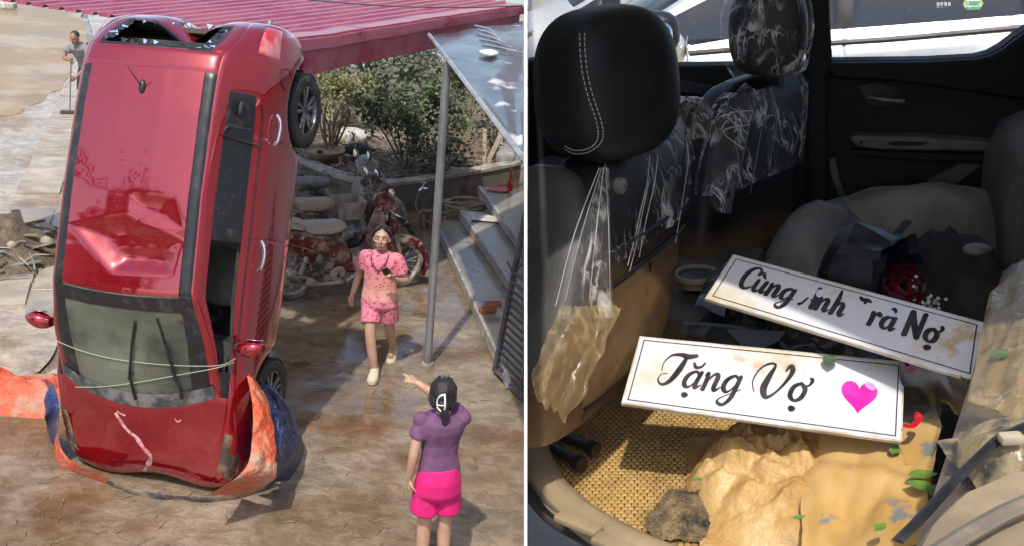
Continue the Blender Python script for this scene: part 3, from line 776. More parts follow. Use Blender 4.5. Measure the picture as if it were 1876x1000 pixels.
strip('orange_hem', ORG, [Ld(106, 770, 8.95), Lz(112, 820, .18), Lz(140, 850, .14), Lz(200, 874, .11)], [Lz(98, 800, .02), Lz(104, 848, .0), Lz(140, 866, .0), Lz(196, 886, .0)], .04, 11, n=6, parent=tp)
strip('navy_corner', NAV, [Ld(96, 700, 9.25), Ld(108, 740, 9.1), Ld(106, 780, 9.0), Lz(100, 815, .03)], [Ld(80, 735, 9.3), Ld(84, 765, 9.2), Lz(86, 785, .02), Lz(94, 812, .0)], .05, 13, n=8, parent=tp)
hp = thing('tarpaulin_heap', 'crumpled orange tarpaulin heaped on the ground at the mirror side of the car', 'tarpaulin', Lz(45, 740))
def heap(name, mat, c, rx, ry, h, seed, parent, n=44, amp=.5, sc=3.2, frame=None, flat=0):
    m = MB()
    def g(u, v):
        x, y = 2 * u - 1, 2 * v - 1; r = min(math.hypot(x, y), 1.4)
        p = Vector((c[0] + rx * x, c[1] + ry * y, c[2])); f = max(0, 1 - r ** 2.2) * (.75 + .6 * fbm(p, 1.4 / max(rx, .2), seed, 2))
        w = (.55 * ridged(p, sc * .8, seed, 4) + .25 * facet_noise(p, sc, seed)) * amp
        s = sstep(1.05, .8, r)
        return p + Vector((.1 * rx * nz3(p, 2 / rx, seed), .1 * ry * nz3(p, 2 / rx, seed + 4), max(0, h * f * (1 + w)) * 1.0 - .03 * (1 - s)))
    m.quadgrid(g, n, n); return m.build(name, mat, parent, recalc=False)
HC = Lz(42, 742)
heap('orange_fold', ORG, (HC.x, HC.y + .12, 0), .62, .40, .30, 3, hp, n=80, amp=.8, sc=4.5)
heap('navy_fold', NAV, (HC.x + .52, HC.y + .35, 0), .34, .3, .30, 7, hp, n=30)
GRY = pm('muddy_grey_sheet', (.42, .38, .34), (.28, .24, .20), scale=5, rough=.6, bump=.3, bscale=20)
heap('grey_fold', GRY, (HC.x + .35, HC.y + .62, 0), .45, .22, .16, 9, hp, n=30)

# ------------------------------------------------------------------ LEFT PLACE: shed roof, awning, post, gate, steps, garden
ROOFM = pm('maroon_painted_sheet_metal', (.30, .045, .085), (.36, .10, .13), scale=1.6, rough=.3, rough2=.5, c3=(.48, .36, .34), scale3=1.1, lo3=.62, hi3=.85, coat=.3)
FASM = pm('maroon_fascia_metal', (.33, .03, .07), (.40, .11, .15), scale=2.2, rough=.25, rough2=.5, coat=.4)
e0, e1 = Lz(535, 92, 3.28), Lz(952, 22, 3.28)
ed = (e1 - e0).normalized(); en = Vector((-ed.y, ed.x, 0))            # along the verge, and away from the camera
if en.y < 0: en = -en
e0 = e0 - ed * 1.0
rl = (e1 - e0).length
shed = thing('shed_roof', 'maroon corrugated metal roof with folded fascia behind the upended car', 'roof', (e0.x, e0.y, 3.2))
def roof_z(q): return 3.36 + q * .035
nrib = 30; pitch_ = .165
for k in range(nrib):                                                 # each corrugated run is a folded strip lying along the verge
    m = MB(); q0 = .20 + k * pitch_
    prof = [(0, 0), (.028, .034), (.062, .034), (.09, 0), (pitch_ + .004, 0)]
    for (qa, za), (qb, zb) in zip(prof, prof[1:]):
        off = random.uniform(-.003, .003)
        st0 = .35 + .12 * math.sin(k * .3)
        a = e0 + ed * st0 + en * (q0 + qa); b = e0 + en * (q0 + qb) + ed * st0
        a.z = roof_z(q0 + qa) + za; b.z = roof_z(q0 + qb) + zb
        a2 = a + ed * (rl - st0); b2 = b + ed * (rl - st0)
        m.add([a, b, b2, a2], [(0, 1, 2, 3)])
    m.build('roof_sheet', ROOFM, shed, recalc=False, smooth=0)
def beam(name, q0, q1, z0, z1, mat, parent, n=20, wob=.01, s0=0.0):
    m = MB(); rg = []
    for i in range(n + 1):
        t = i / n; c = e0 + ed * (s0 + (rl - s0) * t); w = wob * nz3((t * 9, q0 * 5, 1), 1, 4)
        rg.append([Vector((c.x, c.y, 0)) + en * (q0 + w) + Vector((0, 0, z0 + w * .5)), Vector((c.x, c.y, 0)) + en * (q1 + w) + Vector((0, 0, z0 - w)),
                   Vector((c.x, c.y, 0)) + en * q1 + Vector((0, 0, z1 + w)), Vector((c.x, c.y, 0)) + en * (q0 + w) + Vector((0, 0, z1 + w * .6))])
    m.rings(rg); return m.build(name, mat, parent, smooth=R_(30))
beam('verge_flashing', -.03, .22, 3.345, 3.385, ROOFM, shed, wob=.02)
beam('gutter_fold', -.06, -.01, 3.26, 3.36, FASM, shed, wob=.02)
beam('fascia', .0, .05, 3.02, 3.26, FASM, shed, wob=.03, s0=1.2)
for k in range(60):
    p = e0 + ed * random.uniform(1.0, rl) + en * random.uniform(.3, 4.6); p.z = roof_z((p - e0).dot(en)) + .004
    if k % 2: continue
    m = MB().lathe([(.012, 0), (.012, .012), (.005, .016), (.001, .016)], p, (0, 0, 1), 8); m.build('roof_screw', MV['alloy'], shed)
for t in (.03,):                                              # posts that carry the shed roof (behind the car and the shrubs)
    p = e0 + ed * .75 + en * .5
    MB().tube([(p.x, p.y, -.05), (p.x, p.y, roof_z(2.6) - .01)], .05, 10).build('post', pm('shed_post_steel', (.2, .19, .18), rough=.5), shed)
# awning of dark glossy sheet, held by the steel post
AWN = pm('glossy_dark_awning_sheet', (.035, .033, .042), (.07, .065, .078), scale=1.2, rough=.16, rough2=.3, spec=.3, c3=(.62, .58, .54), scale3=1.5, lo3=.58, hi3=.66, coat=.15)
aw = thing('awning', 'glossy grey sheet awning resting on the steel post', 'awning', Lz(900, 150, 3.2))
a0, a1, a2 = Lz(786, 66, 3.24), Lz(957.5, 292, 3.24), Lz(957.5, 40, 3.24)
m = MB(); m.quadgrid(lambda u, v: (a0.lerp(a1, u)).lerp(a2.lerp(a1, u * .999), v) + Vector((0, 0, .025 * fbm((u * 3, v * 3, 0), 1, 6) - .0)), 24, 12)
n0 = len(m.v); m.v += [p - Vector((0, 0, .02)) for p in m.v]; m.f += [tuple(i + n0 for i in reversed(q)) for q in list(m.f)]
m.build('awning_sheet', AWN, aw, recalc=False)
EDG = pm('aluminium_edge', (.55, .56, .55), (.4, .38, .35), scale=6, rough=.35, metal=.6)
m = MB(); m.tube([a0 + Vector((0, 0, .01)), a1 + Vector((0, 0, .01))], .022, 6); m.build('edge_trim', EDG, aw)
REFP = pm('painted_reflection', (.66, .62, .56), (.52, .46, .40), scale=6, rough=.75, rough2=.4)  # pale patches painted for the bright reflections in the glossy sheet
for u, v, r, sd in ((.80, .45, .34, 1), (.70, .75, .30, 2), (.60, .85, .16, 4), (.34, .5, .10, 3)):
    c = (a0.lerp(a1, u)).lerp(a2.lerp(a1, u * .999), v)
    pts = [c + Vector((1.0 * r * math.cos(a) * (1 + .35 * nz3((math.cos(a) * 2, math.sin(a) * 2, sd), 1, sd)), 2.2 * r * math.sin(a) * (1 + .35 * nz3((math.cos(a) * 2, math.sin(a) * 2, sd), 1, sd)), .034)) for a in np.linspace(0, 2 * math.pi, 30)[:-1]]
    pts = [p for p in pts]
    m = MB()
    ok = all((p - CP).dot(CR) / (p - CP).dot(CF) * FPX + PW / 2 < 958 for p in pts)
    if ok: m.prism(pts, (0, 0, .004)); m.build('reflection_patch', REFP, aw)
for q in range(5):
    c = (a0.lerp(a1, .25 + .06 * q)).lerp(a2, .5); m = MB()
    m.tube(crom([c + Vector((-.2 + .02 * q, .6 - .25 * q, .035)), c + Vector((.0, .3 - .2 * q, .04)), c + Vector((.1 + .03 * q, -.3 - .1 * q, .037))], 6), .012, 5); m.build('film_crease', EDG, aw)
PST = pm('galvanised_post', (.34, .35, .36), (.22, .22, .22), scale=5, rough=.4, rough2=.6, metal=.55, stretch=(1, 1, .3))
pb = Lz(783, 668); pt = thing('steel_post', 'round grey steel post standing on the wet yard under the awning', 'post', pb)
MB().tube([(pb.x, pb.y, -.05), (pb.x, pb.y, 3.21)], .042, 20).build('pole', PST, pt)
MB().tube([(pb.x, pb.y, -.02), (pb.x, pb.y, .03), (pb.x, pb.y, .034)], [.07, .062, .045], 16).build('concrete_foot', pm('post_foot_concrete', (.36, .33, .29), (.25, .22, .18), scale=9, rough=.7), pt)

# steps up to the house: treads along the wall side
GRAN = pm('wet_grey_granite', (.26, .24, .21), (.17, .155, .13), scale=34, lo=.42, hi=.58, rough=.12, rough2=.3, c3=(.34, .265, .175), scale3=2.6, lo3=.44, hi3=.60, bump=.08, bscale=12)
EDGM = pm('pale_step_edge', (.44, .43, .40), (.30, .27, .23), scale=9, rough=.4)
stp = thing('steps', 'broad wet granite steps with pale edges beside the gate', 'steps', Lz(880, 480))
# each tread: front edge from far to near, right limit is the partition
edges = [((800, 402), (935, 690), .0, .14), ((846, 386), (957, 545), .14, .28), ((880, 342), (957, 446), .28, .42)]
for k, (fa, na, zl, zh) in enumerate(edges):
    f, n_ = Lz(fa[0], fa[1], zh), Lz(na[0], na[1], zh)
    fr, nr = wall_x(1), None
    # walk to the partition plane along +x
    def to_wall(p):
        q = p.copy()
        for _ in range(60):
            px = (q - CP).dot(CR) / (q - CP).dot(CF) * FPX + PW / 2
            q.x += (958.5 - px) / FPX * (q - CP).dot(CF)
        return q
    fw, nw = to_wall(f + Vector((0, .25 * 0, 0))), to_wall(n_)
    if nw.x - n_.x < .02: nw = n_ + Vector((.02, 0, 0))
    t = MB().prism([f, n_, nw, fw], (0, 0, -(zh - zl) - .04 + .002 * k)); t.build('tread', GRAN, stp, smooth=0)
    d = (n_ - f).normalized(); nn = Vector((d.y, -d.x, 0)); nn = nn if nn.x < 0 else -nn
    ed_ = MB().prism([f + Vector((0, 0, .004)), n_ + Vector((0, 0, .004)), n_ + nn * .035 + Vector((0, 0, .004)), f + nn * .035 + Vector((0, 0, .004))], (0, 0, -(zh - zl) * .95)); ed_.build('nosing', EDGM, stp, smooth=0)

# gate leaf of dark steel
GT = pm('dark_grey_gate_paint', (.055, .055, .07), (.085, .08, .085), scale=6, rough=.4, rough2=.6)
gb = Lz(906, 684); ge = Lz(957, 738); gd = (ge - gb); gd.z = 0; gl = gd.length; gd.normalize()
lean = Vector((.10, .0, 0))
gt = thing('gate', 'dark steel gate leaf with slats below and lattice above standing open', 'gate', gb)
def gp(u, z): return gb + gd * (u * gl) + Vector((0, 0, .03 + z)) + lean * z
GH = 2.13
MB().tube([gp(0, 0), gp(0, GH)], .032, 4).build('stile', GT, gt, smooth=0)
for z in (0.02, 1.02, 1.12, GH - .02): MB().tube([gp(0.02, z), gp(.93, z)] if z > 1.5 else [gp(.02, z), gp(.99, z)], .024, 4).build('rail', GT, gt, smooth=0)
for k in range(12):
    z = .09 + k * .077; MB().box(gp(.5, z), (gl * .9, .012, .05), Matrix.Rotation(math.atan2(gd.y, gd.x), 3, 'Z') @ Matrix.Rotation(.5, 3, 'X')).build('slat', GT, gt, smooth=0)
umax = lambda z: .90 - .02 * z
for k, (u0, z0, u1, z1) in enumerate([(.03, 1.15, .6, 1.5), (.03, 1.5, .62, 1.16), (.03, 1.5, .5, 1.85), (.03, 1.86, .5, 1.52), (.3, 1.14, .3, 2.08), (.55, 1.14, .55, 1.9), (.03, 1.32, .8, 1.32), (.03, 1.68, .6, 1.68), (.03, 1.9, .4, 2.08), (.4, 1.14, .8, 1.4)]):
    MB().tube([gp(u0, z0), gp(u1, z1)], .014, 4).build('lattice_bar', GT, gt, smooth=0)
MB().tube([gp(-.05, 1.12), gp(-.28, 1.16), gp(.1, 1.06)], .012, 5).build('latch', GT, gt)

# stacked fired bricks beside the gate
BR = pm('fired_clay_brick', (.36, .12, .065), (.28, .10, .06), scale=12, rough=.8, bump=.3, bscale=60)
bp = Lz(897, 572, .14)
for k, (dx, dy, dz, a, lb) in enumerate([(-.03, 0, 0, .5, 'lower red clay brick of the pair on the granite step'), (.03, .03, .062, .35, 'upper red clay brick of the pair on the granite step')]):
    b = thing('brick', lb, 'brick', bp + Vector((dx, dy, dz + .006)), group='bricks on the step')
    mm = Matrix.Rotation(a, 3, 'Z'); MB().bbox(bp + Vector((dx, dy, dz + .036)), (.20, .09, .058), .004, mm).build('block', BR, b)
    for hx in (-.055, 0, .055): MB().lathe([(.015, 0), (.015, .0022), (.001, .0022)], bp + Vector((dx, dy, dz + .0655)) + mm @ Vector((hx, 0, 0)), (0, 0, 1), 10).build('core_hole_shade', MV['dark'], b)  # dark discs painted for the shade inside the brick holes

# garden bed wall: curved, with crumbling cap
GW = pm('stained_bed_wall_render', (.15, .13, .105), (.30, .25, .19), scale=1.7, rough=.85, lo=.5, hi=.68, bump=.5, bscale=14, c3=(.09, .08, .06), scale3=3)
CAP = pm('chipped_cap_concrete', (.40, .36, .29), (.24, .21, .16), scale=4, rough=.85, bump=.5, bscale=22)
wpts = crom([Lz(470, 330), Lz(540, 352), Lz(620, 385), Lz(700, 397), Lz(790, 385), Lz(880, 368), Lz(950, 352)], 10)
wpts = [Vector((p.x, p.y + .25, 0)) for p in wpts]
bed = thing('garden_wall', 'low curved garden bed wall with stained render and chipped cap', 'wall', wpts[30])
def along(pts, off, z0, z1, th, jag=0.0, seed=0):
    m = MB(); rg = []
    for i, p in enumerate(pts):
        t = (pts[min(i + 1, len(pts) - 1)] - pts[max(i - 1, 0)]).normalized(); n = Vector((-t.y, t.x, 0)); n = n if n.y > 0 else -n
        j = jag * fbm(p, 3, seed, 3); p = p + n * off
        rg.append([p + Vector((0, 0, z0)), p + n * th + Vector((0, 0, z0)), p + n * th + Vector((0, 0, z1 + j)), p + n * (j * .6) + Vector((0, 0, z1 + j))])
    return m.rings(rg)
along(wpts, 0, -.05, .42, .16).build('wall_face', GW, bed, smooth=R_(35))
along(wpts, -.025, .421, .47, .22, .03, 5).build('wall_cap', CAP, bed, smooth=R_(35))
SOIL = pm('dark_garden_soil', (.10, .075, .05), (.19, .14, .09), scale=5, rough=.95, bump=.8, bscale=16, bdist=.06)
m = MB(); N = len(wpts)
def soil(u, v):
    p = wpts[int(round(u * (N - 1)))]; q = p + Vector((-.9 + .6 * u - (1.2) * v, 10 * v + .16, 0)); px = (q - CP).dot(CR) / (q - CP).dot(CF) * FPX + PW / 2
    if px > 957: q.x -= (px - 957) / FPX * (q - CP).dot(CF)
    q.z = .34 + .10 * fbm(q, .9, 3) + .25 * v
    return q
m.quadgrid(soil, N - 1, 30); tag(m.build('garden_soil', SOIL, recalc=False), 'dark soil of the garden bed under the shrubs', 'soil', kind='structure')

# shrubs
LEAFC = [((.09, .13, .055), (.19, .20, .13)), ((.085, .11, .06), (.24, .225, .175)), ((.17, .19, .06), (.27, .25, .13)), ((.075, .09, .06), (.21, .195, .16))]
LM = [pm('leaf_%s' % n, a, b, scale=9, rough=.55, rough2=.75, lo=.45, hi=.65) for n, (a, b) in zip(('fresh', 'dusty', 'yellowish', 'grey'), LEAFC)]
BARK = pm('muddy_bark', (.16, .125, .09), (.25, .20, .14), scale=14, rough=.9)
def shrub(name, label, c, rx, ry, rz, n, lm, leaf=.05, stems=6, seed=1, group='garden shrubs', narrow=.45, lift=.25, gaps=.35):
    rnd = random.Random(seed); c = Vector(c)
    o = thing(name, label, 'shrub', c, group=group)
    tips = []
    for k in range(stems):
        a = rnd.uniform(0, 6.28); r = rnd.uniform(.35, .95)
        t = c + Vector((math.cos(a) * rx * r, math.sin(a) * ry * r, lift + rz * rnd.uniform(.9, 1.75)))
        mid = c.lerp(t, .5) + Vector((rnd.uniform(-.1, .1), rnd.uniform(-.1, .1), .1))
        MB().tube(crom([c + Vector((rnd.uniform(-.05, .05), rnd.uniform(-.05, .05), -.05)), mid, t], 4), [.022 - .0018 * i for i in range(9)], 6).build('stem', BARK, o); tips += [t, mid.lerp(t, .5)]
    cl = [Vector((c.x + rx * rnd.uniform(-1, 1), c.y + ry * rnd.uniform(-1, 1), c.z + lift + rz * (1 + rnd.uniform(-1, 1)))) for _ in range(16)]
    cl = [p for p in cl if ((p.x - c.x) / rx) ** 2 + ((p.y - c.y) / ry) ** 2 + ((p.z - c.z - lift - rz) / rz) ** 2 < 1.15] + tips
    m = MB()
    for k in range(n):
        q = rnd.choice(cl); s = .26 * max(rx, rz) * (.5 + rnd.random())
        p = q + Vector((rnd.gauss(0, 1), rnd.gauss(0, 1), rnd.gauss(0, .8))) * s * .6
        if nz3(p, 3.0, seed) < -gaps or p.z < c.z + .03: continue
        px = (p - CP).dot(CR) / (p - CP).dot(CF) * FPX + PW / 2
        if px > 955: continue
        d = Vector((rnd.gauss(0, 1), rnd.gauss(0, 1), rnd.gauss(.1, .7))).normalized(); w = d.orthogonal().normalized(); w = (Matrix.Rotation(rnd.uniform(0, 6.28), 3, d) @ w)
        L = leaf * rnd.uniform(.7, 1.4); b = d.cross(w) * L * .12
        m.add([p, p + d * L * .5 + w * L * narrow + b, p + d * L, p + d * L * .5 - w * L * narrow + b], [(0, 1, 2), (0, 2, 3)])
    f = m.build('foliage', lm, o, recalc=False, smooth=0); return o
def bedpt(x, y): 
    p = Lz(x, y, .38); return p
shrub('leafy_shrub', 'dense green shrub in the middle of the garden bed', bedpt(745, 305), .85, .6, .62, 3400, LM[0], .075, 8, 1)
shrub('leafy_shrub', 'grey dusty shrub behind the middle green shrub', bedpt(690, 195), 1.15, .8, .62, 3000, LM[1], .085, 8, 2)
shrub('leafy_shrub', 'yellow-green shrub beside the car rear wheel', bedpt(625, 240), .55, .5, .50, 1700, LM[2], .06, 7, 3)
shrub('leafy_shrub', 'tall spiky dark shrub under the shed fascia', bedpt(770, 175), .8, .7, .72, 2200, LM[3], .15, 9, 4, narrow=.10)
shrub('leafy_shrub', 'dark shrub between the steel post and awning edge', bedpt(850, 245), .7, .6, .55, 1700, LM[1], .07, 6, 5)
shrub('leafy_shrub', 'silted low shrub at the foot of the bed by the bikes', bedpt(800, 322), .45, .4, .30, 900, LM[3], .06, 5, 6, lift=.05)
shrub('leafy_shrub', 'grey shrub pressed under the awning edge', bedpt(900, 285), .42, .45, .42, 900, LM[3], .06, 5, 8)
shrub('bare_shrub', 'nearly bare twiggy shrub in the round pot', bedpt(605, 288), .42, .4, .50, 260, LM[2], .045, 14, 7)
shrub('leafy_shrub', 'thin dusty shrub behind the car tail', bedpt(585, 190), .7, .6, .62, 900, LM[1], .07, 10, 9)
# long-leaved plant beside the motorbikes
pp = Lz(628, 372, .02) + Vector((0, .25, 0)); lp = thing('strap_leaf_plant', 'strap-leaved plant growing against the garden wall', 'plant', pp)
for k in range(16):
    a = random.uniform(0, 6.28); L = random.uniform(.3, .55); d = Vector((math.cos(a), math.sin(a), 0))
    MB().tube([pp, pp + d * L * .25 + Vector((0, 0, L * .7)), pp + d * L * .7 + Vector((0, 0, L * .85)), pp + d * L + Vector((0, 0, L * .6))], [.014, .018, .013, .002], 4, flat=.15).build('leaf', LM[0], lp)
# round pot, tray planter, corrugated sheets, planks and rubbish in the bed
TER = pm('ochre_muddy_pot', (.33, .24, .13), (.22, .17, .11), scale=5, rough=.8, bump=.3, bscale=20)
pc = bedpt(592, 296); pot = thing('plant_pot', 'wide round muddy pot on the garden wall end', 'pot', pc)
MB().lathe([(.16, 0), (.24, .08), (.34, .16), (.36, .2), (.33, .2), (.30, .15), (.02, .14)], pc, (0, 0, 1), 28).build('bowl', TER, pot)
MB().lathe([(.065, 0), (.065, .10), (.05, .10), (.05, .01), (.01, .01)], pc + Vector((-.06, -.12, .13)), (.3, -.6, .4), 16).build('pipe_stub', TER, pot)
pc2 = bedpt(740, 205) + Vector((0, 0, .45)); tr = thing('planter_tray', 'grey concrete planter tray raised among the shrubs', 'planter', pc2 - Vector((0, 0, .45)))
GC = pm('grey_cast_concrete', (.34, .33, .30), (.24, .23, .2), scale=6, rough=.8)
m = MB(); rg = [[pc2 + Vector((sx * a, sy * b, z)) for sx, sy in ((-1, -1), (1, -1), (1, 1), (-1, 1))] for a, b, z in ((.30, .16, -.06), (.38, .22, .14), (.36, .20, .14), (.30, .16, .0))]
m.rings(rg); m.build('tray', GC, tr, smooth=0); MB().box(pc2 - Vector((0, 0, .27)), (.3, .2, .42)).build('pedestal', GC, tr)
WOOD = pm('silted_board', (.36, .28, .19), (.22, .17, .12), scale=5, rough=.85, stretch=(1, 8, 8), bump=.3, bscale=20)
for k, (x, y, L, w, az, tilt, lb) in enumerate([(635, 225, .9, .5, .2, .25, 'brown corrugated sheet lying between the shrubs'), (860, 260, .8, .45, 1.1, .4, 'brown corrugated sheet leaning right of the steel post')]):
    c = bedpt(x, y) + Vector((0, 0, .12)); s = thing('corrugated_sheet', lb, 'sheet', c - Vector((0, 0, .1))); R0 = Matrix.Rotation(az, 3, 'Z') @ Matrix.Rotation(tilt, 3, 'X')
    m = MB(); m.quadgrid(lambda u, v: c + R0 @ Vector(((u - .5) * L, (v - .5) * w, .018 * math.sin(v * 44))), 4, 70); m.build('sheet', WOOD, s, recalc=False)
def plank(x, y, L, w, az, tilt, lb, zz=.1, mat=None):
    c = bedpt(x, y) + Vector((0, 0, zz)); R0 = Matrix.Rotation(az, 3, 'Z') @ Matrix.Rotation(tilt, 3, 'Y')
    m = MB().bbox(c, (L, w, .022), .004, R0); tag(m.build('plank', mat or WOOD), lb, 'plank', 'boards thrown on the garden bed')
plank(905, 300, .8, .09, 1.2, -.7, 'board leaning steeply under the awning edge', .3)
plank(885, 305, .75, .07, 1.7, -.9, 'narrow board leaning beside the steeper board', .3)
plank(860, 300, .7, .12, .4, .1, 'flat board lying behind the garden wall cap', .05)
plank(700, 260, .6, .14, -.3, .1, 'flat board under the middle green shrub', .1)
plank(850, 318, .55, .2, .2, .05, 'pale flat board on the bed near the hose', .06, GC)
plank(655, 262, .5, .2, .3, -.2, 'tilted board behind the wrapped bundle', .1)
BAG = pm('cloudy_plastic_bag', (.62, .60, .55), (.42, .36, .26), scale=6, rough=.25, rough2=.5, bump=.5, bscale=25)
def lump(name, label, cat, c, r, mat, seed, e=.8, group=None):
    m = MB(); m.ell(c, r, nu=28, nv=18, e=e); m.v = [p + (p - Vector(c)).normalized() * (.16 * min(r) * ridged(p, 2.5 / min(r) * .4, seed, 3)) for p in m.v]
    return tag(m.build(name, mat), label, cat, group)
c = bedpt(645, 268); lump('wrapped_bundle', 'plastic wrapped bundle lying in front of the corrugated sheet', 'bundle', c + Vector((0, 0, .17)), (.26, .18, .14), BAG, 3)
c = bedpt(655, 288); lump('dark_bag', 'dark sodden bag below the wrapped bundle', 'bag', c + Vector((0, 0, .10)), (.22, .18, .12), MV['dark'], 6)
c = bedpt(925, 300); lump('plastic_tub', 'grey plastic tub sunk in rubbish by the gate', 'tub', c + Vector((0, 0, .1)), (.16, .2, .13), GC, 9, .5)
rub = MB(); rr = random.Random(5)                                              # litter of chips, stalks and leaves over the soil
for k in range(900):
    p = soil(rr.random(), rr.random() * .35) + Vector((rr.uniform(-.1, .1), 0, .015)); px = (p - CP).dot(CR) / (p - CP).dot(CF) * FPX + PW / 2
    if px > 950: continue
    d = Vector((rr.gauss(0, 1), rr.gauss(0, 1), rr.gauss(0, .35))).normalized() * rr.uniform(.03, .14); w = Vector((-d.y, d.x, 0)).normalized() * rr.uniform(.006, .03)
    rub.add([p - d - w, p + d - w, p + d + w, p - d + w], [(0, 1, 2, 3)])
tag(rub.build('garden_litter', WOOD, recalc=False, smooth=0), 'stalks, chips and leaves washed over the garden bed', 'litter', kind='stuff')

# tap on green standpipe, drain elbow, hose coil, dustpan, rag
GRN = pm('green_pvc_pipe', (.03, .12, .085), (.08, .10, .07), scale=8, rough=.4)
GPV = pm('grey_pvc_pipe', (.12, .13, .13), (.2, .18, .15), scale=8, rough=.5)
HOSE = pm('muddy_hose', (.36, .30, .20), (.24, .20, .14), scale=12, rough=.6)
tb = Lz(781, 418); tap = thing('standpipe', 'green standpipe with tap beside the garden wall', 'tap', tb)
MB().tube([tb, tb + Vector((0, 0, .62))], .022, 10).build('riser', GRN, tap)
MB().tube([tb + Vector((0, 0, .6)), tb + Vector((-.10, -.02, .61)), tb + Vector((-.13, -.02, .56))], .02, 8).tube([tb + Vector((-.08, -.02, .62)), tb + Vector((-.08, -.02, .68))], .012, 6).bbox(tb + Vector((-.08, -.02, .69)), (.08, .02, .018), .004).build('faucet', MV['chrome'], tap)
MB().tube(crom([tb + Vector((-.13, -.02, .56)), tb + Vector((-.17, -.03, .35)), tb + Vector((-.05, -.06, .15)), tb + Vector((.2, -.05, .06))], 6), .012, 6).build('short_hose', HOSE, tap)
db = Lz(768, 420); dr = thing('drain_elbow', 'grey pipe elbow rising from the yard beside the standpipe', 'pipe', db)
MB().tube([db, db + Vector((0, 0, .06))], .05, 12).build('collar', GPV, dr)
MB().tube(crom([db + Vector((0, 0, .05)), db + Vector((0, 0, .2)), db + Vector((.04, 0, .27)), db + Vector((.2, .02, .28)), db + Vector((.42, .05, .25))], 5), .034, 10).build('elbow', GPV, dr)
hc = Lz(852, 384, .15); pts = []
for k in range(160):
    t = k / 160; a = t * 2 * math.pi * 5; pts.append(hc + Vector(((.32 + .07 * math.sin(3.1 * a + 1) * t) * math.cos(a) * .95, (.28 + .05 * math.sin(2.3 * a)) * math.sin(a), .02 + .12 * t + .02 * math.sin(a * 1.3))))
pts = [tb + Vector((.25, -.05, .05)), Lz(815, 398, .10)] + pts
m = MB(); m.tube(pts, .016, 7); tag(m.build('hose_coil', HOSE), 'coiled muddy garden hose lying on the step', 'hose')
REDP = pm('red_plastic', (.50, .012, .02), (.4, .02, .03), scale=6, rough=.3)
dp = Lz(918, 350, .42); dpn = thing('dustpan', 'red plastic dustpan on the top step by the gate', 'dustpan', dp)
m = MB(); Rr = Matrix.Rotation(.3, 3, 'Z')
for a, b in (((-.19, -.02, .0), (.16, .17, .012)),): m.prism([dp + Rr @ Vector(q) for q in ((-.24, -.02, .01), (-.05, -.15, .01), (.14, -.10, .02), (.12, .12, .02), (-.08, .12, .015))], (0, 0, .012))
m.build('pan', REDP, dpn)
m = MB(); m.prism([dp + Rr @ Vector(q) for q in ((.14, -.10, .02), (.12, .12, .02), (.13, .12, .12), (.15, -.10, .12))], (.012, 0, 0)); m.build('back_rim', REDP, dpn)
m = MB(); m.tube([dp + Rr @ Vector((.14, .02, .08)), dp + Rr @ Vector((.15, .03, .34))], [.022, .016], 8); m.build('handle', REDP, dpn)
c = Lz(890, 402, .29); ragm = pm('white_rag', (.62, .61, .58), (.45, .42, .37), scale=9, rough=.8)
m = MB(); m.quadgrid(lambda u, v: c + Vector(((u - .5) * .42, (v - .5) * .3, .015 + .05 * max(0, ridged((u * 3, v * 3, 1), 1.3, 4)) * math.sin(math.pi * u) * math.sin(math.pi * v))), 26, 20)
tag(m.build('rag', ragm, recalc=False), 'crumpled white rag on the middle granite step', 'rag')
# debris pile on the road
dc = Lz(28, 470); pile = thing('debris_pile', 'pile of branches, planks and mud left on the silted road', 'debris pile', dc)
MUD = pm('dark_debris_mud', (.20, .155, .105), (.12, .09, .06), scale=5, rough=.9, bump=.8, bscale=20, bdist=.04)
heap('mound', MUD, (dc.x - .15, dc.y - .1, 0), .85, 1.15, .34, 5, pile, amp=.7, sc=4)
rr = random.Random(3)
STK = [pm('stick_%s' % n, a, b, scale=9, rough=.85) for n, a, b in (('brown', (.22, .16, .10), (.13, .10, .07)), ('pale', (.46, .40, .31), (.3, .25, .18)), ('grey', (.25, .24, .22), (.16, .15, .13)))]
for k in range(90):
    a = rr.uniform(0, 6.28); r = rr.random() ** .6; p = dc + Vector((-.15 + .8 * r * math.cos(a), -.1 + 1.1 * r * math.sin(a), .32 * (1 - r * r) + rr.uniform(.0, .07)))
    az = rr.uniform(0, 6.28); L = rr.uniform(.15, .55); d = Vector((math.cos(az), math.sin(az), rr.uniform(-.25, .25)))
    MB().tube([p - d * L / 2, p + Vector((rr.uniform(-.02, .02), 0, .01)), p + d * L / 2], [.014, .012, .006], 5).build('branch', STK[k % 3], pile)
for k in range(16):
    a = rr.uniform(0, 6.28); r = rr.random() ** .5; p = dc + Vector((-.1 + .7 * r * math.cos(a), -.1 + .95 * r * math.sin(a), .34 * (1 - r * r) + .05)); MB().bbox(p, (rr.uniform(.25, .7), rr.uniform(.06, .13), .02), .003, Matrix.Rotation(rr.uniform(0, 6.28), 3, 'Z') @ Matrix.Rotation(rr.uniform(-.4, .4), 3, 'Y')).build('plank', (WOOD, STK[1], STK[2])[k % 3], pile)
for k in range(10):
    a = rr.uniform(0, 6.28); r = rr.random() ** .5; p = dc + Vector((.7 * r * math.cos(a), .95 * r * math.sin(a), .30 * (1 - r * r) + .05)); m = MB(); m.ell(p, (rr.uniform(.06, .13), rr.uniform(.05, .1), .05), nu=10, nv=6); m.v = [q + Vector((0, 0, .03 * nz3(q, 12, 1))) for q in m.v]; m.build('stone', (MUD, STK[1])[k % 2], pile)
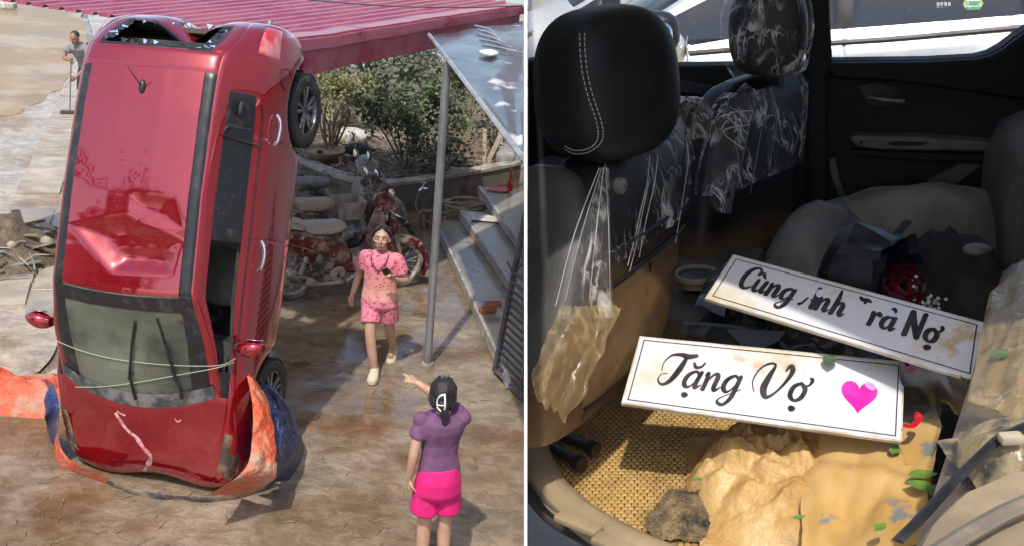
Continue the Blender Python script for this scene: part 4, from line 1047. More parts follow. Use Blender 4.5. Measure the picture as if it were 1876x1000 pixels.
# twigs and leaves scattered on the yard
tw = MB(); rr = random.Random(11)
for k in range(230):
    p = Lz(rr.uniform(0, 940), rr.uniform(540, 1000)); p.z = ground_z(p.x, p.y) + .006
    if p.x > -.05: continue
    az = rr.uniform(0, 6.28); L = rr.uniform(.015, .07) * (2 if rr.random() < .1 else 1); d = Vector((math.cos(az), math.sin(az), 0)); n = Vector((-d.y, d.x, 0)); w = rr.uniform(.003, .008)
    tw.add([p - d * L - n * w, p + d * L - n * w, p + d * L + n * w, p - d * L + n * w, p + Vector((0, 0, w)), p + Vector((0, 0, w))], [(0, 1, 4), (1, 2, 4), (2, 3, 4), (3, 0, 4)])
tag(tw.build('twig_litter', STK[0], recalc=False, smooth=0), 'twigs and leaf scraps strewn over the wet yard', 'litter', kind='stuff')
c = Lz(548, 668); m = MB().tube([c + Vector((-.08, -.02, .03)), c + Vector((.02, .01, .05)), c + Vector((.1, .05, .03))], [.025, .028, .02], 8); tag(m.build('wood_piece', STK[0]), 'short dark stick lying on the yard between the car and women', 'stick')
# overhead cable
ca, cb = Ld(500, -8, 12.0), Ld(957, 11, 12.5); m = MB(); m.tube([ca.lerp(cb, t) - Vector((0, 0, .25 * t * (1 - t))) for t in np.linspace(0, 1, 20)], .009, 5); tag(m.build('overhead_cable', MV['black']), 'thin black cable strung above the maroon roof', 'cable')
c = Lz(14, 16, .06); m = MB(); m.bbox(c + Vector((0, 0, .1)), (.5, .3, .18), .04); m.bbox(c + Vector((-.2, .1, .25)), (.2, .2, .14), .03); tag(m.build('white_crate', BAG), 'white plastic crate standing in the flood water', 'crate')

# ------------------------------------------------------------------ behind the viewer: trees, a house and cables that the car's paint reflects
def tree(label, c, h, r, n, seed):
    rnd = random.Random(seed); c = Vector(c); o = thing('tree', label, 'tree', c, group='trees behind the viewer')
    tp_ = c + Vector((.3, 0, h * .55)); MB().tube(crom([c, c.lerp(tp_, .5) + Vector((.15, 0, 0)), tp_], 4), [.24, .22, .2, .19, .17, .16, .14, .12, .1], 10).build('trunk', BARK, o)
    cl = []
    for k in range(12):
        a = rnd.uniform(0, 6.28); t_ = tp_ + Vector((math.cos(a) * r * rnd.uniform(.4, 1), math.sin(a) * r * rnd.uniform(.4, 1), h * rnd.uniform(.0, .45))); MB().tube([c.lerp(tp_, rnd.uniform(.6, 1)), t_], [.07, .02], 6).build('limb', BARK, o); cl.append(t_)
    m = MB()
    for k in range(n):
        q = rnd.choice(cl); p = q + Vector((rnd.gauss(0, 1), rnd.gauss(0, 1), rnd.gauss(0, .8))) * r * .32; d = Vector((rnd.gauss(0, 1), rnd.gauss(0, 1), rnd.gauss(0, .7))).normalized() * rnd.uniform(.15, .3); w = d.orthogonal().normalized() * .06
        m.add([p, p + d * .5 + w, p + d, p + d * .5 - w], [(0, 1, 2), (0, 2, 3)])
    m.build('crown', LM[0], o, recalc=False, smooth=0)
tree('tree behind the viewer, mirrored low in the car roof', (-13.5, -3.5, 0), 7.0, 2.0, 2600, 3)
tree('taller tree behind the viewer beyond the first', (-19, -11, 0), 9.5, 2.6, 3000, 5)
hs_ = thing('house', 'cream house behind the viewer mirrored in the car roof', 'house', (-24, -9, 0)); HW = pm('cream_house_wall', (.58, .47, .30), (.5, .4, .26), scale=2, rough=.85)
MB().box((-25, -9, 3), (7, 8, 6)).build('wall', HW, hs_, smooth=0); MB().prism([(-21.2, -13.3, 6), (-21.2, -4.7, 6), (-21.2, -9, 8)], (-7.6, 0, 0)).build('roof', ROOFM, hs_, smooth=0)
for yy in (-11, -7):
    for zz in (1.6, 4.4): MB().box((-21.47, yy, zz), (.08, 1.1, 1.3)).build('window', MV['glass'], hs_, smooth=0)
for k in range(3):
    p0_, p1_ = Vector((-18, 6 - k * .5, 6.2 + k * .35)), Vector((-2, -14 - k, 7.0 + k * .3)); m = MB(); m.tube([p0_.lerp(p1_, t_) - Vector((0, 0, 1.2 * t_ * (1 - t_))) for t_ in np.linspace(0, 1, 16)], .05, 5); tag(m.build('power_cable', MV['black']), ('lowest', 'middle', 'highest')[k] + ' black power cable behind the viewer, mirrored in the car roof', 'cable', 'cables behind the viewer')

# ------------------------------------------------------------------ motorbikes
def bike_loft(rows, mat, name, parent, n=20, e=.55, **kw):
    """rows: (x, z, half width, half height)"""
    m = MB(); rg = []
    for x, z, w, h in rows:
        rg.append([Vector((x, w * math.copysign(abs(math.cos(a)) ** e, math.cos(a)), z + h * math.copysign(abs(math.sin(a)) ** e, math.sin(a)))) for a in np.linspace(0, 2 * math.pi, n + 1)[:-1]])
    m.rings(rg); return m.build(name, mat, parent, **kw)
def moto_wheel(parent, x, r, tyre_m, rim_m, w=.045, spokes=18):
    t = MB(); t.lathe([(r - .05 + .05 * math.sin(a) * 1.0, w * math.cos(a)) for a in np.linspace(-.4, math.pi + .4, 11)], (x, 0, r), (0, 1, 0), 36)
    o = t.build('wheel', tyre_m, parent)
    rm = MB(); rm.lathe([(r - .06, -w * .7), (r - .075, -w * .5), (r - .075, w * .5), (r - .06, w * .7), (r - .055, 0), (r - .06, -w * .7)], (x, 0, r), (0, 1, 0), 32); rm.build('rim', rim_m, o)
    hb = MB(); hb.lathe([(.055, -.06), (.06, -.03), (.06, .03), (.055, .06), (.02, .07)], (x, 0, r), (0, 1, 0), 16, caps=True); hb.build('hub', rim_m, o)
    for k in range(spokes):
        a = 2 * math.pi * k / spokes; sp = MB(); sp.tube([(x + .05 * math.cos(a + .3), .04 * (-1) ** k, r + .05 * math.sin(a + .3)), (x + (r - .07) * math.cos(a), .01 * (-1) ** k, r + (r - .07) * math.sin(a))], .004, 4); sp.build('spoke', rim_m, o)
    return o
MUDC = (.42, .34, .25)
def motorbike(label, body_c, seat_c, base, heading, lean, basket=False, kind=0):
    rot = Matrix.Rotation(heading, 4, 'Z') @ Matrix.Rotation(lean, 4, 'X') @ Matrix.Scale(1.14, 4)
    t = thing('motorbike', label, 'motorbike', base, group='mud-caked motorbikes parked beside the garden wall', rot=rot)
    pa = pm('muddy_fairing_paint', body_c, MUDC, scale=3.6, lo=.50, hi=.68, rough=.25, rough2=.7, detail=10, c3=(.50, .42, .32), scale3=13, lo3=.56, hi3=.7)
    st = pm('muddy_vinyl_seat', seat_c, (.46, .39, .28), scale=4.5, lo=.40, hi=.64, rough=.45, rough2=.8, bump=.25, bscale=30, c3=(.10, .085, .07), scale3=6, lo3=.58, hi3=.7)
    fr = pm('muddy_frame_steel', (.05, .048, .045), (.30, .25, .19), scale=9, rough=.6, rough2=.85)
    al = pm('muddy_engine_alloy', (.45, .42, .37), (.32, .27, .2), scale=12, rough=.45, rough2=.8, metal=.2)
    ty = pm('muddy_bike_tyre', (.10, .09, .08), (.36, .30, .23), scale=9, rough=.85)
    ri = pm('muddy_bike_rim', (.55, .52, .47), (.38, .32, .25), scale=9, rough=.5, metal=.2)
    moto_wheel(t, 0, .285, ty, ri); moto_wheel(t, 1.24, .285, ty, ri)
    bike_loft([(-.40, .80, .03, .03), (-.30, .78, .10, .06), (-.05, .71, .135, .11), (.2, .60, .145, .17), (.42, .50, .14, .21), (.55, .42, .12, .19), (.64, .36, .08, .11)], pa, 'rear_fairing', t)
    bike_loft([(-.32, .865, .07, .012), (-.24, .872, .115, .025), (-.05, .868, .14, .030), (.06, .845, .145, .034), (.14, .805, .15, .036), (.34, .79, .15, .040), (.47, .80, .12, .045), (.54, .80, .07, .03)], st, 'seat', t)
    bike_loft([(-.30, .825, .10, .02), (0, .80, .135, .03), (.2, .745, .145, .03), (.40, .69, .14, .03), (.50, .66, .11, .03)], fr, 'seat_gap_band', t)  # dark band put in for the shaded gap between seat and fairing
    for sd in (1, -1):
        MB().tube(crom([(-.30, sd * .105, .74), (0, sd * .14, .66), (.25, sd * .15, .55), (.5, sd * .13, .42)], 4), .012, 6, flat=.6).build('fairing_line', fr, t)
        MB().bbox((.30, sd * .148, .46), (.22, .014, .13), .005, Matrix.Rotation(.35, 3, 'Y')).build('side_panel', fr, t)
    MB().tube(crom([(-.18, .12, .84), (-.36, .1, .88), (-.40, 0, .89), (-.36, -.1, .88), (-.18, -.12, .84)], 5), .014, 6).build('grab_rail', al, t)
    bike_loft([(.55, .34, .10, .04), (.70, .30, .13, .05), (.86, .34, .12, .07), (.95, .44, .08, .06)], pa, 'footboard', t)
    m = MB()                                                   # leg shield: bowed panel
    m.quadgrid(lambda u, v: Vector((.90 + .14 * (1 - u) * 0 + .10 * u * u - .06 * abs(2 * v - 1) ** 2 + .03, (2 * v - 1) * lerp(.13, .20, math.sin(math.pi * min(u * .9, 1))), lerp(.32, .93, u))), 10, 10)
    n0 = len(m.v); m.v += [p + Vector((.025, 0, 0)) for p in m.v]; m.f += [tuple(i + n0 for i in reversed(q)) for q in list(m.f)]
    ls = m.build('leg_shield', pa, t)
    bike_loft([(.99, .62, .07, .16), (1.06, .66, .10, .20), (1.13, .66, .08, .17), (1.17, .64, .03, .08)], pa, 'front_fairing', t)
    bike_loft([(.88, 1.0, .10, .035), (.94, 1.02, .17, .06), (1.02, 1.03, .15, .08), (1.10, 1.0, .10, .07), (1.14, .98, .05, .04)], pa, 'handlebar_cowl', t)
    hl = MB(); hl.ell((1.12, 0, 1.01), (.03, .075, .05)); hl.build('headlight', MV['lamp'], t)
    hb = MB(); hb.tube(crom([(.86, .34, 1.0), (.90, .22, 1.03), (.95, .1, 1.02), (.95, -.1, 1.02), (.90, -.22, 1.03), (.86, -.34, 1.0)], 5), .012, 8); hbo = hb.build('handlebar', fr, t)
    for sd in (1, -1):
        MB().tube([(.88, sd * .26, 1.015), (.845, sd * .37, .995)], .02, 8).build('grip', fr, hbo)
        MB().tube([(.92, sd * .24, 1.04), (.93, sd * .2, 1.03), (1.0, sd * .36, 1.0)], .006, 5).build('brake_lever', al, hbo)
        mm = MB().tube([(.91, sd * .2, 1.04), (.92, sd * .26, 1.16), (.91, sd * .31, 1.22)], .007, 6); mo = mm.build('mirror_stalk', fr, t)
        MB().ell((.90, sd * .33, 1.25), (.018, .065, .05), e=.7).build('mirror_back', fr, mo); MB().ell((.884, sd * .33, 1.25), (.006, .055, .042), e=.7).build('mirror_glass', MV['mirror'], mo)
        MB().tube([(1.13, sd * .075, .62), (1.24, sd * .075, .285)], [.022, .026], 8).build('fork', al, t)
        MB().tube([(.50, sd * .09, .34), (0, sd * .085, .285)], [.03, .024], 8).build('swing_arm', fr, t)
        MB().tube([(.06, sd * .1, .33), (.14, sd * .1, .62)], .024, 8).build('shock_absorber', al, t)
        MB().tube([(.50, sd * .1, .27), (.50, sd * .3, .26)], .016, 6).build('footpeg', fr, t)
    m = MB(); rg = []
    for a in np.linspace(-.5, 2.2, 12):
        c = Vector((1.24 + .315 * math.cos(a), 0, .285 + .315 * math.sin(a))); o_ = Vector((math.cos(a), 0, math.sin(a)))
        rg.append([c + Vector((0, .065, 0)) - o_ * .05, c + Vector((0, .055, 0)) + o_ * .01, c + o_ * .022, c - Vector((0, .055, 0)) + o_ * .01, c - Vector((0, .065, 0)) - o_ * .05])
    m.rings(rg, closed=False); m.build('front_fender', pa, t, recalc=False)
    m = MB(); rg = []
    for a in np.linspace(.7, 2.9, 12):
        c = Vector((.315 * math.cos(a), 0, .285 + .33 * math.sin(a))); o_ = Vector((math.cos(a), 0, math.sin(a)))
        rg.append([c + Vector((0, .065, 0)) - o_ * .04, c + o_ * .015, c - Vector((0, .065, 0)) - o_ * .04])
    m.rings(rg, closed=False); m.build('rear_fender', fr, t, recalc=False)
    tl = MB(); tl.ell((-.35, 0, .78), (.025, .08, .035)); tl.build('tail_light', MV['tail'], t)
    MB().bbox((-.42, 0, .62), (.012, .19, .13), .004, Matrix.Rotation(.25, 3, 'Y')).build('number_plate', MV['seatgrey'], t)
    en = MB().bbox((.46, 0, .30), (.30, .20, .18), .04); en.lathe([(.085, 0), (.085, .03), (.07, .045), (.02, .045)], (.46, -.10, .30), (0, -1, 0), 18); en.lathe([(.085, 0), (.085, .03), (.02, .04)], (.46, .10, .30), (0, 1, 0), 18); en.tube([(.55, 0, .33), (.78, 0, .42)], [.08, .07], 10); en.build('engine', al, t)
    ex = MB(); ex.tube(crom([(.70, -.09, .30), (.55, -.14, .22), (.25, -.15, .22), (.10, -.16, .27), (-.32, -.17, .36)], 5), [.02] * 11 + [.026, .034, .045, .05, .052, .052, .052, .052, .05, .045], 10); exo = ex.build('exhaust', al, t)
    MB().bbox((-.08, -.215, .33), (.32, .012, .07), .004, Matrix.Rotation(.2, 3, 'Y')).build('heat_guard', fr, exo)
    MB().tube([(.5, .12, .22), (.42, .26, .02)], .012, 6).build('side_stand', fr, t)
    if basket:
        m = MB()
        rg = [[Vector((.72 + sx * a, sy * b, z)) for sx, sy in ((-1, -1), (1, -1), (1, 1), (-1, 1))] for a, b, z in ((.13, .10, .62), (.17, .14, .84), (.165, .135, .84), (.125, .095, .63))]
        m.rings(rg); m.build('basket', ri, t, smooth=0)
    return t
BH = math.atan2(.70, 1.13)
b1 = Lz(541, 548); 
motorbike('maroon mud-caked motorbike nearest the walking woman', (.12, .014, .02), (.46, .40, .32), Vector((b1.x - .06, b1.y, 0)), BH, .10)
motorbike('mud-caked motorbike with metal basket, middle of the three', (.035, .03, .03), (.44, .36, .22), Vector((b1.x - .36, b1.y + .92, 0)), BH - .03, .10, basket=True)
motorbike('grey black-seated motorbike against the garden wall', (.24, .25, .25), (.10, .10, .10), Vector((b1.x - .62, b1.y + 1.95, 0)), BH - .08, .12)

# ------------------------------------------------------------------ people
SKIN = pm('skin', (.52, .32, .22), (.47, .27, .18), scale=9, rough=.5)
SKIN2 = pm('tanned_skin', (.36, .20, .125), (.31, .165, .10), scale=9, rough=.5)
for m_ in (SKIN, SKIN2):
    N, Lk, b = nodes_of(m_); b.inputs['Subsurface Weight'].default_value = .12; b.inputs['Subsurface Radius'].default_value = (.02, .008, .004)
HAIR = pm('black_hair', (.012, .010, .010), (.03, .026, .024), scale=60, rough=.35, stretch=(1, 1, .15), bump=.4, bscale=120)
def hand(m, wrist, d, n, thumb, curl=.5, s=1.0):
    """palm plus five fingers; d along the hand, n out of the palm, thumb = side of the thumb"""
    w = Vector(wrist); d = Vector(d).normalized(); n = Vector(n); n = (n - d * n.dot(d)).normalized(); l = d.cross(n) * thumb
    m.tube([w - d * .01, w + d * .035 * s, w + d * .075 * s, w + d * .088 * s], [.024 * s, .036 * s, .040 * s, .030 * s], 12, flat=.45, up=n)
    for i, (off, L) in enumerate(((.030, .060), (.010, .070), (-.010, .066), (-.029, .050))):
        c = curl if isinstance(curl, (int, float)) else curl[i]
        p0 = w + d * .072 * s + l * off * s; pts = [p0]; a = 0
        for k in range(3):
            a += c * (.5 + .25 * k); pts.append(pts[-1] + (d * math.cos(a) + n * math.sin(a)) * L * (.45, .32, .26)[k] * s)
        m.tube(pts, [.0105 * s, .0098 * s, .009 * s, .0065 * s], 8)
    p0 = w + d * .02 * s + l * .026 * s
    m.tube([p0, p0 + (d * .6 + l * .75 + n * .2) * .034 * s, p0 + (d * .85 + l * .75 + n * .45) * .052 * s, p0 + (d * 1.0 + l * .6 + n * .6) * .068 * s], [.014 * s, .012 * s, .0105 * s, .007 * s], 8)
def limb(m, pts, rs, n=12): m.tube(crom(pts, 5), list(np.interp(np.linspace(0, len(rs) - 1, (len(pts) - 1) * 5 + 1), range(len(rs)), rs)), n)
def head(m, c, R0, s=1.0):
    c = Vector(c); T = lambda v: c + R0 @ (Vector(v) * s)
    m.ell(T((0, .012, .025)), (.076 * s, .093 * s, .092 * s), R0, 20, 14)
    m.ell(T((0, -.028, -.035)), (.058 * s, .060 * s, .075 * s), R0, 18, 12)
    m.ell(T((0, -.048, -.082)), (.030 * s, .030 * s, .024 * s), R0, 12, 8)
    m.tube([T((0, -.083, .012)), T((0, -.098, -.012)), T((0, -.106, -.03)), T((0, -.085, -.04))], [.009 * s, .012 * s, .015 * s, .010 * s], 8)
    for sx in (-1, 1):
        m.ell(T((sx * .078, .01, -.012)), (.010 * s, .018 * s, .030 * s), R0, 8, 6)
        m.ell(T((sx * .034, -.066, -.03)), (.022 * s, .022 * s, .022 * s), R0, 8, 6)
    m.ell(T((0, -.084, -.062)), (.022 * s, .010 * s, .010 * s), R0, 10, 6)
    m.ell(T((0, -.078, .033)), (.05 * s, .012 * s, .012 * s), R0, 10, 6)
    return T
LIP = pm('lips', (.40, .12, .10), rough=.4); EYE = pm('dark_eye', (.02, .015, .012), rough=.15); EWH = pm('eye_white', (.7, .67, .63), rough=.3)
def face(T, body, open_mouth=False):
    for sx in (-1, 1):
        MB().tube([T((sx * .018, -.0835, .0)), T((sx * .032, -.0865, .003)), T((sx * .047, -.078, .0))], [.002, .0062, .002], 6).build('eye_white', EWH, body)
        MB().ell(T((sx * .032, -.0915, .002)), (.0052, .003, .0056), nu=8, nv=6).build('eye', EYE, body)
        MB().tube([T((sx * .014, -.091, .020)), T((sx * .034, -.0915, .026)), T((sx * .054, -.078, .020))], [.002, .004, .0015], 5).build('eyebrow', HAIR, body)
    MB().ell(T((0, -.094, -.062)), (.020, .005, .0085 if open_mouth else .005), nu=10, nv=6).build('mouth', LIP, body)
def person(label, base, rotz, mb, skin, voxel=.0085):
    me = remeshed(mb, voxel, 3)
    o = mesh_obj('person', me, skin); o.matrix_world = Matrix.Translation(Vector(base)) @ Matrix.Rotation(rotz, 4, 'Z'); BASE[o.name] = Vector((0, 0, 0))
    return tag(o, label, 'person')
def cloth(name, mb, mat, body, voxel=.011, amp=.006, sc=9, seed=1):
    me = remeshed(mb, voxel, 2, lambda p, n: p + n * (amp * ridged((p.x, p.y, p.z * .6), sc, seed, 2)))
    return mesh_obj(name, me, mat, body)
def shoe(name, mat, sole, ankle, d, parent, s=1.0, pitch=0.0):
    a = Vector(ankle); d = Vector(d); d.z = 0; d.normalize(); l = Vector((-d.y, d.x, 0)); up = Vector((0, 0, 1))
    D = (d * math.cos(pitch) - up * math.sin(pitch)); U = (up * math.cos(pitch) + d * math.sin(pitch)); g = a - U * .075
    m = MB(); rg = []
    for t, w, h in ((-.075, .022, .05), (-.06, .034, .075), (-.02, .038, .085), (.03, .040, .075), (.08, .046, .055), (.13, .045, .042), (.165, .034, .032), (.18, .014, .022)):
        rg.append([g + D * t * s + l * (w * s * math.cos(q)) + U * (h * s * .5 + h * s * .5 * math.sin(q) + .012) for q in np.linspace(0, 2 * math.pi, 15)[:-1]])
    o = m.rings(rg).build(name, mat, parent)
    m = MB(); pr = [(-.08, .024), (-.06, .038), (0, .042), (.08, .050), (.14, .049), (.18, .03), (.19, .008)]
    m.prism([g + D * t * s + l * w * s for t, w in pr] + [g + D * t * s - l * w * s for t, w in reversed(pr)], U * .022); m.build('sole', sole, o)
    return o

# --- woman walking towards the viewer with a phone
fa, fb = Lz(683, 694), Lz(720, 655)
wb = Vector((lerp(fa.x, fb.x, .5) - .07, lerp(fa.y, fb.y, .45), 0)); rw = R_(-6)
iv = Matrix.Rotation(-rw, 3, 'Z')
A = iv @ (fa - wb); B = iv @ (fb - wb); A.z = B.z = 0
m = MB(); S1 = .98
m.tube([(0, 0, .74), (0, 0, .84), (0, .0, .96), (0, -.005, 1.08), (0, 0, 1.2), (0, .005, 1.27), (0, .01, 1.31)], [.15, .165, .135, .15, .165, .13, .06], 20, flat=.66, up=(0, 1, 0))
m.tube([(0, .012, 1.26), (0, .0, 1.34), (0, -.01, 1.40)], [.058, .048, .05], 14)
RH = Matrix.Rotation(.10, 3, 'Z') @ Matrix.Rotation(-.22, 3, 'X')
HT1 = head(m, (0, -.025, 1.435), RH, 1.06)
AR = [Vector((-.165, .0, 1.255)), Vector((-.235, .05, 1.02)), Vector((-.275, -.04, .82))]
limb(m, AR, [.052, .043, .036, .034, .025]); hand(m, AR[2], (-.1, -.2, -.9), (.8, -.3, .1), 1, .45)
AL = [Vector((.165, 0, 1.255)), Vector((.25, .03, 1.02)), Vector((.17, -.19, 1.09))]
limb(m, AL, [.052, .043, .037, .034, .025]); hand(m, AL[2], (-.35, -.5, .55), (.3, -.6, -.5), 1, 1.0)
hipz = .80
for hip, kn, an in ((Vector((-.085, 0, hipz)), Vector((-.09 + A.x * .45 + .04, A.y * .5 - .05, .45)), Vector((A.x, A.y + .06, .085))), (Vector((.085, 0, hipz)), Vector((.075 + B.x * .3, B.y * .4 - .06, .44)), Vector((B.x, B.y - .0, .13)))):
    limb(m, [hip, kn, an], [.090, .075, .056, .054, .048, .033], 14)
    m.tube([an, an - Vector((0, .05, .045)), an - Vector((0, .14, .065))], [.03, .034, .025], 10)
w1 = person('woman in pink dotted top and shorts walking with a phone in her hand', wb, rw, m, SKIN)
face(HT1, w1, True)
def dots(name, base, dotc, mud, z0, z1, sc=26.0):
    mt = pm(name, base, rough=.8, bump=.15, bscale=40); N, Lk, b = nodes_of(mt); tc = N.new('ShaderNodeTexCoord')
    v = N.new('ShaderNodeTexVoronoi'); v.inputs['Scale'].default_value = sc; Lk.new(tc.outputs['Object'], v.inputs['Vector'])
    r = N.new('ShaderNodeMapRange'); r.inputs['From Min'].default_value = .24; r.inputs['From Max'].default_value = .34; Lk.new(v.outputs['Distance'], r.inputs['Value'])
    x = N.new('ShaderNodeMix'); x.data_type = 'RGBA'; x.inputs['A'].default_value = (*dotc, 1); x.inputs['B'].default_value = (*base, 1); Lk.new(r.outputs[0], x.inputs['Factor'])
    sp = N.new('ShaderNodeSeparateXYZ'); Lk.new(tc.outputs['Object'], sp.inputs[0]); nn = N.new('ShaderNodeTexNoise'); nn.inputs['Scale'].default_value = 7; Lk.new(tc.outputs['Object'], nn.inputs['Vector'])
    ad = N.new('ShaderNodeMath'); ad.operation = 'MULTIPLY_ADD'; ad.inputs[1].default_value = .25; Lk.new(nn.outputs['Fac'], ad.inputs[0]); Lk.new(sp.outputs['Z'], ad.inputs[2])
    r2_ = N.new('ShaderNodeMapRange'); r2_.inputs['From Min'].default_value = z1 + .125; r2_.inputs['From Max'].default_value = z0 + .125; r2_.inputs['To Max'].default_value = .5; Lk.new(ad.outputs[0], r2_.inputs['Value'])
    y = N.new('ShaderNodeMix'); y.data_type = 'RGBA'; y.inputs['B'].default_value = (*mud, 1); Lk.new(x.outputs['Result'], y.inputs['A']); Lk.new(r2_.outputs[0], y.inputs['Factor']); Lk.new(y.outputs['Result'], b.inputs['Base Color'])
    return mt
PINK = dots('pink_dotted_cotton', (.78, .24, .30), (.32, .03, .10), (.72, .46, .28), .92, 1.12)
PINK2 = dots('pink_dotted_shorts', (.66, .22, .28), (.45, .03, .12), (.6, .36, .25), .3, .4)
m = MB(); m.tube([(0, 0, .785), (0, 0, .81), (0, 0, .92), (0, -.005, 1.06), (0, -.002, 1.18), (0, .005, 1.255), (0, .012, 1.295)], [.188, .186, .170, .168, .172, .142, .085], 24, flat=.70, up=(0, 1, 0))
for P in (AR, AL):
    q = P[0].lerp(P[1], .70); m.tube([P[0] + Vector((-.045 * (1 if P[0].x > 0 else -1), 0, -.01)), P[0] + Vector((0, 0, -.015)), P[0].lerp(P[1], .3), q], [.052, .055, .058, .064], 14)
sh = cloth('shirt', m, PINK, w1, amp=.008, seed=3)
DK = pm('dark_piping', (.13, .05, .12), rough=.7)
for sx in (-1, 1): MB().tube(crom([(sx * .085, -.05, 1.29), (sx * .075, -.125, 1.225), (sx * .03, -.142, 1.165), (0, -.145, 1.13)], 5), .006, 6).build('collar_piping', DK, sh)
for z in (1.06, .98, .90): MB().ell((0, -.138 - (.02 if z < 1 else 0), z), (.007, .005, .007), nu=8, nv=6).build('button', DK, sh)
m = MB(); m.tube([(0, 0, .83), (0, 0, .74), (0, 0, .70)], [.175, .195, .17], 20, flat=.72, up=(0, 1, 0))
for hip, kn in ((Vector((-.09, 0, .76)), Vector((-.09 + A.x * .45 + .04, A.y * .5 - .05, .45))), (Vector((.09, 0, .76)), Vector((.075 + B.x * .3, B.y * .4 - .06, .44)))):
    m.tube([hip, hip.lerp(kn, .35), hip.lerp(kn, .66)], [.098, .098, .098], 16)
cloth('shorts', m, PINK2, w1, amp=.008, seed=5)
m = MB(); m.ell(HT1((0, .03, .045)), (.090, .100, .094), RH, 20, 14); m.ell(HT1((0, .10, -.05)), (.06, .04, .07), RH)
for sx in (-1, 1): m.tube([HT1((sx * .015, -.070, .108)), HT1((sx * .066, -.045, .075)), HT1((sx * .086, .01, .02)), HT1((sx * .07, .07, -.03))], [.012, .016, .018, .016], 8)
mesh_obj('hair', remeshed(m, .008, 2), HAIR, w1)
gl = MB()
for sx in (-1, 1):
    gl.tube([HT1((sx * .036 + .026 * math.cos(a), -.103 + .006 * abs(math.cos(a)), .0 + .018 * math.sin(a))) for a in np.linspace(0, 2 * math.pi, 17)], .0018, 5)
    gl.tube([HT1((sx * .06, -.098, .004)), HT1((sx * .085, -.04, .006)), HT1((sx * .085, .0, .004))], .0016, 4)
gl.tube([HT1((-.011, -.106, .003)), HT1((.011, -.106, .003))], .0016, 4); gl.build('eyeglasses', pm('thin_glasses_frame', (.35, .28, .2), rough=.3, metal=.8), w1)
SH = pm('beige_muddy_sneaker', (.45, .36, .25), (.60, .52, .40), scale=10, rough=.7); SOLE = pm('muddy_sole', (.50, .42, .31), rough=.8)
shoe('shoe', SH, SOLE, (A.x, A.y + .06, .085), (.12, -1, 0), w1, 1.18, .0); shoe('shoe', SH, SOLE, (B.x, B.y, .13), (0, -1, 0), w1, 1.15, .45)
ph = AL[2] + Vector((-.04, -.065, .075)); o = MB().bbox((0, 0, 0), (.075, .012, .15), .004)
o.v = [wb + Matrix.Rotation(rw, 3, 'Z') @ (ph + (Matrix.Rotation(-.5, 3, 'Y') @ Matrix.Rotation(.7, 3, 'X')) @ p) for p in o.v]
tag(o.build('mobile_phone', pm('black_phone', (.012, .012, .014), rough=.12)), 'black mobile phone held up by the woman in pink', 'phone')

# --- woman seen from behind, pointing
wb2 = Lz(790, 1047); rw2 = R_(199)
m = MB()
m.tube([(0, .0, .72), (0, .02, .82), (0, 0, .96), (0, -.01, 1.08), (0, 0, 1.22), (0, .01, 1.29), (0, .01, 1.33)], [.155, .165, .128, .138, .158, .13, .06], 20, flat=.66, up=(0, 1, 0))
m.tube([(0, .01, 1.28), (0, .0, 1.36), (0, -.01, 1.42)], [.058, .048, .05], 14)
RH2 = Matrix.Rotation(-.35, 3, 'Z'); HT2 = head(m, (0, -.02, 1.455), RH2, 1.05)
AL2 = [Vector((.165, 0, 1.275)), Vector((.225, .05, 1.03)), Vector((.235, .0, .81))]
limb(m, AL2, [.054, .045, .040, .037, .026]); hand(m, AL2[2], (0, -.1, -1), (-1, -.2, 0), 1, .5)
AR2 = [Vector((-.165, 0, 1.275)), Vector((-.10, -.26, 1.27)), Vector((.12, -.38, 1.39))]
limb(m, AR2, [.054, .045, .038, .036, .026]); hand(m, AR2[2], (.8, -.25, .25), (.1, -.4, -.9), -1, [.05, 1.3, 1.4, 1.4])
for sx in (-1, 1): limb(m, [Vector((sx * .09, .01, .80)), Vector((sx * .085, -.015, .45)), Vector((sx * .09, .02, .08))], [.096, .085, .060, .060, .052, .034], 14); m.tube([(sx * .09, .02, .07), (sx * .095, -.06, .04), (sx * .1, -.16, .022)], [.034, .04, .026], 10)
w2 = person('woman in purple shirt and bright pink shorts seen from behind, pointing', wb2, rw2, m, SKIN); w2.scale = (.90, .96, 1.0)
face(HT2, w2)
PURP = pm('mauve_cotton', (.17, .075, .155), (.13, .055, .12), scale=6, rough=.85, bump=.2, bscale=60)
FUCH = pm('fuchsia_cotton', (.76, .012, .20), (.62, .01, .15), scale=5, rough=.8, bump=.2, bscale=30)
m = MB(); m.tube([(0, .015, .865), (0, .015, .90), (0, 0, 1.0), (0, -.01, 1.1), (0, 0, 1.22), (0, .01, 1.285), (0, .012, 1.325)], [.170, .166, .142, .155, .186, .176, .08], 24, flat=.72, up=(0, 1, 0))
for P in (AL2, AR2): m.tube([P[0] + Vector((-.03 * (1 if P[0].x > 0 else -1), 0, -.015)), P[0].lerp(P[1], .3), P[0].lerp(P[1], .52)], [.062, .064, .068], 14); m.ell(P[0], (.068, .066, .056))
cloth('shirt', m, PURP, w2, amp=.009, sc=7, seed=6)
m = MB(); m.tube([(0, .02, .91), (0, .025, .82), (0, .02, .72), (0, .02, .67)], [.155, .180, .186, .15], 20, flat=.80, up=(0, 1, 0))
for sx in (-1, 1): m.tube([Vector((sx * .092, .012, .78)), Vector((sx * .09, .005, .66)), Vector((sx * .094, .0, .54))], [.100, .106, .116], 16)
cloth('shorts', m, FUCH, w2, amp=.010, sc=7, seed=8)
m = MB(); m.ell(HT2((0, .03, .03)), (.091, .102, .104), RH2, 20, 14); m.ell(HT2((0, .10, -.01)), (.062, .05, .085), RH2, 16, 12)
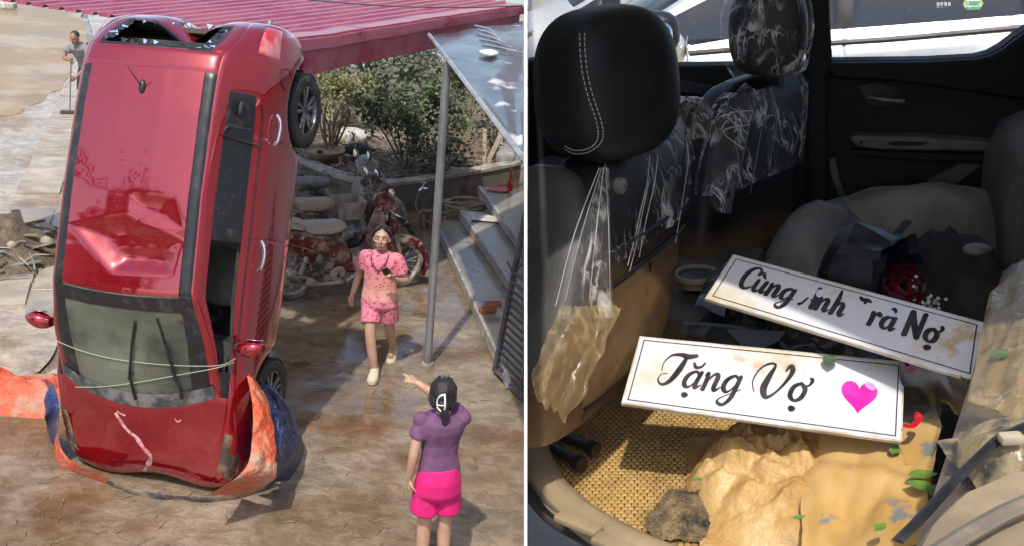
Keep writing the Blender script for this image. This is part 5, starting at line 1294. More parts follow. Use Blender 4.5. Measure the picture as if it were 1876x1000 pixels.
m.tube([HT2((-.01, .125, .0)), HT2((-.03, .14, -.08)), HT2((-.035, .125, -.16)), HT2((-.03, .115, -.20))], [.04, .036, .022, .006], 10)
for sx in (-1, 1): m.tube([HT2((sx * .03, -.06, .10)), HT2((sx * .078, -.02, .05)), HT2((sx * .08, .03, -.03)), HT2((sx * .05, .09, -.05))], [.02, .026, .03, .03], 8)
mesh_obj('hair', remeshed(m, .008, 2), HAIR, w2)
CLP = pm('white_claw_clip', (.85, .83, .78), rough=.25); clo = MB().tube(crom([HT2((-.02, .152, .075)), HT2((-.028, .172, .03)), HT2((-.03, .168, -.02)), HT2((-.02, .15, -.05))], 5), .007, 7).build('hair_clip', CLP, w2)
MB().tube(crom([HT2((-.02, .155, .07)), HT2((.012, .168, .062)), HT2((.03, .152, .02)), HT2((.026, .148, -.03)), HT2((-.002, .158, -.05)), HT2((-.022, .15, -.048))], 5), .006, 7).build('claw_bar', CLP, clo)
MB().tube([HT2((-.03, .168, .0)), HT2((.0, .174, -.004)), HT2((.028, .152, -.01))], .0045, 6).build('claw_tooth', CLP, clo)
hs = random.Random(2)
for q in range(60):                                          # loose strands over the knot
    a = hs.uniform(-1.9, 1.9); r_ = .092 + hs.uniform(0, .006); p0_ = HT2((r_ * math.sin(a) * .95, -.02 + hs.uniform(-.03, .03), .03 + .1 * math.cos(a))); p1_ = HT2((r_ * .8 * math.sin(a), .09, .02 + .075 * math.cos(a))); p2_ = HT2((-.01 + .03 * math.sin(a), .14, -.01 + hs.uniform(-.03, .03)))
    MB().tube(crom([p0_, p1_, p2_], 4), .0022, 4).build('hair_strand', HAIR, w2)
for sx in (-1, 1): shoe('sandal', pm('dark_sandal', (.06, .05, .05), rough=.6), SOLE, (sx * .09, .02, .085), (sx * .05, -1, 0), w2, 1.15)

# --- man sweeping far up the lane
bt = Lz(128, 214); fd = (bt - Lz(158, 205)).normalized(); mb_ = Lz(158, 205); rm_ = math.atan2(fd.x, -fd.y)
iv = Matrix.Rotation(-rm_, 3, 'Z'); bl = iv @ (bt - mb_)
m = MB(); m.tube([(0, .10, .80), (0, .10, .90), (0, .02, 1.05), (0, -.09, 1.2), (0, -.17, 1.32), (0, -.2, 1.37)], [.15, .155, .15, .17, .165, .06], 18, flat=.66, up=(0, 1, 0))
m.tube([(0, -.17, 1.33), (0, -.235, 1.405), (0, -.26, 1.44)], [.06, .052, .052], 12)
RH3 = Matrix.Rotation(.35, 3, 'X'); HT3 = head(m, (0, -.29, 1.475), RH3, 1.06)
top = bl + Vector((.02, .10, 1.12)); h1 = bl.lerp(top, .93); h2 = bl.lerp(top, .62)
A1_ = [Vector((-.18, -.15, 1.31)), Vector((-.27, -.25, 1.08)), Vector((h1.x - .03, h1.y + .09, h1.z + .02))]
A2_ = [Vector((.18, -.15, 1.31)), Vector((.26, -.22, 1.05)), Vector((h2.x + .04, h2.y + .10, h2.z + .03))]
for P, q in ((A1_, h1), (A2_, h2)):
    limb(m, P, [.058, .048, .04, .038, .028]); hand(m, P[2], q - P[2] + Vector((0, -.02, 0)), (.9 if P is A1_ else -.9, -.2, -.2), 1 if P is A1_ else -1, 1.15)
for sx in (-1, 1): limb(m, [Vector((sx * .09, .10, .82)), Vector((sx * .11, .06, .45)), Vector((sx * .13, .12, .08))], [.09, .08, .058, .05, .034], 12); m.tube([(sx * .13, .12, .07), (sx * .13, .04, .04), (sx * .14, -.06, .02)], [.034, .04, .026], 8)
w3 = person('man in grey t-shirt bending over a long broom on the lane', mb_, rm_, m, SKIN2); face(HT3, w3)
GREY = pm('grey_tshirt_cotton', (.27, .27, .28), (.21, .21, .22), scale=6, rough=.85)
m = MB(); m.tube([(0, .10, .86), (0, .09, .95), (0, .02, 1.06), (0, -.09, 1.2), (0, -.17, 1.31), (0, -.195, 1.355)], [.175, .175, .17, .188, .175, .085], 20, flat=.74, up=(0, 1, 0))
for P in (A1_, A2_): m.tube([P[0], P[0].lerp(P[1], .3), P[0].lerp(P[1], .6)], [.07, .072, .076], 12)
cloth('shirt', m, GREY, w3, seed=9)
m = MB(); m.tube([(0, .1, .92), (0, .1, .8), (0, .1, .76)], [.17, .175, .15], 16, flat=.74, up=(0, 1, 0))
for sx in (-1, 1): m.tube([(sx * .09, .10, .80), (sx * .105, .075, .6), (sx * .112, .065, .42)], [.1, .1, .1], 12)
cloth('shorts', m, pm('dark_shorts', (.05, .055, .07), rough=.8), w3, seed=4)
m = MB(); m.ell(HT3((0, .03, .045)), (.086, .094, .088), RH3, 18, 12); mesh_obj('hair', remeshed(m, .009, 2), HAIR, w3)
Rm = Matrix.Rotation(rm_, 3, 'Z'); br = thing('broom', 'long broom with dark head held by the man on the lane', 'broom', bt)
MB().tube([mb_ + Rm @ (bl + Vector((0, 0, .05))), mb_ + Rm @ top], .013, 8).build('handle', STK[0], br)
MB().bbox(bt + Vector((0, 0, .06)), (.34, .12, .11), .03, Matrix.Rotation(.3, 3, 'Z')).build('bristle_head', pm('dark_bristles', (.07, .045, .035), rough=.9), br)

# ================================================================== RIGHT PLACE: flooded car cabin on the terrace beyond the partition
ZF, YD = -1.2, 3.25                                     # cabin floor level and plane of the far doors
XW = 967.6
YB, SB = 6.1, 1.06                                      # near side of the white car outside, its size
_pm = Ry(1245, 95, YB); ZG = _pm.z - 1.0 * SB           # terrace level
TILE = pm('muddy_terrace_paving', (.38, .32, .25), (.26, .22, .18), scale=4, rough=.6, rough2=.35, bump=.4, bscale=14)
t0, t1 = Rz(XW, 1300, ZG), Rz(XW, 60, ZG); td = (t1 - t0).normalized()
tn, tf = t0 - td * 1.5, t0 + td * 15
m = MB().prism([tn, tf, Vector((tf.x + 14, tf.y, ZG)), Vector((tn.x + 14, tn.y, ZG))], (0, 0, -1.9)); o = m.build('terrace', TILE, frame=M2, smooth=0)
tag(o, 'raised muddy terrace carrying the parked cars', 'terrace', kind='structure')
# ---- white cars outside
for nm, lb, (px, py), Y, sc in (('white_car', 'white car parked close beyond the cabin window with stickers on its glass', (1245, 95), YB, SB), ('white_car', 'white car parked in the row behind, windscreen showing over the headrest', (1165, 46), 7.9, 1.06)):
    P = Ry(px, py, Y); rot = Matrix(((-1, 0, 0, 0), (0, -1, 0, 0), (0, 0, 1, 0), (0, 0, 0, 1))) @ Matrix.Scale(sc, 4)
    base = Vector((P.x - 1.24 * sc, Y + .84 * sc, ZG))
    wc = thing(nm, lb, 'car', base, frame=M2, rot=rot, group='white cars parked outside')
    MW = dict(MV); 
    ps, _ = make_car(wc, MV['white'], MW, inner=True)
    for sd in (1, -1): mirror(wc, sd, MV['white'], MV['black'], MV['mirror'])
    for sx, y, sd in ((FW, .74, 1), (FW, -.74, -1), (RW, .74, 1), (RW, -.74, -1)): wheel(wc, (-sx, y, WR), sd, MV['tyre'], MV['alloy'], MV['dark'])
    MB().tube([Vector((-s, car_row(s)[6][0] + .014, car_row(s)[6][1] + .004)) for s in np.linspace(1.0, 3.1, 16)], .014, 6).build('weather_strip', MV['black'], wc)
    car_seat(wc, -1.75, .36, MV['seatgrey'], MV['dark']); MB().bbox((-2.9, 0, .7), (.2, 1.2, .6), .06).build('rear_bench', MV['seatgrey'], wc)
    if Y == YB:
        wcB = wc; YW = base.y - .715 * sc
        PRT = pm('pale_label_print', (.62, .66, .66), (.4, .42, .42), scale=60, rough=.4); GRS = pm('green_sticker', (.10, .42, .16), (.75, .85, .8), scale=30, lo=.5, hi=.6, rough=.4); YEL = pm('yellow_sticker_rim', (.7, .55, .15), rough=.4)
        inv = (Matrix.Translation(base) @ rot).inverted()
        def sticker(name, pts, mat, dy=0.0):
            q = MB().prism([inv @ Ry(x, y, YW - .012 - dy) for x, y in pts], inv.to_3x3() @ Vector((0, .003, 0))); return q.build(name, mat, wcB)
        disc = lambda cx, cy, r, n=24: [(cx + r * math.cos(a), cy + r * math.sin(a)) for a in np.linspace(0, 2 * math.pi, n + 1)[:-1]]
        sticker('round_sticker', disc(1783, 12, 19), YEL); sticker('round_sticker', disc(1783, 13, 16), pm('white_sticker', (.8, .82, .8), rough=.4), .004)
        for yy, h in ((3, 6), (13, 6), (21, 3)): sticker('sticker_band', [(1770, yy), (1797, yy), (1796, yy + h), (1771, yy + h)], GRS, .008)
        for r_ in range(4):
            for c_ in range(4): sticker('label_cell', [(1716 + c_ * 7, 5 + r_ * 8), (1721 + c_ * 7, 5 + r_ * 8), (1721 + c_ * 7, 11 + r_ * 8), (1716 + c_ * 7, 11 + r_ * 8)], PRT)

# ---- the cabin
BLK = pm('black_door_plastic', (.017, .0175, .019), (.028, .028, .028), scale=5, rough=.6, rough2=.75, spec=.25, bump=.15, bscale=160, bdist=.004)
LEA = pm('black_leather', (.007, .007, .008), (.012, .012, .012), scale=8, rough=.5, spec=.3, bump=.25, bscale=220, bdist=.003)
GLE = pm('grey_leather', (.16, .155, .145), (.11, .105, .095), scale=6, rough=.5, bump=.2, bscale=200, bdist=.003)
GRP = pm('grey_armrest_plastic', (.17, .16, .14), (.11, .105, .09), scale=7, rough=.5)
CPT = pm('dark_cabin_carpet', (.03, .028, .025), (.07, .058, .04), scale=9, rough=.95, bump=.5, bscale=120)
BEI = pm('mud_filmed_plastic', (.36, .275, .165), (.22, .165, .10), scale=4, rough=.5, rough2=.75, lo=.4, hi=.66)
cab = thing('car_cabin', 'open car cabin with flooded seats, dark far doors and muddy floor', 'car', Rz(1421, 900, ZG), frame=M2)
def prism_px(pts, Y, dy, name, mat, parent=None, smooth=R_(30), bev=0.0):
    m = MB().prism([Ry(x, y, Y) for x, y in pts], (0, dy, 0)); o = m.build(name, mat, parent or cab, smooth=smooth)
    if bev:
        b = o.modifiers.new('b', 'BEVEL'); b.width = bev; b.segments = 2; b.limit_method = 'ANGLE'; b.angle_limit = R_(50)
    return o
def prism_z(pts, Z, dz, name, mat, parent=None, smooth=R_(30), bev=0.0, frame=None):
    m = MB().prism([Rz(x, y, Z) for x, y in pts], (0, 0, dz)); o = m.build(name, mat, parent or cab, smooth=smooth)
    if bev:
        b = o.modifiers.new('b', 'BEVEL'); b.width = bev; b.segments = 3; b.limit_method = 'ANGLE'; b.angle_limit = R_(50)
    return o
# floor
fl = [Rz(XW + 1, 700, ZF), Rz(XW + 1, 420, ZF), Vector((1.35, 3.3, ZF)), Vector((1.35, 1.55, ZF)), Rz(1130, 1000, ZF), Rz(1040, 930, ZF), Rz(XW + 1, 790, ZF)]
MB().prism(fl, (0, 0, -.06)).build('floor_carpet', CPT, cab, smooth=0)
# far doors
fd_ = prism_px([(962, 112), (1230, 122), (1500, 119), (1503, 520), (962, 560)], YD, .07, 'front_door', BLK, bev=.008)
prism_px([(1232, 148), (1350, 168), (1495, 182), (1495, 196), (1350, 184), (1232, 166)], YD - .03, .032, 'door_rib', pm('satin_door_trim', (.05, .05, .052), rough=.35), fd_)
rd = prism_px([(1506, 119), (1528, 113), (1700, 111), (1788, 106), (1812, 100), (1834, 88), (1852, 74), (1930, 20), (1990, 640), (1506, 520)], YD, .07, 'rear_door', BLK, bev=.008)
prism_px([(1508, 122), (1528, 117), (1700, 115), (1790, 110), (1816, 104), (1838, 92), (1856, 78), (1930, 26), (1940, 205), (1876, 186), (1760, 168), (1640, 152), (1528, 146)], YD - .028, .03, 'upper_trim', pm('soft_black_trim', (.009, .010, .012), rough=.55, spec=.3, bump=.15, bscale=200, bdist=.003), rd, bev=.01)
prism_px([(1556, 256), (1568, 250), (1700, 253), (1800, 261), (1900, 270), (1900, 283), (1800, 280), (1700, 278), (1610, 276), (1570, 270)], YD - .06, .06, 'armrest', GRP, rd, bev=.008)
prism_px([(1556, 276), (1700, 281), (1900, 288), (1900, 300), (1700, 296), (1580, 288)], YD - .035, .034, 'armrest_under', BLK, rd, bev=.005)
prism_px([(1626, 265), (1640, 260), (1700, 262), (1690, 267), (1640, 268)], YD - .066, .006, 'window_switch', MV['black'], rd)
prism_px([(1572, 262), (1582, 257), (1580, 264)], YD - .066, .006, 'lock_mark', MV['black'], rd)
prism_px([(1572, 158), (1600, 152), (1640, 160), (1668, 192), (1600, 196), (1588, 188)], YD - .012, .012, 'handle_recess', MV['dark'], rd)
m = MB(); m.tube([Ry(1592, 179, YD - .02), Ry(1620, 183, YD - .045), Ry(1656, 186, YD - .04)], [.010, .015, .014], 8, flat=.6); m.build('door_lever', MV['alloy'], rd)
m = MB(); m.tube(crom([Ry(1524, 290, YD - .01), Ry(1532, 330, YD - .02), Ry(1552, 375, YD - .02), Ry(1590, 420, YD - .01)], 6), .012, 8); m.build('pocket_rim', GRP, rd)
prism_px([(1700, 330), (1760, 300), (1800, 302), (1740, 345), (1715, 380), (1700, 372)], YD - .012, .012, 'pocket_face', pm('dim_grey_plastic', (.10, .098, .09), rough=.6), rd)
# pillars, window glass, roof
prism_px([(1484, 530), (1478, 150), (1470, -60), (1516, -60), (1524, 118), (1516, 140), (1520, 530)], YD - .035, .12, 'door_pillar', BLK, bev=.01)
prism_px([(1519, 112), (1511, -60), (1517, -60), (1525, 112)], YD + .06, .03, 'window_seal', pm('pale_window_seal', (.5, .49, .46), rough=.5))
CLR = pm('clear_dusty_glass', (.6, .6, .56), (.8, .75, .62), scale=5, rough=.05, alpha=.045, spec=.5)
for n_, pts in (('front_window', [(962, 114), (962, -70), (1471, -70), (1480, 119)]), ('rear_side_window', [(1524, 112), (1514, -70), (1960, -70), (1960, 10), (1850, 76), (1790, 106), (1700, 111)])): prism_px(pts, YD + .03, .004, n_, CLR, smooth=0)
# own far-side mirror seen past the headrest
om = Ry(1192, 62, 3.75); mo = MB(); mo.ell(om, (.10, .06, .075), e=.75); moo = mo.build('side_mirror', MV['black'], cab); MB().ell(om + Vector((.03, -.045, -.005)), (.05, .025, .05), e=.7).build('mirror_glass', MV['mirror'], moo)
MB().tube([om + Vector((-.02, -.02, -.06)), om + Vector((-.04, -.42, -.09))], .025, 8).build('mirror_arm', MV['black'], moo)
# dashboard seen left of the near headrest
prism_px([(962, 330), (985, 322), (1060, 340), (1140, 360), (1140, 520), (962, 560)], 2.75, .2, 'dashboard', BLK, bev=.02)
m = MB(); m.tube(crom([Ry(962, 395, 2.7), Ry(985, 388, 2.68), Ry(1010, 398, 2.66), Ry(1030, 412, 2.64)], 5), .012, 8); m.build('wheel_rim', GRP, cab)
# roof over the cabin and near-side frame (behind the picture's edge; put in to shade the interior)
RF = MB(); zr = .06
_rx = [-.75, -.4, -.2, -.03, .15, .35, .55, 1.45]; _ry = [1.36, 1.40, 1.52, 1.63, 1.50, 1.33, 1.22, 1.2]  # near edge bent to shape the sunlight falling on the signs
RF.quadgrid(lambda u, v: Vector((lerp(-.75, 1.45, u), lerp(float(np.interp(lerp(-.75, 1.45, u), _rx, _ry)), 3.35, v), zr - .05 * (2 * v - 1) ** 2 - .02 * (2 * u - 1) ** 2)), 26, 10)
n0 = len(RF.v); RF.v += [p + Vector((0, 0, .05)) for p in RF.v]; RF.f += [tuple(i + n0 for i in q) for q in list(RF.f)]
RF.build('roof', MV['white'], cab, recalc=False)
HDL = pm('grey_headlining', (.16, .155, .145), rough=.9)
MB().bbox((1.02, 1.30, -.60), (.9, .06, 1.28), .02).build('rear_quarter_panel', MV['white'], cab)
MB().bbox((1.42, 2.35, -.60), (.06, 1.95, 1.28), .02).build('rear_bulkhead', BLK, cab)  # unseen panel added to block sky light from the open rear
MB().tube([(.56, 1.28, -1.2), (.56, 1.28, .0)], .03, 8).build('rear_door_pillar', BLK, cab)
# ---- front seats
def seat_mat(name, line, soft=.07):
    """black leather; below the flood line a tan film of dried mud"""
    mt = pm(name, (.007, .007, .008), (.014, .013, .013), scale=7, rough=.48, spec=.3, bump=.2, bscale=160, bdist=.003); N, Lk, b = nodes_of(mt)
    src = b.inputs['Base Color'].links[0].from_socket; tc = N.new('ShaderNodeTexCoord'); sp = N.new('ShaderNodeSeparateXYZ'); Lk.new(tc.outputs['Object'], sp.inputs[0])
    nn = N.new('ShaderNodeTexNoise'); nn.inputs['Scale'].default_value = 9; nn.inputs['Detail'].default_value = 6; Lk.new(tc.outputs['Object'], nn.inputs['Vector'])
    ad = N.new('ShaderNodeMath'); ad.operation = 'MULTIPLY_ADD'; ad.inputs[1].default_value = .12; Lk.new(nn.outputs['Fac'], ad.inputs[0]); Lk.new(sp.outputs['Z'], ad.inputs[2])
    r = N.new('ShaderNodeMapRange'); r.inputs['From Min'].default_value = line + .06 + soft / 2; r.inputs['From Max'].default_value = line + .06 - soft / 2; Lk.new(ad.outputs[0], r.inputs['Value'])
    cr = N.new('ShaderNodeMapRange'); cr.inputs['From Min'].default_value = .3; cr.inputs['From Max'].default_value = .7; Lk.new(nn.outputs['Fac'], cr.inputs['Value'])
    mx = N.new('ShaderNodeMix'); mx.data_type = 'RGBA'; mx.inputs['A'].default_value = (.06, .033, .012, 1); mx.inputs['B'].default_value = (.155, .09, .034, 1); Lk.new(cr.outputs[0], mx.inputs['Factor'])
    x = N.new('ShaderNodeMix'); x.data_type = 'RGBA'; Lk.new(r.outputs[0], x.inputs['Factor']); Lk.new(src, x.inputs['A']); Lk.new(mx.outputs['Result'], x.inputs['B']); Lk.new(x.outputs['Result'], b.inputs['Base Color'])
    rr = N.new('ShaderNodeMapRange'); rr.inputs['To Min'].default_value = .42; rr.inputs['To Max'].default_value = .75; Lk.new(r.outputs[0], rr.inputs['Value']); Lk.new(rr.outputs[0], b.inputs['Roughness'])
    return mt
def film_mat(name, tint, base, line, sc=7.0, st=(1, 1, .35), width=.035, rough=.14):
    """clear film: almost nothing where it lies flat, bright filaments painted in as the glints of its creases"""
    mt = bpy.data.materials.new(name); mt.use_nodes = True; N, Lk = mt.node_tree.nodes, mt.node_tree.links; b = N['Principled BSDF']; out = N['Material Output']
    b.inputs['Base Color'].default_value = (*tint, 1); b.inputs['Roughness'].default_value = rough; b.inputs['Specular IOR Level'].default_value = 1.0
    tc = N.new('ShaderNodeTexCoord'); mp = N.new('ShaderNodeMapping'); mp.inputs['Scale'].default_value = st; mp.inputs['Rotation'].default_value = (.2, .25, 0); Lk.new(tc.outputs['Object'], mp.inputs[0])
    def crease(s_, w_, dist):
        n = N.new('ShaderNodeTexNoise'); n.inputs['Scale'].default_value = s_; n.inputs['Detail'].default_value = 2.5; n.inputs['Distortion'].default_value = dist; Lk.new(mp.outputs[0], n.inputs['Vector'])
        d = N.new('ShaderNodeMath'); d.operation = 'SUBTRACT'; d.inputs[1].default_value = .5; Lk.new(n.outputs['Fac'], d.inputs[0]); a_ = N.new('ShaderNodeMath'); a_.operation = 'ABSOLUTE'; Lk.new(d.outputs[0], a_.inputs[0])
        r = N.new('ShaderNodeMapRange'); r.inputs['From Min'].default_value = 0; r.inputs['From Max'].default_value = w_; r.inputs['To Min'].default_value = 1; r.inputs['To Max'].default_value = 0; Lk.new(a_.outputs[0], r.inputs['Value']); return r.outputs[0], n.outputs['Fac']
    c1, n1 = crease(sc, width, 1.2); c2, n2 = crease(sc * 2.6, width * .8, .6)
    pat = N.new('ShaderNodeTexNoise'); pat.inputs['Scale'].default_value = sc * .7; Lk.new(tc.outputs['Object'], pat.inputs['Vector']); pr = N.new('ShaderNodeMapRange'); pr.inputs['From Min'].default_value = .42; pr.inputs['From Max'].default_value = .62; Lk.new(pat.outputs['Fac'], pr.inputs['Value'])
    m2_ = N.new('ShaderNodeMath'); m2_.operation = 'MULTIPLY'; m2_.inputs[1].default_value = .6; Lk.new(c2, m2_.inputs[0]); mx = N.new('ShaderNodeMath'); mx.operation = 'MAXIMUM'; Lk.new(c1, mx.inputs[0]); Lk.new(m2_.outputs[0], mx.inputs[1])
    ml = N.new('ShaderNodeMath'); ml.operation = 'MULTIPLY'; Lk.new(mx.outputs[0], ml.inputs[0]); Lk.new(pr.outputs[0], ml.inputs[1])
    fr_ = N.new('ShaderNodeMapRange'); fr_.inputs['To Min'].default_value = base; fr_.inputs['To Max'].default_value = line; Lk.new(ml.outputs[0], fr_.inputs['Value'])
    bp = N.new('ShaderNodeBump'); bp.inputs['Strength'].default_value = .9; bp.inputs['Distance'].default_value = .012; Lk.new(n1, bp.inputs['Height']); Lk.new(bp.outputs[0], b.inputs['Normal'])
    tr = N.new('ShaderNodeBsdfTransparent'); ms = N.new('ShaderNodeMixShader'); Lk.new(fr_.outputs[0], ms.inputs['Fac']); Lk.new(tr.outputs[0], ms.inputs[1]); Lk.new(b.outputs[0], ms.inputs[2]); Lk.new(ms.outputs[0], out.inputs['Surface'])
    return mt
WRAP = film_mat('clear_plastic_wrap', (.82, .81, .77), .015, .75, 9)
WRP2 = film_mat('creased_clear_film', (.84, .82, .76), .06, .80, 13, (1, 1, .25), .06)
WRP3 = film_mat('muddy_plastic_wrap', (.42, .30, .14), .30, .92, 11, (1, 1, .5), .08, .3)
WRP4 = film_mat('crinkled_headrest_film', (.88, .87, .84), .04, .85, 15, (1, 1, .45), .05, .1)
def se_ring(c, w, t, hw, ht, n=28, e=.5):
    return [c + w * (hw * math.copysign(abs(math.cos(a)) ** e, math.cos(a))) + t * (ht * math.copysign(abs(math.sin(a)) ** e, math.sin(a))) for a in np.linspace(0, 2 * math.pi, n + 1)[:-1]]
def front_seat(A, B, C, D, line, thick, hr_c, hr, small=1.0):
    A, B, C, D = [Vector(p) for p in (A, B, C, D)]
    w = B - A; w.z = 0; W = w.length; w.normalize(); t = Vector((-w.y, w.x, 0)); t = t if t.x < 0 else -t
    bot = (C + D) / 2 + t * thick; top = (A + B) / 2 + t * thick
    mt = seat_mat('mud_lined_leather', line - BASE[cab.name].z)
    rows = [(-.02, .50, .8), (.0, .54, .95), (.15, .57, 1.0), (.4, .57, 1.0), (.65, .55, .95), (.85, .52, .9), (.95, .47, .8), (1.0, .40, .62), (1.03, .28, .35)]
    m = MB(); m.rings([se_ring(bot.lerp(top, f), w, t, W * a, thick * b_) for f, a, b_ in rows]); so = m.build('front_seat', mt, cab)
    return so, w, t, W, bot, top, mt, rows
A, B = Rd(1112, 296, 2.02), Rd(1296, 232, 2.36); C, D = Rd(1236, 690, 2.28), Rd(1000, 770, 1.93)
so, w, t, W, bot, top, smt, rows = front_seat(A, B, C, D, Rd(1180, 480, 2.15).z, .085, None, None)
# near-side bolster in grey leather
bo = MB(); br_ = []
for f, a in ((.15, .6), (.3, .9), (.5, 1.05), (.7, 1.05), (.85, .95), (.97, .6), (1.0, .3)):
    c = bot.lerp(top, f) - w * (W * .50) + t * .045; br_.append(se_ring(c, w, t, .04 * a, .115 * a, 20, .7))
bo.rings(br_); bo.build('bolster', pm('dark_grey_leather', (.055, .054, .052), (.035, .034, .032), scale=6, rough=.5, bump=.2, bscale=200, bdist=.003), so)
def hull(f, side, off=0.0, back=-1):
    """point on the rear face of the near seat: f up, side -1..1 across"""
    a = np.interp(f, [r[0] for r in rows], [r[1] for r in rows]); b_ = np.interp(f, [r[0] for r in rows], [r[2] for r in rows])
    e = (1 - abs(side) ** 4) ** .25
    return bot.lerp(top, f) + w * (W * a * side) + t * (back * .085 * b_ * e) + t * (back * off)
# pocket panel and its creases on the seat back
m = MB(); m.quadgrid(lambda u, v: hull(lerp(.06, .52, u), lerp(-.62, .78, v), .006 + .010 * math.sin(math.pi * min(max(u * 1.02, 0), 1)) ** .3 * math.sin(math.pi * v) ** .3 + .004 * ridged((u * 4, v * 4, 1), 1.5, 3)), 20, 20); m.build('seat_pocket', smt, so, recalc=False)
for (f0, s0), (f1, s1) in (((.52, -.62), (.54, .8)), ((.36, -.6), (.38, .78)), ((.08, -.6), (.10, .75)), ((.08, .1), (.5, .12)), ((.66, -.9), (.64, .9))): MB().tube([hull(lerp(f0, f1, k / 8), lerp(s0, s1, k / 8), .012) for k in range(9)], .004, 5).build('seat_seam', LEA, so)
m = MB(); m.lathe([(.016, 0), (.016, .012), (.010, .016), (.002, .016)], hull(.90, -.62, .0), -t, 14); m.build('hook_button', GRP, so)
# clear wrap over the shoulder of the seat with stretched streaks
m = MB()
def wr(u, v):
    f = lerp(.60, 1.03, u); s = lerp(-.95, 1.02, v); p = hull(min(f, 1.0), max(-1, min(1, s)), .008) + Vector((0, 0, max(0, f - 1.0) * .6))
    return p - t * (.010 * ridged((u * 3, v * 9, 0), 1.4, 7, 3) + .01 * max(0, s - .8) * 4)
m.quadgrid(wr, 24, 34); m.build('plastic_wrap', WRAP, so, recalc=False)
# flaring wrap corner at the top far side
m = MB(); q0 = top + w * (W * .42) + Vector((0, 0, .0))
m.quadgrid(lambda u, v: q0 + w * (lerp(-.12, .07, u)) + t * lerp(-.10, .07, v) + Vector((0, 0, .045 * math.sin(math.pi * min(u * 1.1, 1)) - .16 * max(0, u - .7) ** 1.2 * 2 + .016 * ridged((u * 5, v * 5, 2), 1.1, 5))), 20, 14); m.build('plastic_wrap', WRP2, so, recalc=False)
rs_ = random.Random(4)
WRS = pm('plastic_glint', (.85, .84, .80), rough=.15, alpha=.5, spec=1.0)  # pale strands of film, those on the headrest drawn in for its glints
def strand(pts, r, mat, parent, flat=.18): m = MB(); c = crom(pts, 6); m.tube(c, [r * (.45 + .8 * abs(nz3(p, 25, 2)) + .3) for p in c], 6, flat=flat, up=-t); m.build('plastic_strand', mat, parent)
for k in range(4): f = rs_.uniform(.84, .98); s = rs_.uniform(-.25, .95); L = rs_.uniform(.25, .5); strand([hull(f - L * q, s - .16 * q + rs_.uniform(-.02, .02), .014) for q in (0, .25, .5, .75, 1)], .0020, WRS, so)
p0 = Rd(1110, 308, 1.99)
for k, (x, y, d) in enumerate([(1018, 560, 1.90), (1035, 552, 1.91), (1080, 548, 1.94), (1118, 560, 1.99)]):
    mid = p0.lerp(Rd(x, y, d), .45) + Vector((-.012 + .006 * k, -.03, .0)); strand([p0 + Vector((.004 * (k - 3), 0, 0)), mid, Rd(x, y, d)], .0012 if k % 2 else .0018, WRS, so, .3)
fa_, fb_ = crom([Rd(1104, 302, 1.985), Rd(1075, 390, 1.95), Rd(1045, 480, 1.92), Rd(1025, 575, 1.90)], 8), crom([Rd(1118, 304, 2.0), Rd(1120, 390, 1.99), Rd(1122, 480, 1.99), Rd(1128, 575, 1.99)], 8)
m = MB(); m.quadgrid(lambda u, v: fa_[int(round(u * (len(fa_) - 1)))].lerp(fb_[int(round(u * (len(fa_) - 1)))], v) + Vector((0, -.012 - .010 * ridged((u * 1.6 + v * .6, v * 3.2 + u * 1.1, 1), 1.3, 9, 4), 0)), len(fa_) - 1, 26); m.build('plastic_fan', WRP2, so, recalc=False)
# torn skirt of muddy wrap hanging low on the near side
strip_pts = [Rd(1030, 555, 1.88), Rd(1010, 600, 1.87), Rd(985, 660, 1.86), Rd(975, 720, 1.86)], [Rd(1140, 560, 1.97), Rd(1110, 630, 1.94), Rd(1080, 700, 1.92), Rd(1040, 770, 1.90)]
a_, b2_ = crom(strip_pts[0], 8), crom(strip_pts[1], 8)
m = MB(); m.quadgrid(lambda u, v: a_[int(round(u * (len(a_) - 1)))].lerp(b2_[int(round(u * (len(a_) - 1)))], v) + Vector((0, -.016 * ridged((u * 2.2 + v, v * 3 - u, 3), 1.1, 5, 3), .004 * ridged((u * 6, v * 6, 1), 1, 2) + .035 * u * u * nz3((v * 4, 2, 0), 1.5, 3))) + Vector((.02 * (v - .4) * nz3((u * 4, 1, 0), 1.5, 8), 0, 0)), len(a_) - 1, 26); m.build('plastic_skirt', WRP3, so, recalc=False)
# headrest
HC_ = Rd(1111, 152, 2.10); hw_ = w * .9 + Vector((.35, -.1, 0)); hw_.normalize(); Hm = Matrix((hw_, hw_.cross(Vector((0, 0, 1))) * -1, Vector((0, 0, 1)))).transposed()
def headrest(name, c, r, mat, parent, Hm, e=.58):
    m = MB(); m.ell(c, r, Hm, 48, 30, e)
    q = []
    for p in m.v:
        l = Hm.transposed() @ (p - Vector(c)); f = l.z / r[2]
        l.x *= 1 - .16 * max(0, f) ** 2 - .12 * max(0, -f) ** 2; l.y *= 1 - .1 * f; q.append(Vector(c) + Hm @ l)
    m.v = q; return m.build(name, mat, parent), BVHTree.FromPolygons([Vector(v) for v in m.v], m.f)
hro, hbv = headrest('headrest', HC_, (.136, .10, .143), LEA, so, Hm)
def on(bv, x, y, off=.002):
    d = r2(x, y).normalized(); h = bv.ray_cast(Vector((0, 0, 0)), d)
    return (h[0] - d * off) if h[0] else None
THR = pm('grey_stitching', (.42, .41, .38), rough=.7)
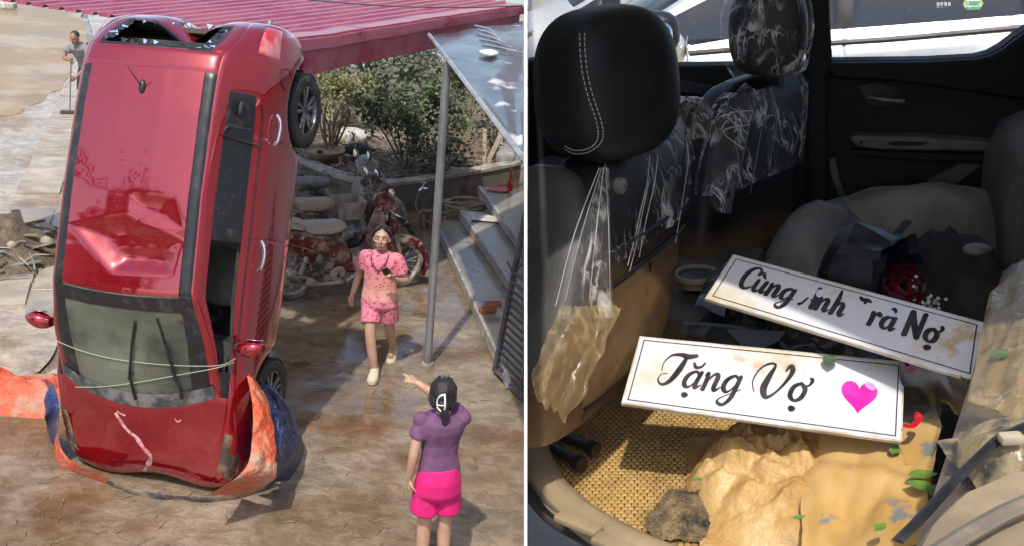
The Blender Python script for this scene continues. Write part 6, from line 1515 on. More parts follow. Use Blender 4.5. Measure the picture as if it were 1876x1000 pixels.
for dx in (0, 9):
    sp_ = [(1062 + dx, 62), (1063 + dx, 100), (1068 + dx, 140), (1078 + dx, 180), (1090 + dx, 215), (1096 + dx, 245), (1090 + dx, 264), (1074 + dx * .4, 274 + dx * .6), (1052, 276 + dx * .7), (1034, 268 + dx * .6)]
    c2 = crom([Vector((x, y, 0)) for x, y in sp_], 12); pts = [on(hbv, p.x, p.y) for p in c2]
    for k in range(0, len(pts) - 2, 3):
        if pts[k] and pts[k + 2]: MB().tube([pts[k], pts[k + 1] or pts[k], pts[k + 2]], .0011, 4).build('stitch', THR, hro)
gr = [on(hbv, p.x + 4.5, p.y, -.001) for p in crom([Vector((x, y, 0)) for x, y in [(1062, 50), (1063, 100), (1068, 140), (1078, 180), (1090, 215), (1096, 245)]], 8)]
gr = [p for p in gr if p]
if len(gr) > 3: MB().tube(gr, .003, 6).build('seam_piping', LEA, hro)
for q in (-.05, .05): MB().tube([HC_ + hw_ * q - Vector((0, 0, .10)), HC_ + hw_ * q - Vector((0, 0, .22))], .007, 8).build('headrest_post', MV['alloy'], hro)
# ---- far front seat
A2_, B2_ = Rd(1340, 172, 2.82), Rd(1494, 134, 3.05); C2_, D2_ = Rd(1452, 440, 3.0), Rd(1296, 500, 2.75)
so2, w2_, t2_, W2, bot2, top2, smt2, rows2 = front_seat(A2_, B2_, C2_, D2_, Rd(1380, 405, 2.9).z, .075, None, None)
Hc2 = Rd(1407, 54, 2.93); Hm2 = Matrix((w2_, t2_ * -1, Vector((0, 0, 1)))).transposed()
ho2, hb2 = headrest('headrest', Hc2, (.104, .078, .118), LEA, so2, Matrix(((1, 0, 0), (0, 1, 0), (0, 0, 1))))
for q in (-.035, .035): MB().tube([Hc2 + Vector((q, 0, -.08)), Hc2 + Vector((q, 0, -.17))], .006, 8).build('headrest_post', MV['alloy'], ho2)
m = MB(); m.ell(Hc2 + Vector((-.004, 0, -.004)), (.114, .088, .128), None, 44, 28, .65); m.v = [p + (p - Hc2).normalized() * .012 * ridged((p.x, p.y, p.z * .5), 22, 3, 3) for p in m.v]; m.build('plastic_wrap', WRP4, ho2)
for k in range(6):
    a = rs_.uniform(-2.6, -.5); z = rs_.uniform(-.09, .07); L = rs_.uniform(.03, .08); r_ = .112
    pts = [Hc2 + Vector((r_ * math.cos(a + .12 * q) * (1 - (abs(z + q * L) / .15) ** 3), .09 * math.sin(a + .12 * q), z + q * L)) for q in (0, .4, .8)]; strand(pts, .0014, WRS, ho2)
def hull2(f, s, off): 
    a = np.interp(f, [r[0] for r in rows2], [r[1] for r in rows2]); return bot2.lerp(top2, f) + w2_ * (W2 * a * s) - t2_ * (.075 * (1 - abs(s) ** 4) ** .25 + off)
m = MB(); m.quadgrid(lambda u, v: hull2(lerp(.45, 1.0, u), lerp(-1, 1, v), .008 + .010 * ridged((u * 3, v * 5, 5), 1.3, 2, 3)), 30, 40); m.build('plastic_wrap', WRP4, so2, recalc=False)
for k in range(4): f = rs_.uniform(.8, 1.0); s = rs_.uniform(-.9, .95); L = rs_.uniform(.2, .55); strand([hull2(f - L * q, s - .05 * q, .012) for q in (0, .3, .6, 1)], .0016, WRS, so2)
# billow of wrap on the near side of the far seat
a_, b2_ = crom([Rd(1365, 150, 2.85), Rd(1335, 185, 2.8), Rd(1312, 240, 2.76), Rd(1306, 300, 2.74), Rd(1300, 370, 2.72)], 6), crom([Rd(1400, 165, 2.84), Rd(1385, 210, 2.8), Rd(1365, 260, 2.78), Rd(1352, 320, 2.76), Rd(1340, 390, 2.74)], 6)
m = MB(); m.quadgrid(lambda u, v: a_[int(round(u * (len(a_) - 1)))].lerp(b2_[int(round(u * (len(a_) - 1)))], v) + Vector((0, -.03 * math.sin(math.pi * v) - .012 * ridged((u * 5, v * 4, 3), 1.5, 6, 3), 0)), len(a_) - 1, 16); m.build('plastic_wrap', WRP4, so2, recalc=False)
for k in range(3):
    i = rs_.randrange(2, len(a_) - 7); v = rs_.random(); strand([a_[i].lerp(b2_[i], v) - Vector((0, .03, 0)), a_[i + 3].lerp(b2_[i + 3], (v + .3) % 1) - Vector((0, .035, 0)), a_[i + 5].lerp(b2_[i + 5], min(1, v + .5)) - Vector((0, .02, 0))], .0016, WRS, so2)
# centre console with cup ring
cc = Rz(1280, 520, -1.0); MB().bbox(cc + Vector((-.02, .10, -.12)), (.22, .5, .2), .03, Matrix.Rotation(-.3, 3, 'Z')).build('console', pm('dim_brown_plastic', (.10, .08, .055), (.05, .045, .04), scale=6, rough=.6), cab)
rc = Rz(1275, 506, -.985); MB().lathe([(.052, 0), (.050, .010), (.042, .010), (.040, -.02)], rc, (0, 0, 1), 28).build('cup_ring', BEI, cab); MB().lathe([(.041, .003), (.001, .003)], rc, (0, 0, 1), 24).build('cup_shade', MV['black'], cab)  # black disc painted for the shade down in the cup hole
# ---- sill and seal at the near door
def sill(off, z, r, mat, name, flat=1.0):
    px = [(966 + off * .2, 765), (978 + off * .55, 830), (1010 + off, 895), (1062 + off, 945), (1128 + off, 985), (1200 + off, 1018), (1290 + off, 1050)]
    pts = crom([Rz(max(x, 968.5), y, z) for x, y in px], 6); m = MB(); m.tube(pts, r, 10, flat=flat, up=(0, 0, 1)); return m.build(name, mat, cab)
sill(0, -1.15, .034, BEI, 'sill_plate', .8); sill(-38, -1.16, .014, MV['black'], 'door_seal'); sill(-58, -1.17, .012, MV['dark'], 'outer_seal'); sill(-20, -1.145, .012, pm('grey_sill_step', (.16, .14, .11), rough=.4), 'sill_step')
for k, (x, y) in enumerate(((1060, 958), (1130, 1000))): MB().bbox(Rz(x, y, -1.105), (.09, .03, .012), .004, Matrix.Rotation(-.5, 3, 'Z')).build('sill_tread', BEI, cab)
# ---- seat rails on the floor
for k, (p_, q_) in enumerate((((1000, 786), (1090, 822)), ((992, 808), (1064, 850)))):
    a, b = Rz(*p_, -1.16), Rz(*q_, -1.16); m = MB(); m.tube([a, b], .0135, 8, flat=.75); ro = m.build('seat_rail', pm('dark_rail_steel', (.05, .05, .05), rough=.35, metal=.6), cab); MB().tube([b - (b - a).normalized() * .015, b + (b - a).normalized() * .004], .016, 8).build('rail_cap', MV['black'], ro)
# ---- rear bench on the right
def blockz(px, zt, zb, name, mat, bev, parent=cab): return prism_z(px, zt, zb - zt, name, mat, parent, bev=bev)
RSM = pm('mud_streaked_seat_cover', (.27, .215, .14), (.15, .125, .095), scale=5, rough=.6, rough2=.4, lo=.42, hi=.62, bump=.3, bscale=40, bdist=.006)
blockz([(1838, 470), (1808, 560), (1775, 680), (1735, 800), (1690, 930), (1650, 1040), (1990, 1040), (1990, 470)], -.83, ZF + .01, 'rear_bench', RSM, .035)
prism_px([(1838, 480), (1850, 360), (1880, 290), (1990, 250), (1990, 560), (1838, 560)], 2.75, .4, 'rear_backrest_side', pm('dim_brown_seat', (.13, .105, .075), (.07, .06, .05), scale=6, rough=.6), bev=.03)
a, b, c, d = Rz(1812, 560, -.80), Rz(1900, 470, -.76), Rz(1900, 800, -.76), Rz(1772, 760, -.80)
lay_sheet('plastic_cover', WRP3, (a, b, c, d), lambda p, u, v: p + Vector((0, 0, .012 + .011 * ridged((u * 1.6 + v * .5, v * 2.2 - u * .4, 2), 1.2, 4, 4))), 30, 30, .002, parent=cab)
MB().prism([Rz(x, y, -.72) for x, y in ((1672, 1030), (1712, 960), (1775, 900), (1850, 868), (1960, 845), (1960, 1030))], (0, 0, -.06)).build('seat_side_panel', BEI, cab)
m = MB(); m.tube([Rz(x, y, -.70) for x, y in ((1690, 1030), (1760, 985), (1830, 945), (1930, 900))], .010, 8); m.build('panel_groove', RSM, cab)
st = [Rz(1900, 770, -.74), Rz(1838, 798, -.745), Rz(1800, 830, -.755), Rz(1740, 890, -.77), Rz(1690, 945, -.775), Rz(1645, 990, -.78)]
m = MB(); m.tube(crom(st, 6), .0075, 8, flat=.35, up=(0, 0, 1)); m.build('seat_belt', MV['black'], cab)
mt_ = pm('buckle_chrome_mud', (.5, .43, .3), (.25, .22, .17), scale=9, rough=.35); MB().bbox(Rz(1852, 802, -.735), (.028, .018, .012), .004, Matrix.Rotation(.2, 3, 'Z')).build('buckle', mt_, cab)

# ---- woven floor mat
MATM = pm('ochre_woven_mat', (.47, .29, .08), (.30, .18, .05), scale=9, lo=.35, hi=.7, rough=.6, bump=.2, bscale=200, bdist=.002)
mp_ = [(984, 776), (1030, 748), (1120, 700), (1230, 640), (1420, 690), (1400, 1010), (1290, 1030), (1180, 1000), (1085, 955), (1022, 890), (990, 830)]
mt = thing('floor_mat', 'woven ochre floor mat on the cabin floor, partly sunlit', 'mat', Rz(1200, 850, ZF), frame=M2)
base_px = [Rz(x, y, ZF + .010) for x, y in mp_]
MB().prism(base_px, (0, 0, -.008)).build('mat_base', pm('dark_mat_backing', (.05, .036, .02), rough=.8), mt, smooth=0)
poly2 = [(p.x, p.y) for p in base_px]
def inside(x, y, P):
    c = False; j = len(P) - 1
    for i in range(len(P)):
        if (P[i][1] > y) != (P[j][1] > y) and x < (P[j][0] - P[i][0]) * (y - P[i][1]) / (P[j][1] - P[i][1]) + P[i][0]: c = not c
        j = i
    return c
u_ = Vector((math.cos(.12), math.sin(.12), 0)); v_ = Vector((-u_.y, u_.x, 0)); xs = [p[0] for p in poly2]; ys = [p[1] for p in poly2]; cx, cy = sum(xs) / len(xs), sum(ys) / len(ys)
pads = MB(); sx_, sy_ = .0125, .0115
for i in range(-45, 46):
    for j in range(-50, 51):
        p = Vector((cx, cy, 0)) + u_ * (i + (.5 if j % 2 else 0) + rs_.uniform(-.06, .06)) * sx_ + v_ * (j + rs_.uniform(-.06, .06) + .25 * nz3((i * .06, j * .06, 0), 1, 2)) * sy_
        if not inside(p.x, p.y, poly2): continue
        p.z = ZF + .0105; a, b = u_ * sx_ * .46, v_ * sy_ * .44; h = Vector((rs_.uniform(-.0008, .0008), rs_.uniform(-.0008, .0008), .0035 * rs_.uniform(.7, 1.2)))
        pads.add([p - a - b, p + a - b, p + a + b, p - a + b, p - a * .62 - b * .5 + h, p + a * .62 - b * .5 + h * 1.0, p + a * .62 + b * .5 + h, p - a * .62 + b * .5 + h], [(4, 5, 6, 7), (0, 1, 5, 4), (1, 2, 6, 5), (2, 3, 7, 6), (3, 0, 4, 7)])
o = pads.build('weave', MATM, mt, recalc=False, smooth=0); o['kind'] = 'stuff'

# ---- lettered signs
GL = {
 'n': (.56, [[(.03, .40, .3), (.08, .49, .8), (.11, .3, 1), (.10, .0, 1)], [(.10, .12, .3), (.2, .38, .45), (.31, .49, .75), (.39, .40, 1), (.38, .1, 1), (.44, .01, .7), (.56, .12, .25)]]),
 'g': (.56, [[(.40, .40, .5), (.28, .50, .6), (.10, .36, 1), (.07, .14, 1), (.18, .01, .7), (.30, .08, .4), (.41, .3, .35)], [(.44, .49, .9), (.42, .2, 1), (.38, -.15, .95), (.24, -.36, .7), (.07, -.32, .6), (.08, -.2, .3), (.3, -.05, .2), (.56, .12, .22)]]),
 'a': (.56, [[(.40, .40, .5), (.28, .50, .6), (.10, .36, 1), (.07, .14, 1), (.18, .01, .7), (.30, .08, .4), (.41, .3, .35)], [(.44, .49, .9), (.40, .2, 1), (.42, .02, .8), (.56, .12, .25)]]),
 'o': (.54, [[(.27, .50, .6), (.10, .38, 1), (.07, .14, 1), (.22, .0, .6), (.38, .1, 1), (.42, .34, 1), (.27, .50, .6)]]),
 'u': (.56, [[(.03, .40, .3), (.08, .49, .8), (.08, .16, 1), (.17, .01, .75), (.29, .08, .45), (.38, .3, .35)], [(.42, .49, 1), (.39, .16, 1), (.44, .01, .7), (.56, .12, .25)]]),
 'h': (.56, [[(.10, .98, .5), (.13, .6, 1), (.10, .0, 1)], [(.10, .12, .3), (.2, .38, .45), (.31, .49, .75), (.39, .40, 1), (.38, .1, 1), (.44, .01, .7), (.56, .12, .25)]]),
 'r': (.44, [[(.03, .40, .3), (.09, .50, .8), (.12, .3, 1), (.10, .0, 1)], [(.11, .2, .3), (.2, .42, .5), (.30, .50, .9), (.36, .43, .9)]]),
 'C': (.66, [[(.56, .72, .9), (.58, .86, .6), (.42, .97, .55), (.2, .84, .95), (.08, .5, 1.1), (.16, .12, 1.0), (.36, .0, .7), (.56, .14, .4)]]),
 'A': (.66, [[(.02, .02, .7), (.08, .05, .5), (.16, .26, .5), (.20, .34, .4)], [(.44, .84, .9), (.47, .4, 1.15), (.49, .0, 1.15)], [(.36, .30, .4), (.50, .30, .4)]]),
 'T': (.58, [[(.02, .92, .7), (.12, .86, .8), (.28, .90, .7), (.40, .86, .6)], [(.26, .86, .7), (.24, .74, .5)]]),
 'N': (.74, [[(.10, .0, 1.1), (.13, .93, 1.1)], [(.13, .93, 1.1), (.32, .45, 1.2), (.52, .02, 1.1)], [(.53, .0, 1.0), (.57, .95, 1.0)]]),
 'TT': (.80, [[(.02, .42, .2), (-.02, .66, .25), (.10, .90, .5), (.36, .96, .9), (.60, .92, 1.2), (.80, .97, .9)], [(.56, .90, .8), (.50, .5, 1.35), (.38, .14, 1.1), (.20, .0, .6), (.04, .12, .35), (.06, .3, .2), (.22, .34, .2)]]),
 'V': (1.05, [[(.10, .12, .2), (-.04, .4, .25), (.02, .76, .4), (.22, .96, .5), (.42, .94, .5), (.36, .6, 1.2), (.32, .25, 1.45), (.46, .0, .9), (.66, .14, .5), (.86, .5, .7), (.94, .82, 1.1), (.84, .97, .8), (.76, .8, .4)]]),
 'grave': (0, [[(.12, .80, .9), (.22, .68, .6), (.30, .62, .3)]]), 'hook': (0, [[(.20, .72, .4), (.28, .84, .6), (.36, .76, .7), (.28, .66, .5), (.27, .60, .4)]]), 'breve': (0, [[(.12, .74, .5), (.22, .62, .7), (.36, .66, .6), (.42, .78, .4)]]),
 'dot': (0, [[(.22, -.22, 1.15), (.235, -.23, 1.2), (.25, -.22, 1.15)]]), 'horn': (0, [[(.40, .42, .4), (.50, .48, .5), (.54, .60, .8), (.50, .66, .6)]]),
}
def bil(Q, u, v): return Q[0] * (1 - u) * v + Q[1] * u * v + Q[2] * u * (1 - v) + Q[3] * (1 - u) * (1 - v)   # TL, TR, BR, BL; v from the bottom
def plane_px(x, y, P0, n):
    d = r2(x, y); return d * (P0.dot(n) / d.dot(n))
def lettering(text, Q, n, su, sv, u0, v0, T, mat, parent, asp, slant=.12):
    """text: list of (glyph, marks, advance override); strokes swept with a broad pen"""
    m = MB(); u = u0; lift = n * .0012
    for g_, marks, adv in text:
        if g_ == ' ': u += adv * su; continue
        gl_ = GL[g_]; strokes = list(gl_[1])
        for k in marks: strokes += GL[k][1]
        for s in strokes:
            P = crom([Vector(q) for q in s], 7)
            L_, R__ = [], []
            for i, p in enumerate(P):
                d = P[min(i + 1, len(P) - 1)] - P[max(i - 1, 0)]; d.z = 0; d.normalize(); nn = Vector((-d.y, d.x, 0)); w_ = p.z * T / 2
                for arr, sg in ((L_, 1), (R__, -1)):
                    q = p + nn * w_ * sg; x = q.x + slant * q.y; arr.append(bil(Q, u + x * su, v0 + q.y * sv) + lift + n * (.00005 * len(m.f) / 40))
            k0 = len(m.v); m.v += L_ + R__; nL = len(L_)
            m.f += [(k0 + i, k0 + i + 1, k0 + nL + i + 1, k0 + nL + i) for i in range(nL - 1)]
            for end, dr_ in ((0, -1), (nL - 1, 1)):                       # round ends
                c = (L_[end] + R__[end]) / 2; a = (L_[end] - R__[end]) / 2; f_ = n.cross(a) * -dr_ * 1.0
                ring = [c + a * math.cos(th) + f_ * math.sin(th) for th in np.linspace(0, math.pi, 6)]; k1 = len(m.v); m.v += ring; m.f.append(tuple(range(k1, k1 + 6)))
        u += (adv if adv else gl_[0]) * su
    o = m.build('lettering', mat, parent, recalc=False, smooth=0); return o
INK = pm('dark_print', (.018, .016, .018), (.05, .045, .045), scale=26, rough=.4)
SGN = pm('stained_white_board', (.66, .66, .68), (.50, .36, .17), scale=7, rough=.35, lo=.60, hi=.72, c3=(.60, .50, .32), scale3=4.5, lo3=.5, hi3=.7)
EDGE = pm('white_board_edge', (.62, .61, .58), (.45, .38, .27), scale=12, rough=.5)
def sign(label, px, P0, n, frame_in, text_fn):
    n = n.normalized(); Q = [plane_px(x, y, P0, n) for x, y in px]
    s = thing('sign_board', label, 'sign', (Q[2] + Q[3]) / 2, frame=M2, group='lettered boards in the cabin')
    MB().prism([Q[0], Q[1], Q[2], Q[3]], n * -.007).build('board', EDGE, s, smooth=0)
    MB().prism([bil(Q, a, b) + n * .0006 for a, b in ((.006, .98), (.994, .98), (.994, .02), (.006, .02))], n * -.0005).build('printed_face', SGN, s, smooth=0)
    f, g_ = frame_in
    for (a, b), (c, d) in (((f, g_), (1 - f, g_)), ((f, 1 - g_), (1 - f, 1 - g_)), ((f, g_), (f, 1 - g_)), ((1 - f, g_), (1 - f, 1 - g_))):
        p, q = bil(Q, a, b), bil(Q, c, d); dr = (q - p).normalized(); sd = n.cross(dr) * .0011; MB().add([p - sd - dr * .001 + n * .0011, q - sd + dr * .001 + n * .0011, q + sd + dr * .001 + n * .0011, p + sd - dr * .001 + n * .0011], [(0, 1, 2, 3)]).build('border_line', INK, s, recalc=False, smooth=0)
    text_fn(Q, n, s); return s, Q
def txt2(Q, n, s):
    lettering([('TT', (), .72), ('a', ('breve', 'dot'), .55), ('n', (), .57), ('g', (), .50), (' ', (), .34), ('V', (), 1.02), ('o', ('horn', 'dot'), .5)], Q, n, .131, .47, .105, .33, .135, INK, s, 3, slant=.20)
    hp_ = []
    for th in np.linspace(0, 2 * math.pi, 60)[:-1]:
        x = 16 * math.sin(th) ** 3 / 17; y = (13 * math.cos(th) - 5 * math.cos(2 * th) - 2 * math.cos(3 * th) - math.cos(4 * th)) / 17; hp_.append(bil(Q, .845 + .068 * x * 1.0, .50 + .245 * y) + n * .0013)
    MB().add(hp_, [tuple(range(len(hp_)))]).build('heart', pm('pink_heart_print', (.82, .015, .36), (.86, .05, .42), scale=14, rough=.3), s, recalc=False, smooth=0)
    hl_ = [bil(Q, .882 + .018 * math.cos(th) - .008 * math.sin(th), .63 + .05 * math.sin(th)) + n * .0019 for th in np.linspace(0, 2 * math.pi, 20)[:-1]]
    MB().add(hl_, [tuple(range(len(hl_)))]).build('heart_glint', pm('pale_pink_print', (.9, .30, .60), rough=.3), s, recalc=False, smooth=0)
def txt1(Q, n, s):
    lettering([('C', (), .60), ('u', ('grave',), .56), ('n', (), .58), ('g', (), .56), (' ', (), .28), ('A', (), .56), ('n', (), .58), ('h', (), .52), (' ', (), .32), ('T', (), .58), ('r', (), .44), ('a', ('hook',), .56), (' ', (), .26), ('N', (), .72), ('o', ('horn', 'dot'), .5)], Q, n, .101, .47, .085, .40, .185, INK, s, 3, slant=.10)
    LIL = pm('lilac_washed_print', (.66, .68, .84), rough=.4)
    for uu, vv, ru, rv in ((.405, .70, .014, .08), (.68, .70, .011, .06)):
        p_ = [bil(Q, uu + ru * math.cos(th), vv + rv * math.sin(th)) + n * .0022 for th in np.linspace(0, 2 * math.pi, 20)[:-1]]; MB().add(p_, [tuple(range(len(p_)))]).build('washed_spot', LIL, s, recalc=False, smooth=0)
s2, Q2 = sign('white sign reading Tặng Vợ with a pink heart, lower of two', [(1172, 615), (1658, 662), (1652, 809), (1138, 738)], Rz(1405, 705, -.965), Vector((.05, -.42, .9)), (.022, .06), txt2)
s1, Q1 = sign('white sign reading Cùng Anh Trả Nợ, upper and half in shade', [(1343, 466), (1804, 590), (1790, 698), (1291, 546)], Rz(1555, 575, -.86), Vector((-.10, -.34, .93)), (.025, .085), txt1)

# ---- things lying about the signs
CRM = pm('sodden_cream_sheet', (.26, .225, .165), (.17, .14, .10), scale=4, rough=.6, rough2=.75, c3=(.16, .125, .085), scale3=4, lo3=.55, hi3=.7, bump=.4, bscale=30, bdist=.01)
def heap2(name, label, cat, mat, px, z, rx, ry, h, seed, amp=.5, sc=9, n=54, rotz=0.0, group=None, wall=False):
    c = Rz(px[0], px[1], z); m = MB(); Rr_ = Matrix.Rotation(rotz, 3, 'Z')
    def g(u, v):
        x, y = 2 * u - 1, 2 * v - 1; r = math.hypot(x, y); l = Vector((rx * x, ry * y, 0)); p = c + Rr_ @ l
        f = max(0, 1 - min(r, 1.2) ** 2.4) * (.7 + .7 * fbm(p, .8 / rx * .5, seed, 2)); w = facet_noise(p, sc, seed) * amp + .35 * amp * ridged(p, sc * 1.7, seed, 3)
        return p + Vector((.16 * rx * nz3(p, .9 / rx, seed), .16 * ry * nz3(p, .9 / rx, seed + 4), max(-.01, h * f * (1 + w)) - .012 * sstep(.85, 1.1, r)))
    m.quadgrid(g, n, n); bm = bmesh.new()
    o = m.build(name, mat, frame=M2, recalc=False); return tag(o, label, cat, group)
heap2('crumpled_sheet', 'large crumpled cream sheet heaped against the far door', 'sheet', CRM, (1660, 445), -1.13, .40, .24, .20, 3, .14, 4, rotz=.15)
heap2('crumpled_sheet', 'smaller grey crumpled sheet left of the bouquet wrap', 'sheet', pm('grey_crumpled_film', (.20, .195, .175), (.12, .115, .10), scale=5, rough=.45, bump=.3, bscale=30, bdist=.008), (1505, 500), -1.10, .17, .20, .15, 8, .16, 6)
heap2('dark_cloth', 'dark sodden cloth piled right of the bouquet', 'cloth', pm('dark_sodden_cloth', (.022, .018, .016), (.05, .04, .032), scale=8, rough=.8), (1745, 545), -1.12, .16, .22, .16, 11, .5, 10)
for k, (x, y, lb) in enumerate(((1790, 458, 'pale lump on the dark cloth beside the rear seat'),)):
    c = Rz(x, y, -.92); m = MB(); m.ell(c, (.026, .022, .012), nu=14, nv=10); m.v = [p + (p - c) * .4 * nz3(p, 30, k) for p in m.v]; tag(m.build('rubble_lump', (GRP, BEI, GRP)[k], frame=M2), lb, 'rubble')
# bouquet in black paper
BP = pm('black_wrapping_paper', (.014, .015, .022), (.026, .027, .036), scale=5, rough=.28, rough2=.45, spec=.6)
bq = thing('bouquet', 'bouquet in black paper with red rose and tiny white flowers', 'bouquet', Rz(1600, 560, -1.0), frame=M2)
c0_, c1_ = Rd(1556, 505, 2.46), Rd(1652, 520, 2.36); axb = (c1_ - c0_); 
m = MB(); rg = []
for f, r_ in ((-.55, .012), (-.35, .05), (-.1, .088), (.2, .105), (.55, .098), (.85, .088), (1.0, .095)):
    c = c0_ + axb * f + Vector((0, .01, .0)); e1_ = Vector((0, 0, 1)); e2_ = axb.normalized().cross(e1_).normalized(); e1_ = e2_.cross(axb.normalized())
    rg.append([c + (e1_ * math.cos(a) * 1.05 + e2_ * math.sin(a)) * r_ * (1 + .10 * math.cos(5 * a + f * 3) + .05 * math.cos(9 * a)) for a in np.linspace(0, 2 * math.pi, 31)[:-1]])
m.rings(rg, caps=False); m.build('paper_wrap', BP, bq, recalc=False, smooth=R_(25))
m = MB(); m.tube([Rd(1618, 458, 2.48), Rd(1664, 405, 2.5)], [.012, .011], 8, flat=.4); m.build('wrap_roll', BP, bq)
m = MB().prism([Rd(1628, 462, 2.47), Rd(1672, 428, 2.49), Rd(1676, 448, 2.47), Rd(1655, 478, 2.45)], (0, .01, 0)); m.build('paper_flap', BP, bq)
ROS = pm('dark_red_rose', (.26, .008, .018), (.16, .004, .012), scale=20, rough=.6); rcn = Rd(1656, 524, 2.30)
for k in range(22):
    a = k * 2.4; r_ = .006 + .0016 * k; nrm = (Vector((0, 0, 0)) - rcn).normalized(); e1_ = nrm.orthogonal().normalized(); e2_ = nrm.cross(e1_); d = e1_ * math.cos(a) + e2_ * math.sin(a); s_ = d.cross(nrm)
    p = rcn + d * r_ + nrm * (.02 - .0009 * k); L = .011 + .0007 * k
    MB().add([p - s_ * L, p + s_ * L, p + s_ * L * .8 + nrm * L * 1.1 + d * .006, p + nrm * L * 1.3 + d * .008, p - s_ * L * .8 + nrm * L * 1.1 + d * .006], [(0, 1, 2, 3, 4)]).build('petal', ROS, bq, recalc=False, smooth=0)
FLW = pm('white_tiny_flower', (.72, .70, .64), rough=.6); STM = pm('dull_green_stem', (.08, .10, .05), rough=.7)
for k in range(46):
    x, y = (rs_.gauss(1697, 13), rs_.gauss(556, 8)) if k < 32 else (rs_.gauss(1676, 4), rs_.gauss(515, 9))
    p = Rd(x, y, 2.28 + rs_.uniform(-.02, .03)); m = MB(); m.ell(p, (.0042, .0042, .0036), nu=7, nv=5); m.build('flower_head', FLW, bq)
    if k % 2 == 0: MB().tube([p, p.lerp(Rd(1660, 545, 2.33), .8)], .0011, 4).build('stem', STM, bq)
for k in range(8): p = Rd(rs_.uniform(1655, 1690), rs_.uniform(540, 566), 2.29); d = Vector((rs_.uniform(-1, 1), rs_.uniform(-1, .2), rs_.uniform(-.2, .6))).normalized() * .03; q = Vector((0, 0, 1)).cross(d).normalized() * .007; MB().add([p, p + d * .5 + q, p + d, p + d * .5 - q], [(0, 1, 2), (0, 2, 3)]).build('leaf', STM, bq, recalc=False, smooth=0)
# black plastic, rolled umbrella
BKP = pm('black_plastic_film', (.016, .016, .017), (.028, .028, .029), scale=9, rough=.22, rough2=.4, spec=.7)
def foil(name, label, px, zs, seed, amp=.03, sc=11, nu=40, nv=26, group='black plastic under the signs', mat=None):
    Q = [Rz(x, y, z) for (x, y), z in zip(px, zs)]
    return tag(lay_sheet(name, mat or BKP, Q, lambda p, u, v: p + Vector((.01 * nz3(p, 20, seed), .01 * nz3(p, 20, seed + 2), amp * (facet_noise(p, sc, seed) - .3) + amp * .5 * ridged(p, sc * 1.4, seed, 2))), nu, nv, .0015, frame=M2), label, 'plastic sheet', group)
foil('black_plastic', 'glossy black plastic crumpled in the gap between the two signs', [(1300, 560), (1560, 640), (1570, 690), (1330, 640)], (-.98, -.97, -1.0, -1.02), 3, .04)
foil('black_plastic', 'black plastic corner sticking out left of the upper sign', [(1300, 500), (1345, 480), (1330, 580), (1272, 560)], (-.93, -.92, -.96, -.97), 5, .012, 9, 16, 16)
foil('black_plastic', 'black plastic fold poking out right under both signs', [(1652, 668), (1786, 700), (1768, 764), (1655, 730)], (-.93, -.90, -.98, -1.0), 8, .035, 12)
foil('black_plastic', 'dark plastic layer beneath the upper sign', [(1330, 575), (1640, 655), (1600, 690), (1300, 610)], (-1.03, -1.02, -1.04, -1.05), 9, .025)
um = thing('rolled_umbrella', 'rolled black umbrella lying left between the signs', 'umbrella', Rz(1320, 620, -1.05), frame=M2)
ua, ub = Rz(1262, 604, -1.0), Rz(1420, 628, -.985); ud = (ub - ua).normalized()
MB().tube([ua, ua.lerp(ub, .15), ua.lerp(ub, .5), ub], [.016, .022, .026, .02], 14).build('canopy_roll', BP, um); MB().tube([ua - ud * .012, ua + ud * .012], .017, 14).build('end_cap', pm('dark_grey_cap', (.06, .06, .065), rough=.35), um)
MB().prism([Rz(1330, 602, -.965), Rz(1440, 606, -.96), Rz(1425, 625, -.965), Rz(1372, 648, -.975)], (0, 0, -.002)).build('loose_flap', BKP, um)
# muddy film and board at the front
OCH = pm('mud_coated_film', (.58, .38, .16), (.44, .25, .07), scale=6, rough=.42, rough2=.65, c3=(.22, .20, .18), scale3=9, lo3=.58, hi3=.70, bump=.8, bscale=18, bdist=.014, spec=.5)
OCB = pm('mud_coated_board', (.58, .37, .14), (.50, .29, .08), scale=4, rough=.35, rough2=.6, c3=(.20, .20, .19), scale3=8, lo3=.55, hi3=.63, bump=.15, bscale=40, bdist=.004)
film = heap2('muddy_film', 'mud-coated plastic film crumpled in the sun below the lower sign', 'plastic sheet', OCH, (1425, 885), -1.17, .165, .21, .085, 5, 1.1, 13, rotz=.2, n=110)
c0 = [Rz(1505, 800, -1.06), Rz(1690, 770, -1.02), Rz(1722, 905, -1.05), Rz(1660, 985, -1.10)]
def brd(p, u, v): return p + Vector((0, 0, .035 * math.sin(math.pi * u) * (1 - v) + .03 * fbm((u * 2, v * 2, 0), 1, 5) + .016 * max(0, 1 - abs(v - .45 - .25 * u) * 14)))
b_ = lay_sheet('muddy_cardboard', OCB, [Rz(1480, 770, -1.10), Rz(1722, 752, -1.07), Rz(1695, 1010, -1.08), Rz(1470, 1040, -1.13)], brd, 26, 26, .012, frame=M2); tag(b_, 'mud-coated cardboard lying sunlit beside the rear seat', 'cardboard')
m = MB().prism([Rz(1640, 800, -1.05), Rz(1712, 742, -1.03), Rz(1726, 780, -1.03), Rz(1706, 840, -1.045), Rz(1660, 850, -1.05)], (0, 0, -.008)); tag(m.build('cardboard_flap', OCB, frame=M2), 'raised ochre cardboard flap beneath the corner of the lower sign', 'cardboard')
RIB = pm('red_ribbon', (.50, .01, .02), rough=.35); m = MB(); m.tube(crom([Rz(1655, 778, -1.0), Rz(1672, 780, -1.0), Rz(1684, 764, -.995), Rz(1676, 758, -.99)], 6), .006, 6, flat=.25, up=(0, 0, 1)); tag(m.build('ribbon', RIB, frame=M2), 'scrap of red ribbon at the corner of the lower sign', 'ribbon')
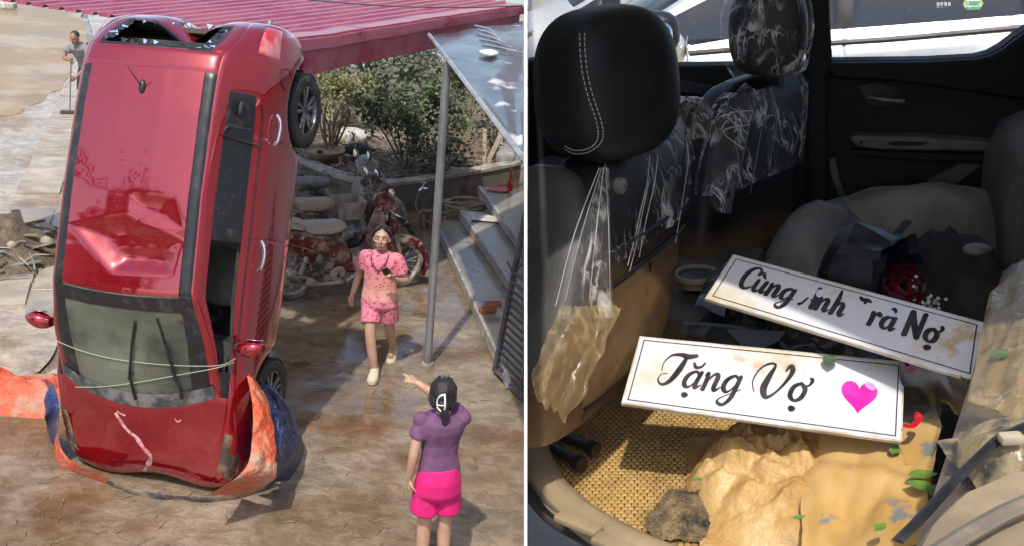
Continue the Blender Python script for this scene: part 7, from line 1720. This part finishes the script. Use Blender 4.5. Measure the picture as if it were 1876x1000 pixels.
# fuzzy slipper
SLM = pm('matted_brown_fleece', (.26, .185, .095), (.13, .095, .055), scale=30, rough=.95, bump=.8, bscale=120, bdist=.006, c3=(.025, .025, .027), scale3=14, lo3=.56, hi3=.66)
fc = Rz(1250, 945, ZF + .016); Rf = Matrix.Rotation(-.2, 3, 'Z')
def felt(u, v):
    x, y = 2 * u - 1, 2 * v - 1; k = math.hypot(x, y) or 1; q = max(abs(x), abs(y)) / k; e = 1 + .16 * nz3((x * 1.5, y * 1.5, 3), 1, 6)
    p = fc + Rf @ Vector((.056 * x * (.55 + .45 * q) * e, .082 * y * (.55 + .45 * q) * e, 0)); p.z += .016 * max(0, 1 - max(abs(x), abs(y)) ** 3) + .012 * max(0, ridged((x, y, 0), 1.6, 5, 3)) ; return p
rg_ = thing('felt_rag', 'fuzzy brown muddy rag lying on the woven mat', 'rag', fc, frame=M2)
m = MB(); m.quadgrid(felt, 36, 44); m.build('felt', SLM, rg_, recalc=False)
fz = MB()
for k in range(1500):
    u, v = rs_.random(), rs_.random(); p = felt(u, v); d = Vector((rs_.gauss(0, 1), rs_.gauss(0, 1), abs(rs_.gauss(0, .5)))).normalized() * rs_.uniform(.006, .014); q = d.orthogonal().normalized() * .0007
    fz.add([p - q, p + q, p + d], [(0, 1, 2)])
o = fz.build('fuzz', SLM, rg_, recalc=False, smooth=0); o['kind'] = 'stuff'
# bag on the rear seat, leaves
heap2('plastic_bag', 'crumpled mud-smeared bag on the rear seat by the belt', 'bag', pm('smeared_clear_bag', (.34, .26, .14), (.06, .055, .045), scale=16, rough=.15, rough2=.35, bump=.5, bscale=50, bdist=.006, c3=(.55, .48, .34), scale3=22, lo3=.6, hi3=.7), (1862, 845), -.80, .065, .09, .055, 4, .45, 14, rotz=.3, n=70)
LF = [pm('fresh_green_leaf', (.15, .27, .045), (.11, .20, .04), scale=20, rough=.4), pm('dark_green_leaf', (.10, .17, .06), (.07, .12, .05), scale=20, rough=.4)]
def leaf(x, y, z, L, a, lb, k=0, sign_n=None):
    c = Rz(x, y, z); m = MB(); d = Vector((math.cos(a), math.sin(a), 0)); s_ = Vector((-d.y, d.x, 0))
    for t0_ in range(8):
        pass
    prof = [(0, 0), (.2, .22), (.45, .30), (.7, .22), (1, 0)]
    up_ = [c + d * (f - .5) * L + s_ * w_ * L + Vector((0, 0, .004 + .10 * L * w_)) for f, w_ in prof]; dn_ = [c + d * (f - .5) * L - s_ * w_ * L + Vector((0, 0, .004 + .10 * L * w_)) for f, w_ in prof]; md_ = [c + d * (f - .5) * L + Vector((0, 0, .003 + .02 * L)) for f, w_ in prof]
    m.v = up_ + md_ + dn_; m.f = [(i, i + 1, 6 + i, 5 + i) for i in range(4)] + [(5 + i, 6 + i, 11 + i, 10 + i) for i in range(4)]; tag(m.build('leaf', LF[k], frame=M2, recalc=False), lb, 'leaf', 'leaves scattered in the cabin')
leaf(1640, 826, -1.045, .035, 1.2, 'round green leaf on the ochre cardboard')
leaf(1690, 872, -1.03, .05, .2, 'upper leaf of the green pair on the cardboard edge')
leaf(1686, 892, -1.035, .05, 2.7, 'lower leaf of the green pair on the cardboard edge')
leaf(1712, 900, -1.03, .04, 1.2, 'dark leaf tucked beside the green pair', 1)
leaf(1520, 660, -.935, .045, 1.5, 'pointed dark leaf on the top edge of the lower sign', 1)
leaf(1181, 700, -.975, .028, -.3, 'tiny green leaf at the left end of the lower sign')
leaf(1832, 652, -.76, .04, 1.0, 'green leaf on the plastic seat cover', 1)
leaf(1613, 968, -1.04, .03, .9, 'small yellow-green leaf low on the cardboard')
leaf(1278, 880, -1.12, .022, .3, 'tiny green leaf on the fuzzy rag')
leaf(1465, 950, -1.06, .022, .5, 'tiny green leaf on the crumpled film')

# ------------------------------------------------------------------ trim what belongs to the terrace where it meets the partition
_dir = CF + (967.0 - PW / 2) / FPX * CR; _nw = _dir.cross(CU).normalized()
if _nw.dot(CR) < 0: _nw = -_nw
RROOT = {'terrace', 'car_cabin', 'white_car', 'white_car.001'}
bpy.context.view_layer.update()
for o in list(bpy.data.objects):
    if o.type != 'MESH': continue
    r = o
    while r.parent: r = r.parent
    if r.name not in RROOT: continue
    mw = o.matrix_world; ds = [(mw @ v.co - CP).dot(_nw) for v in o.data.vertices]
    if not ds or min(ds) >= 0: continue
    if max(ds) <= 0.002: bpy.data.objects.remove(o); continue
    mi = mw.inverted(); co = mi @ CP; no = (mw.to_3x3().transposed() @ _nw).normalized()
    bm = bmesh.new(); bm.from_mesh(o.data)
    bmesh.ops.bisect_plane(bm, geom=list(bm.verts) + list(bm.edges) + list(bm.faces), plane_co=co, plane_no=no, clear_inner=True)
    bm.to_mesh(o.data); bm.free(); o.data.update()
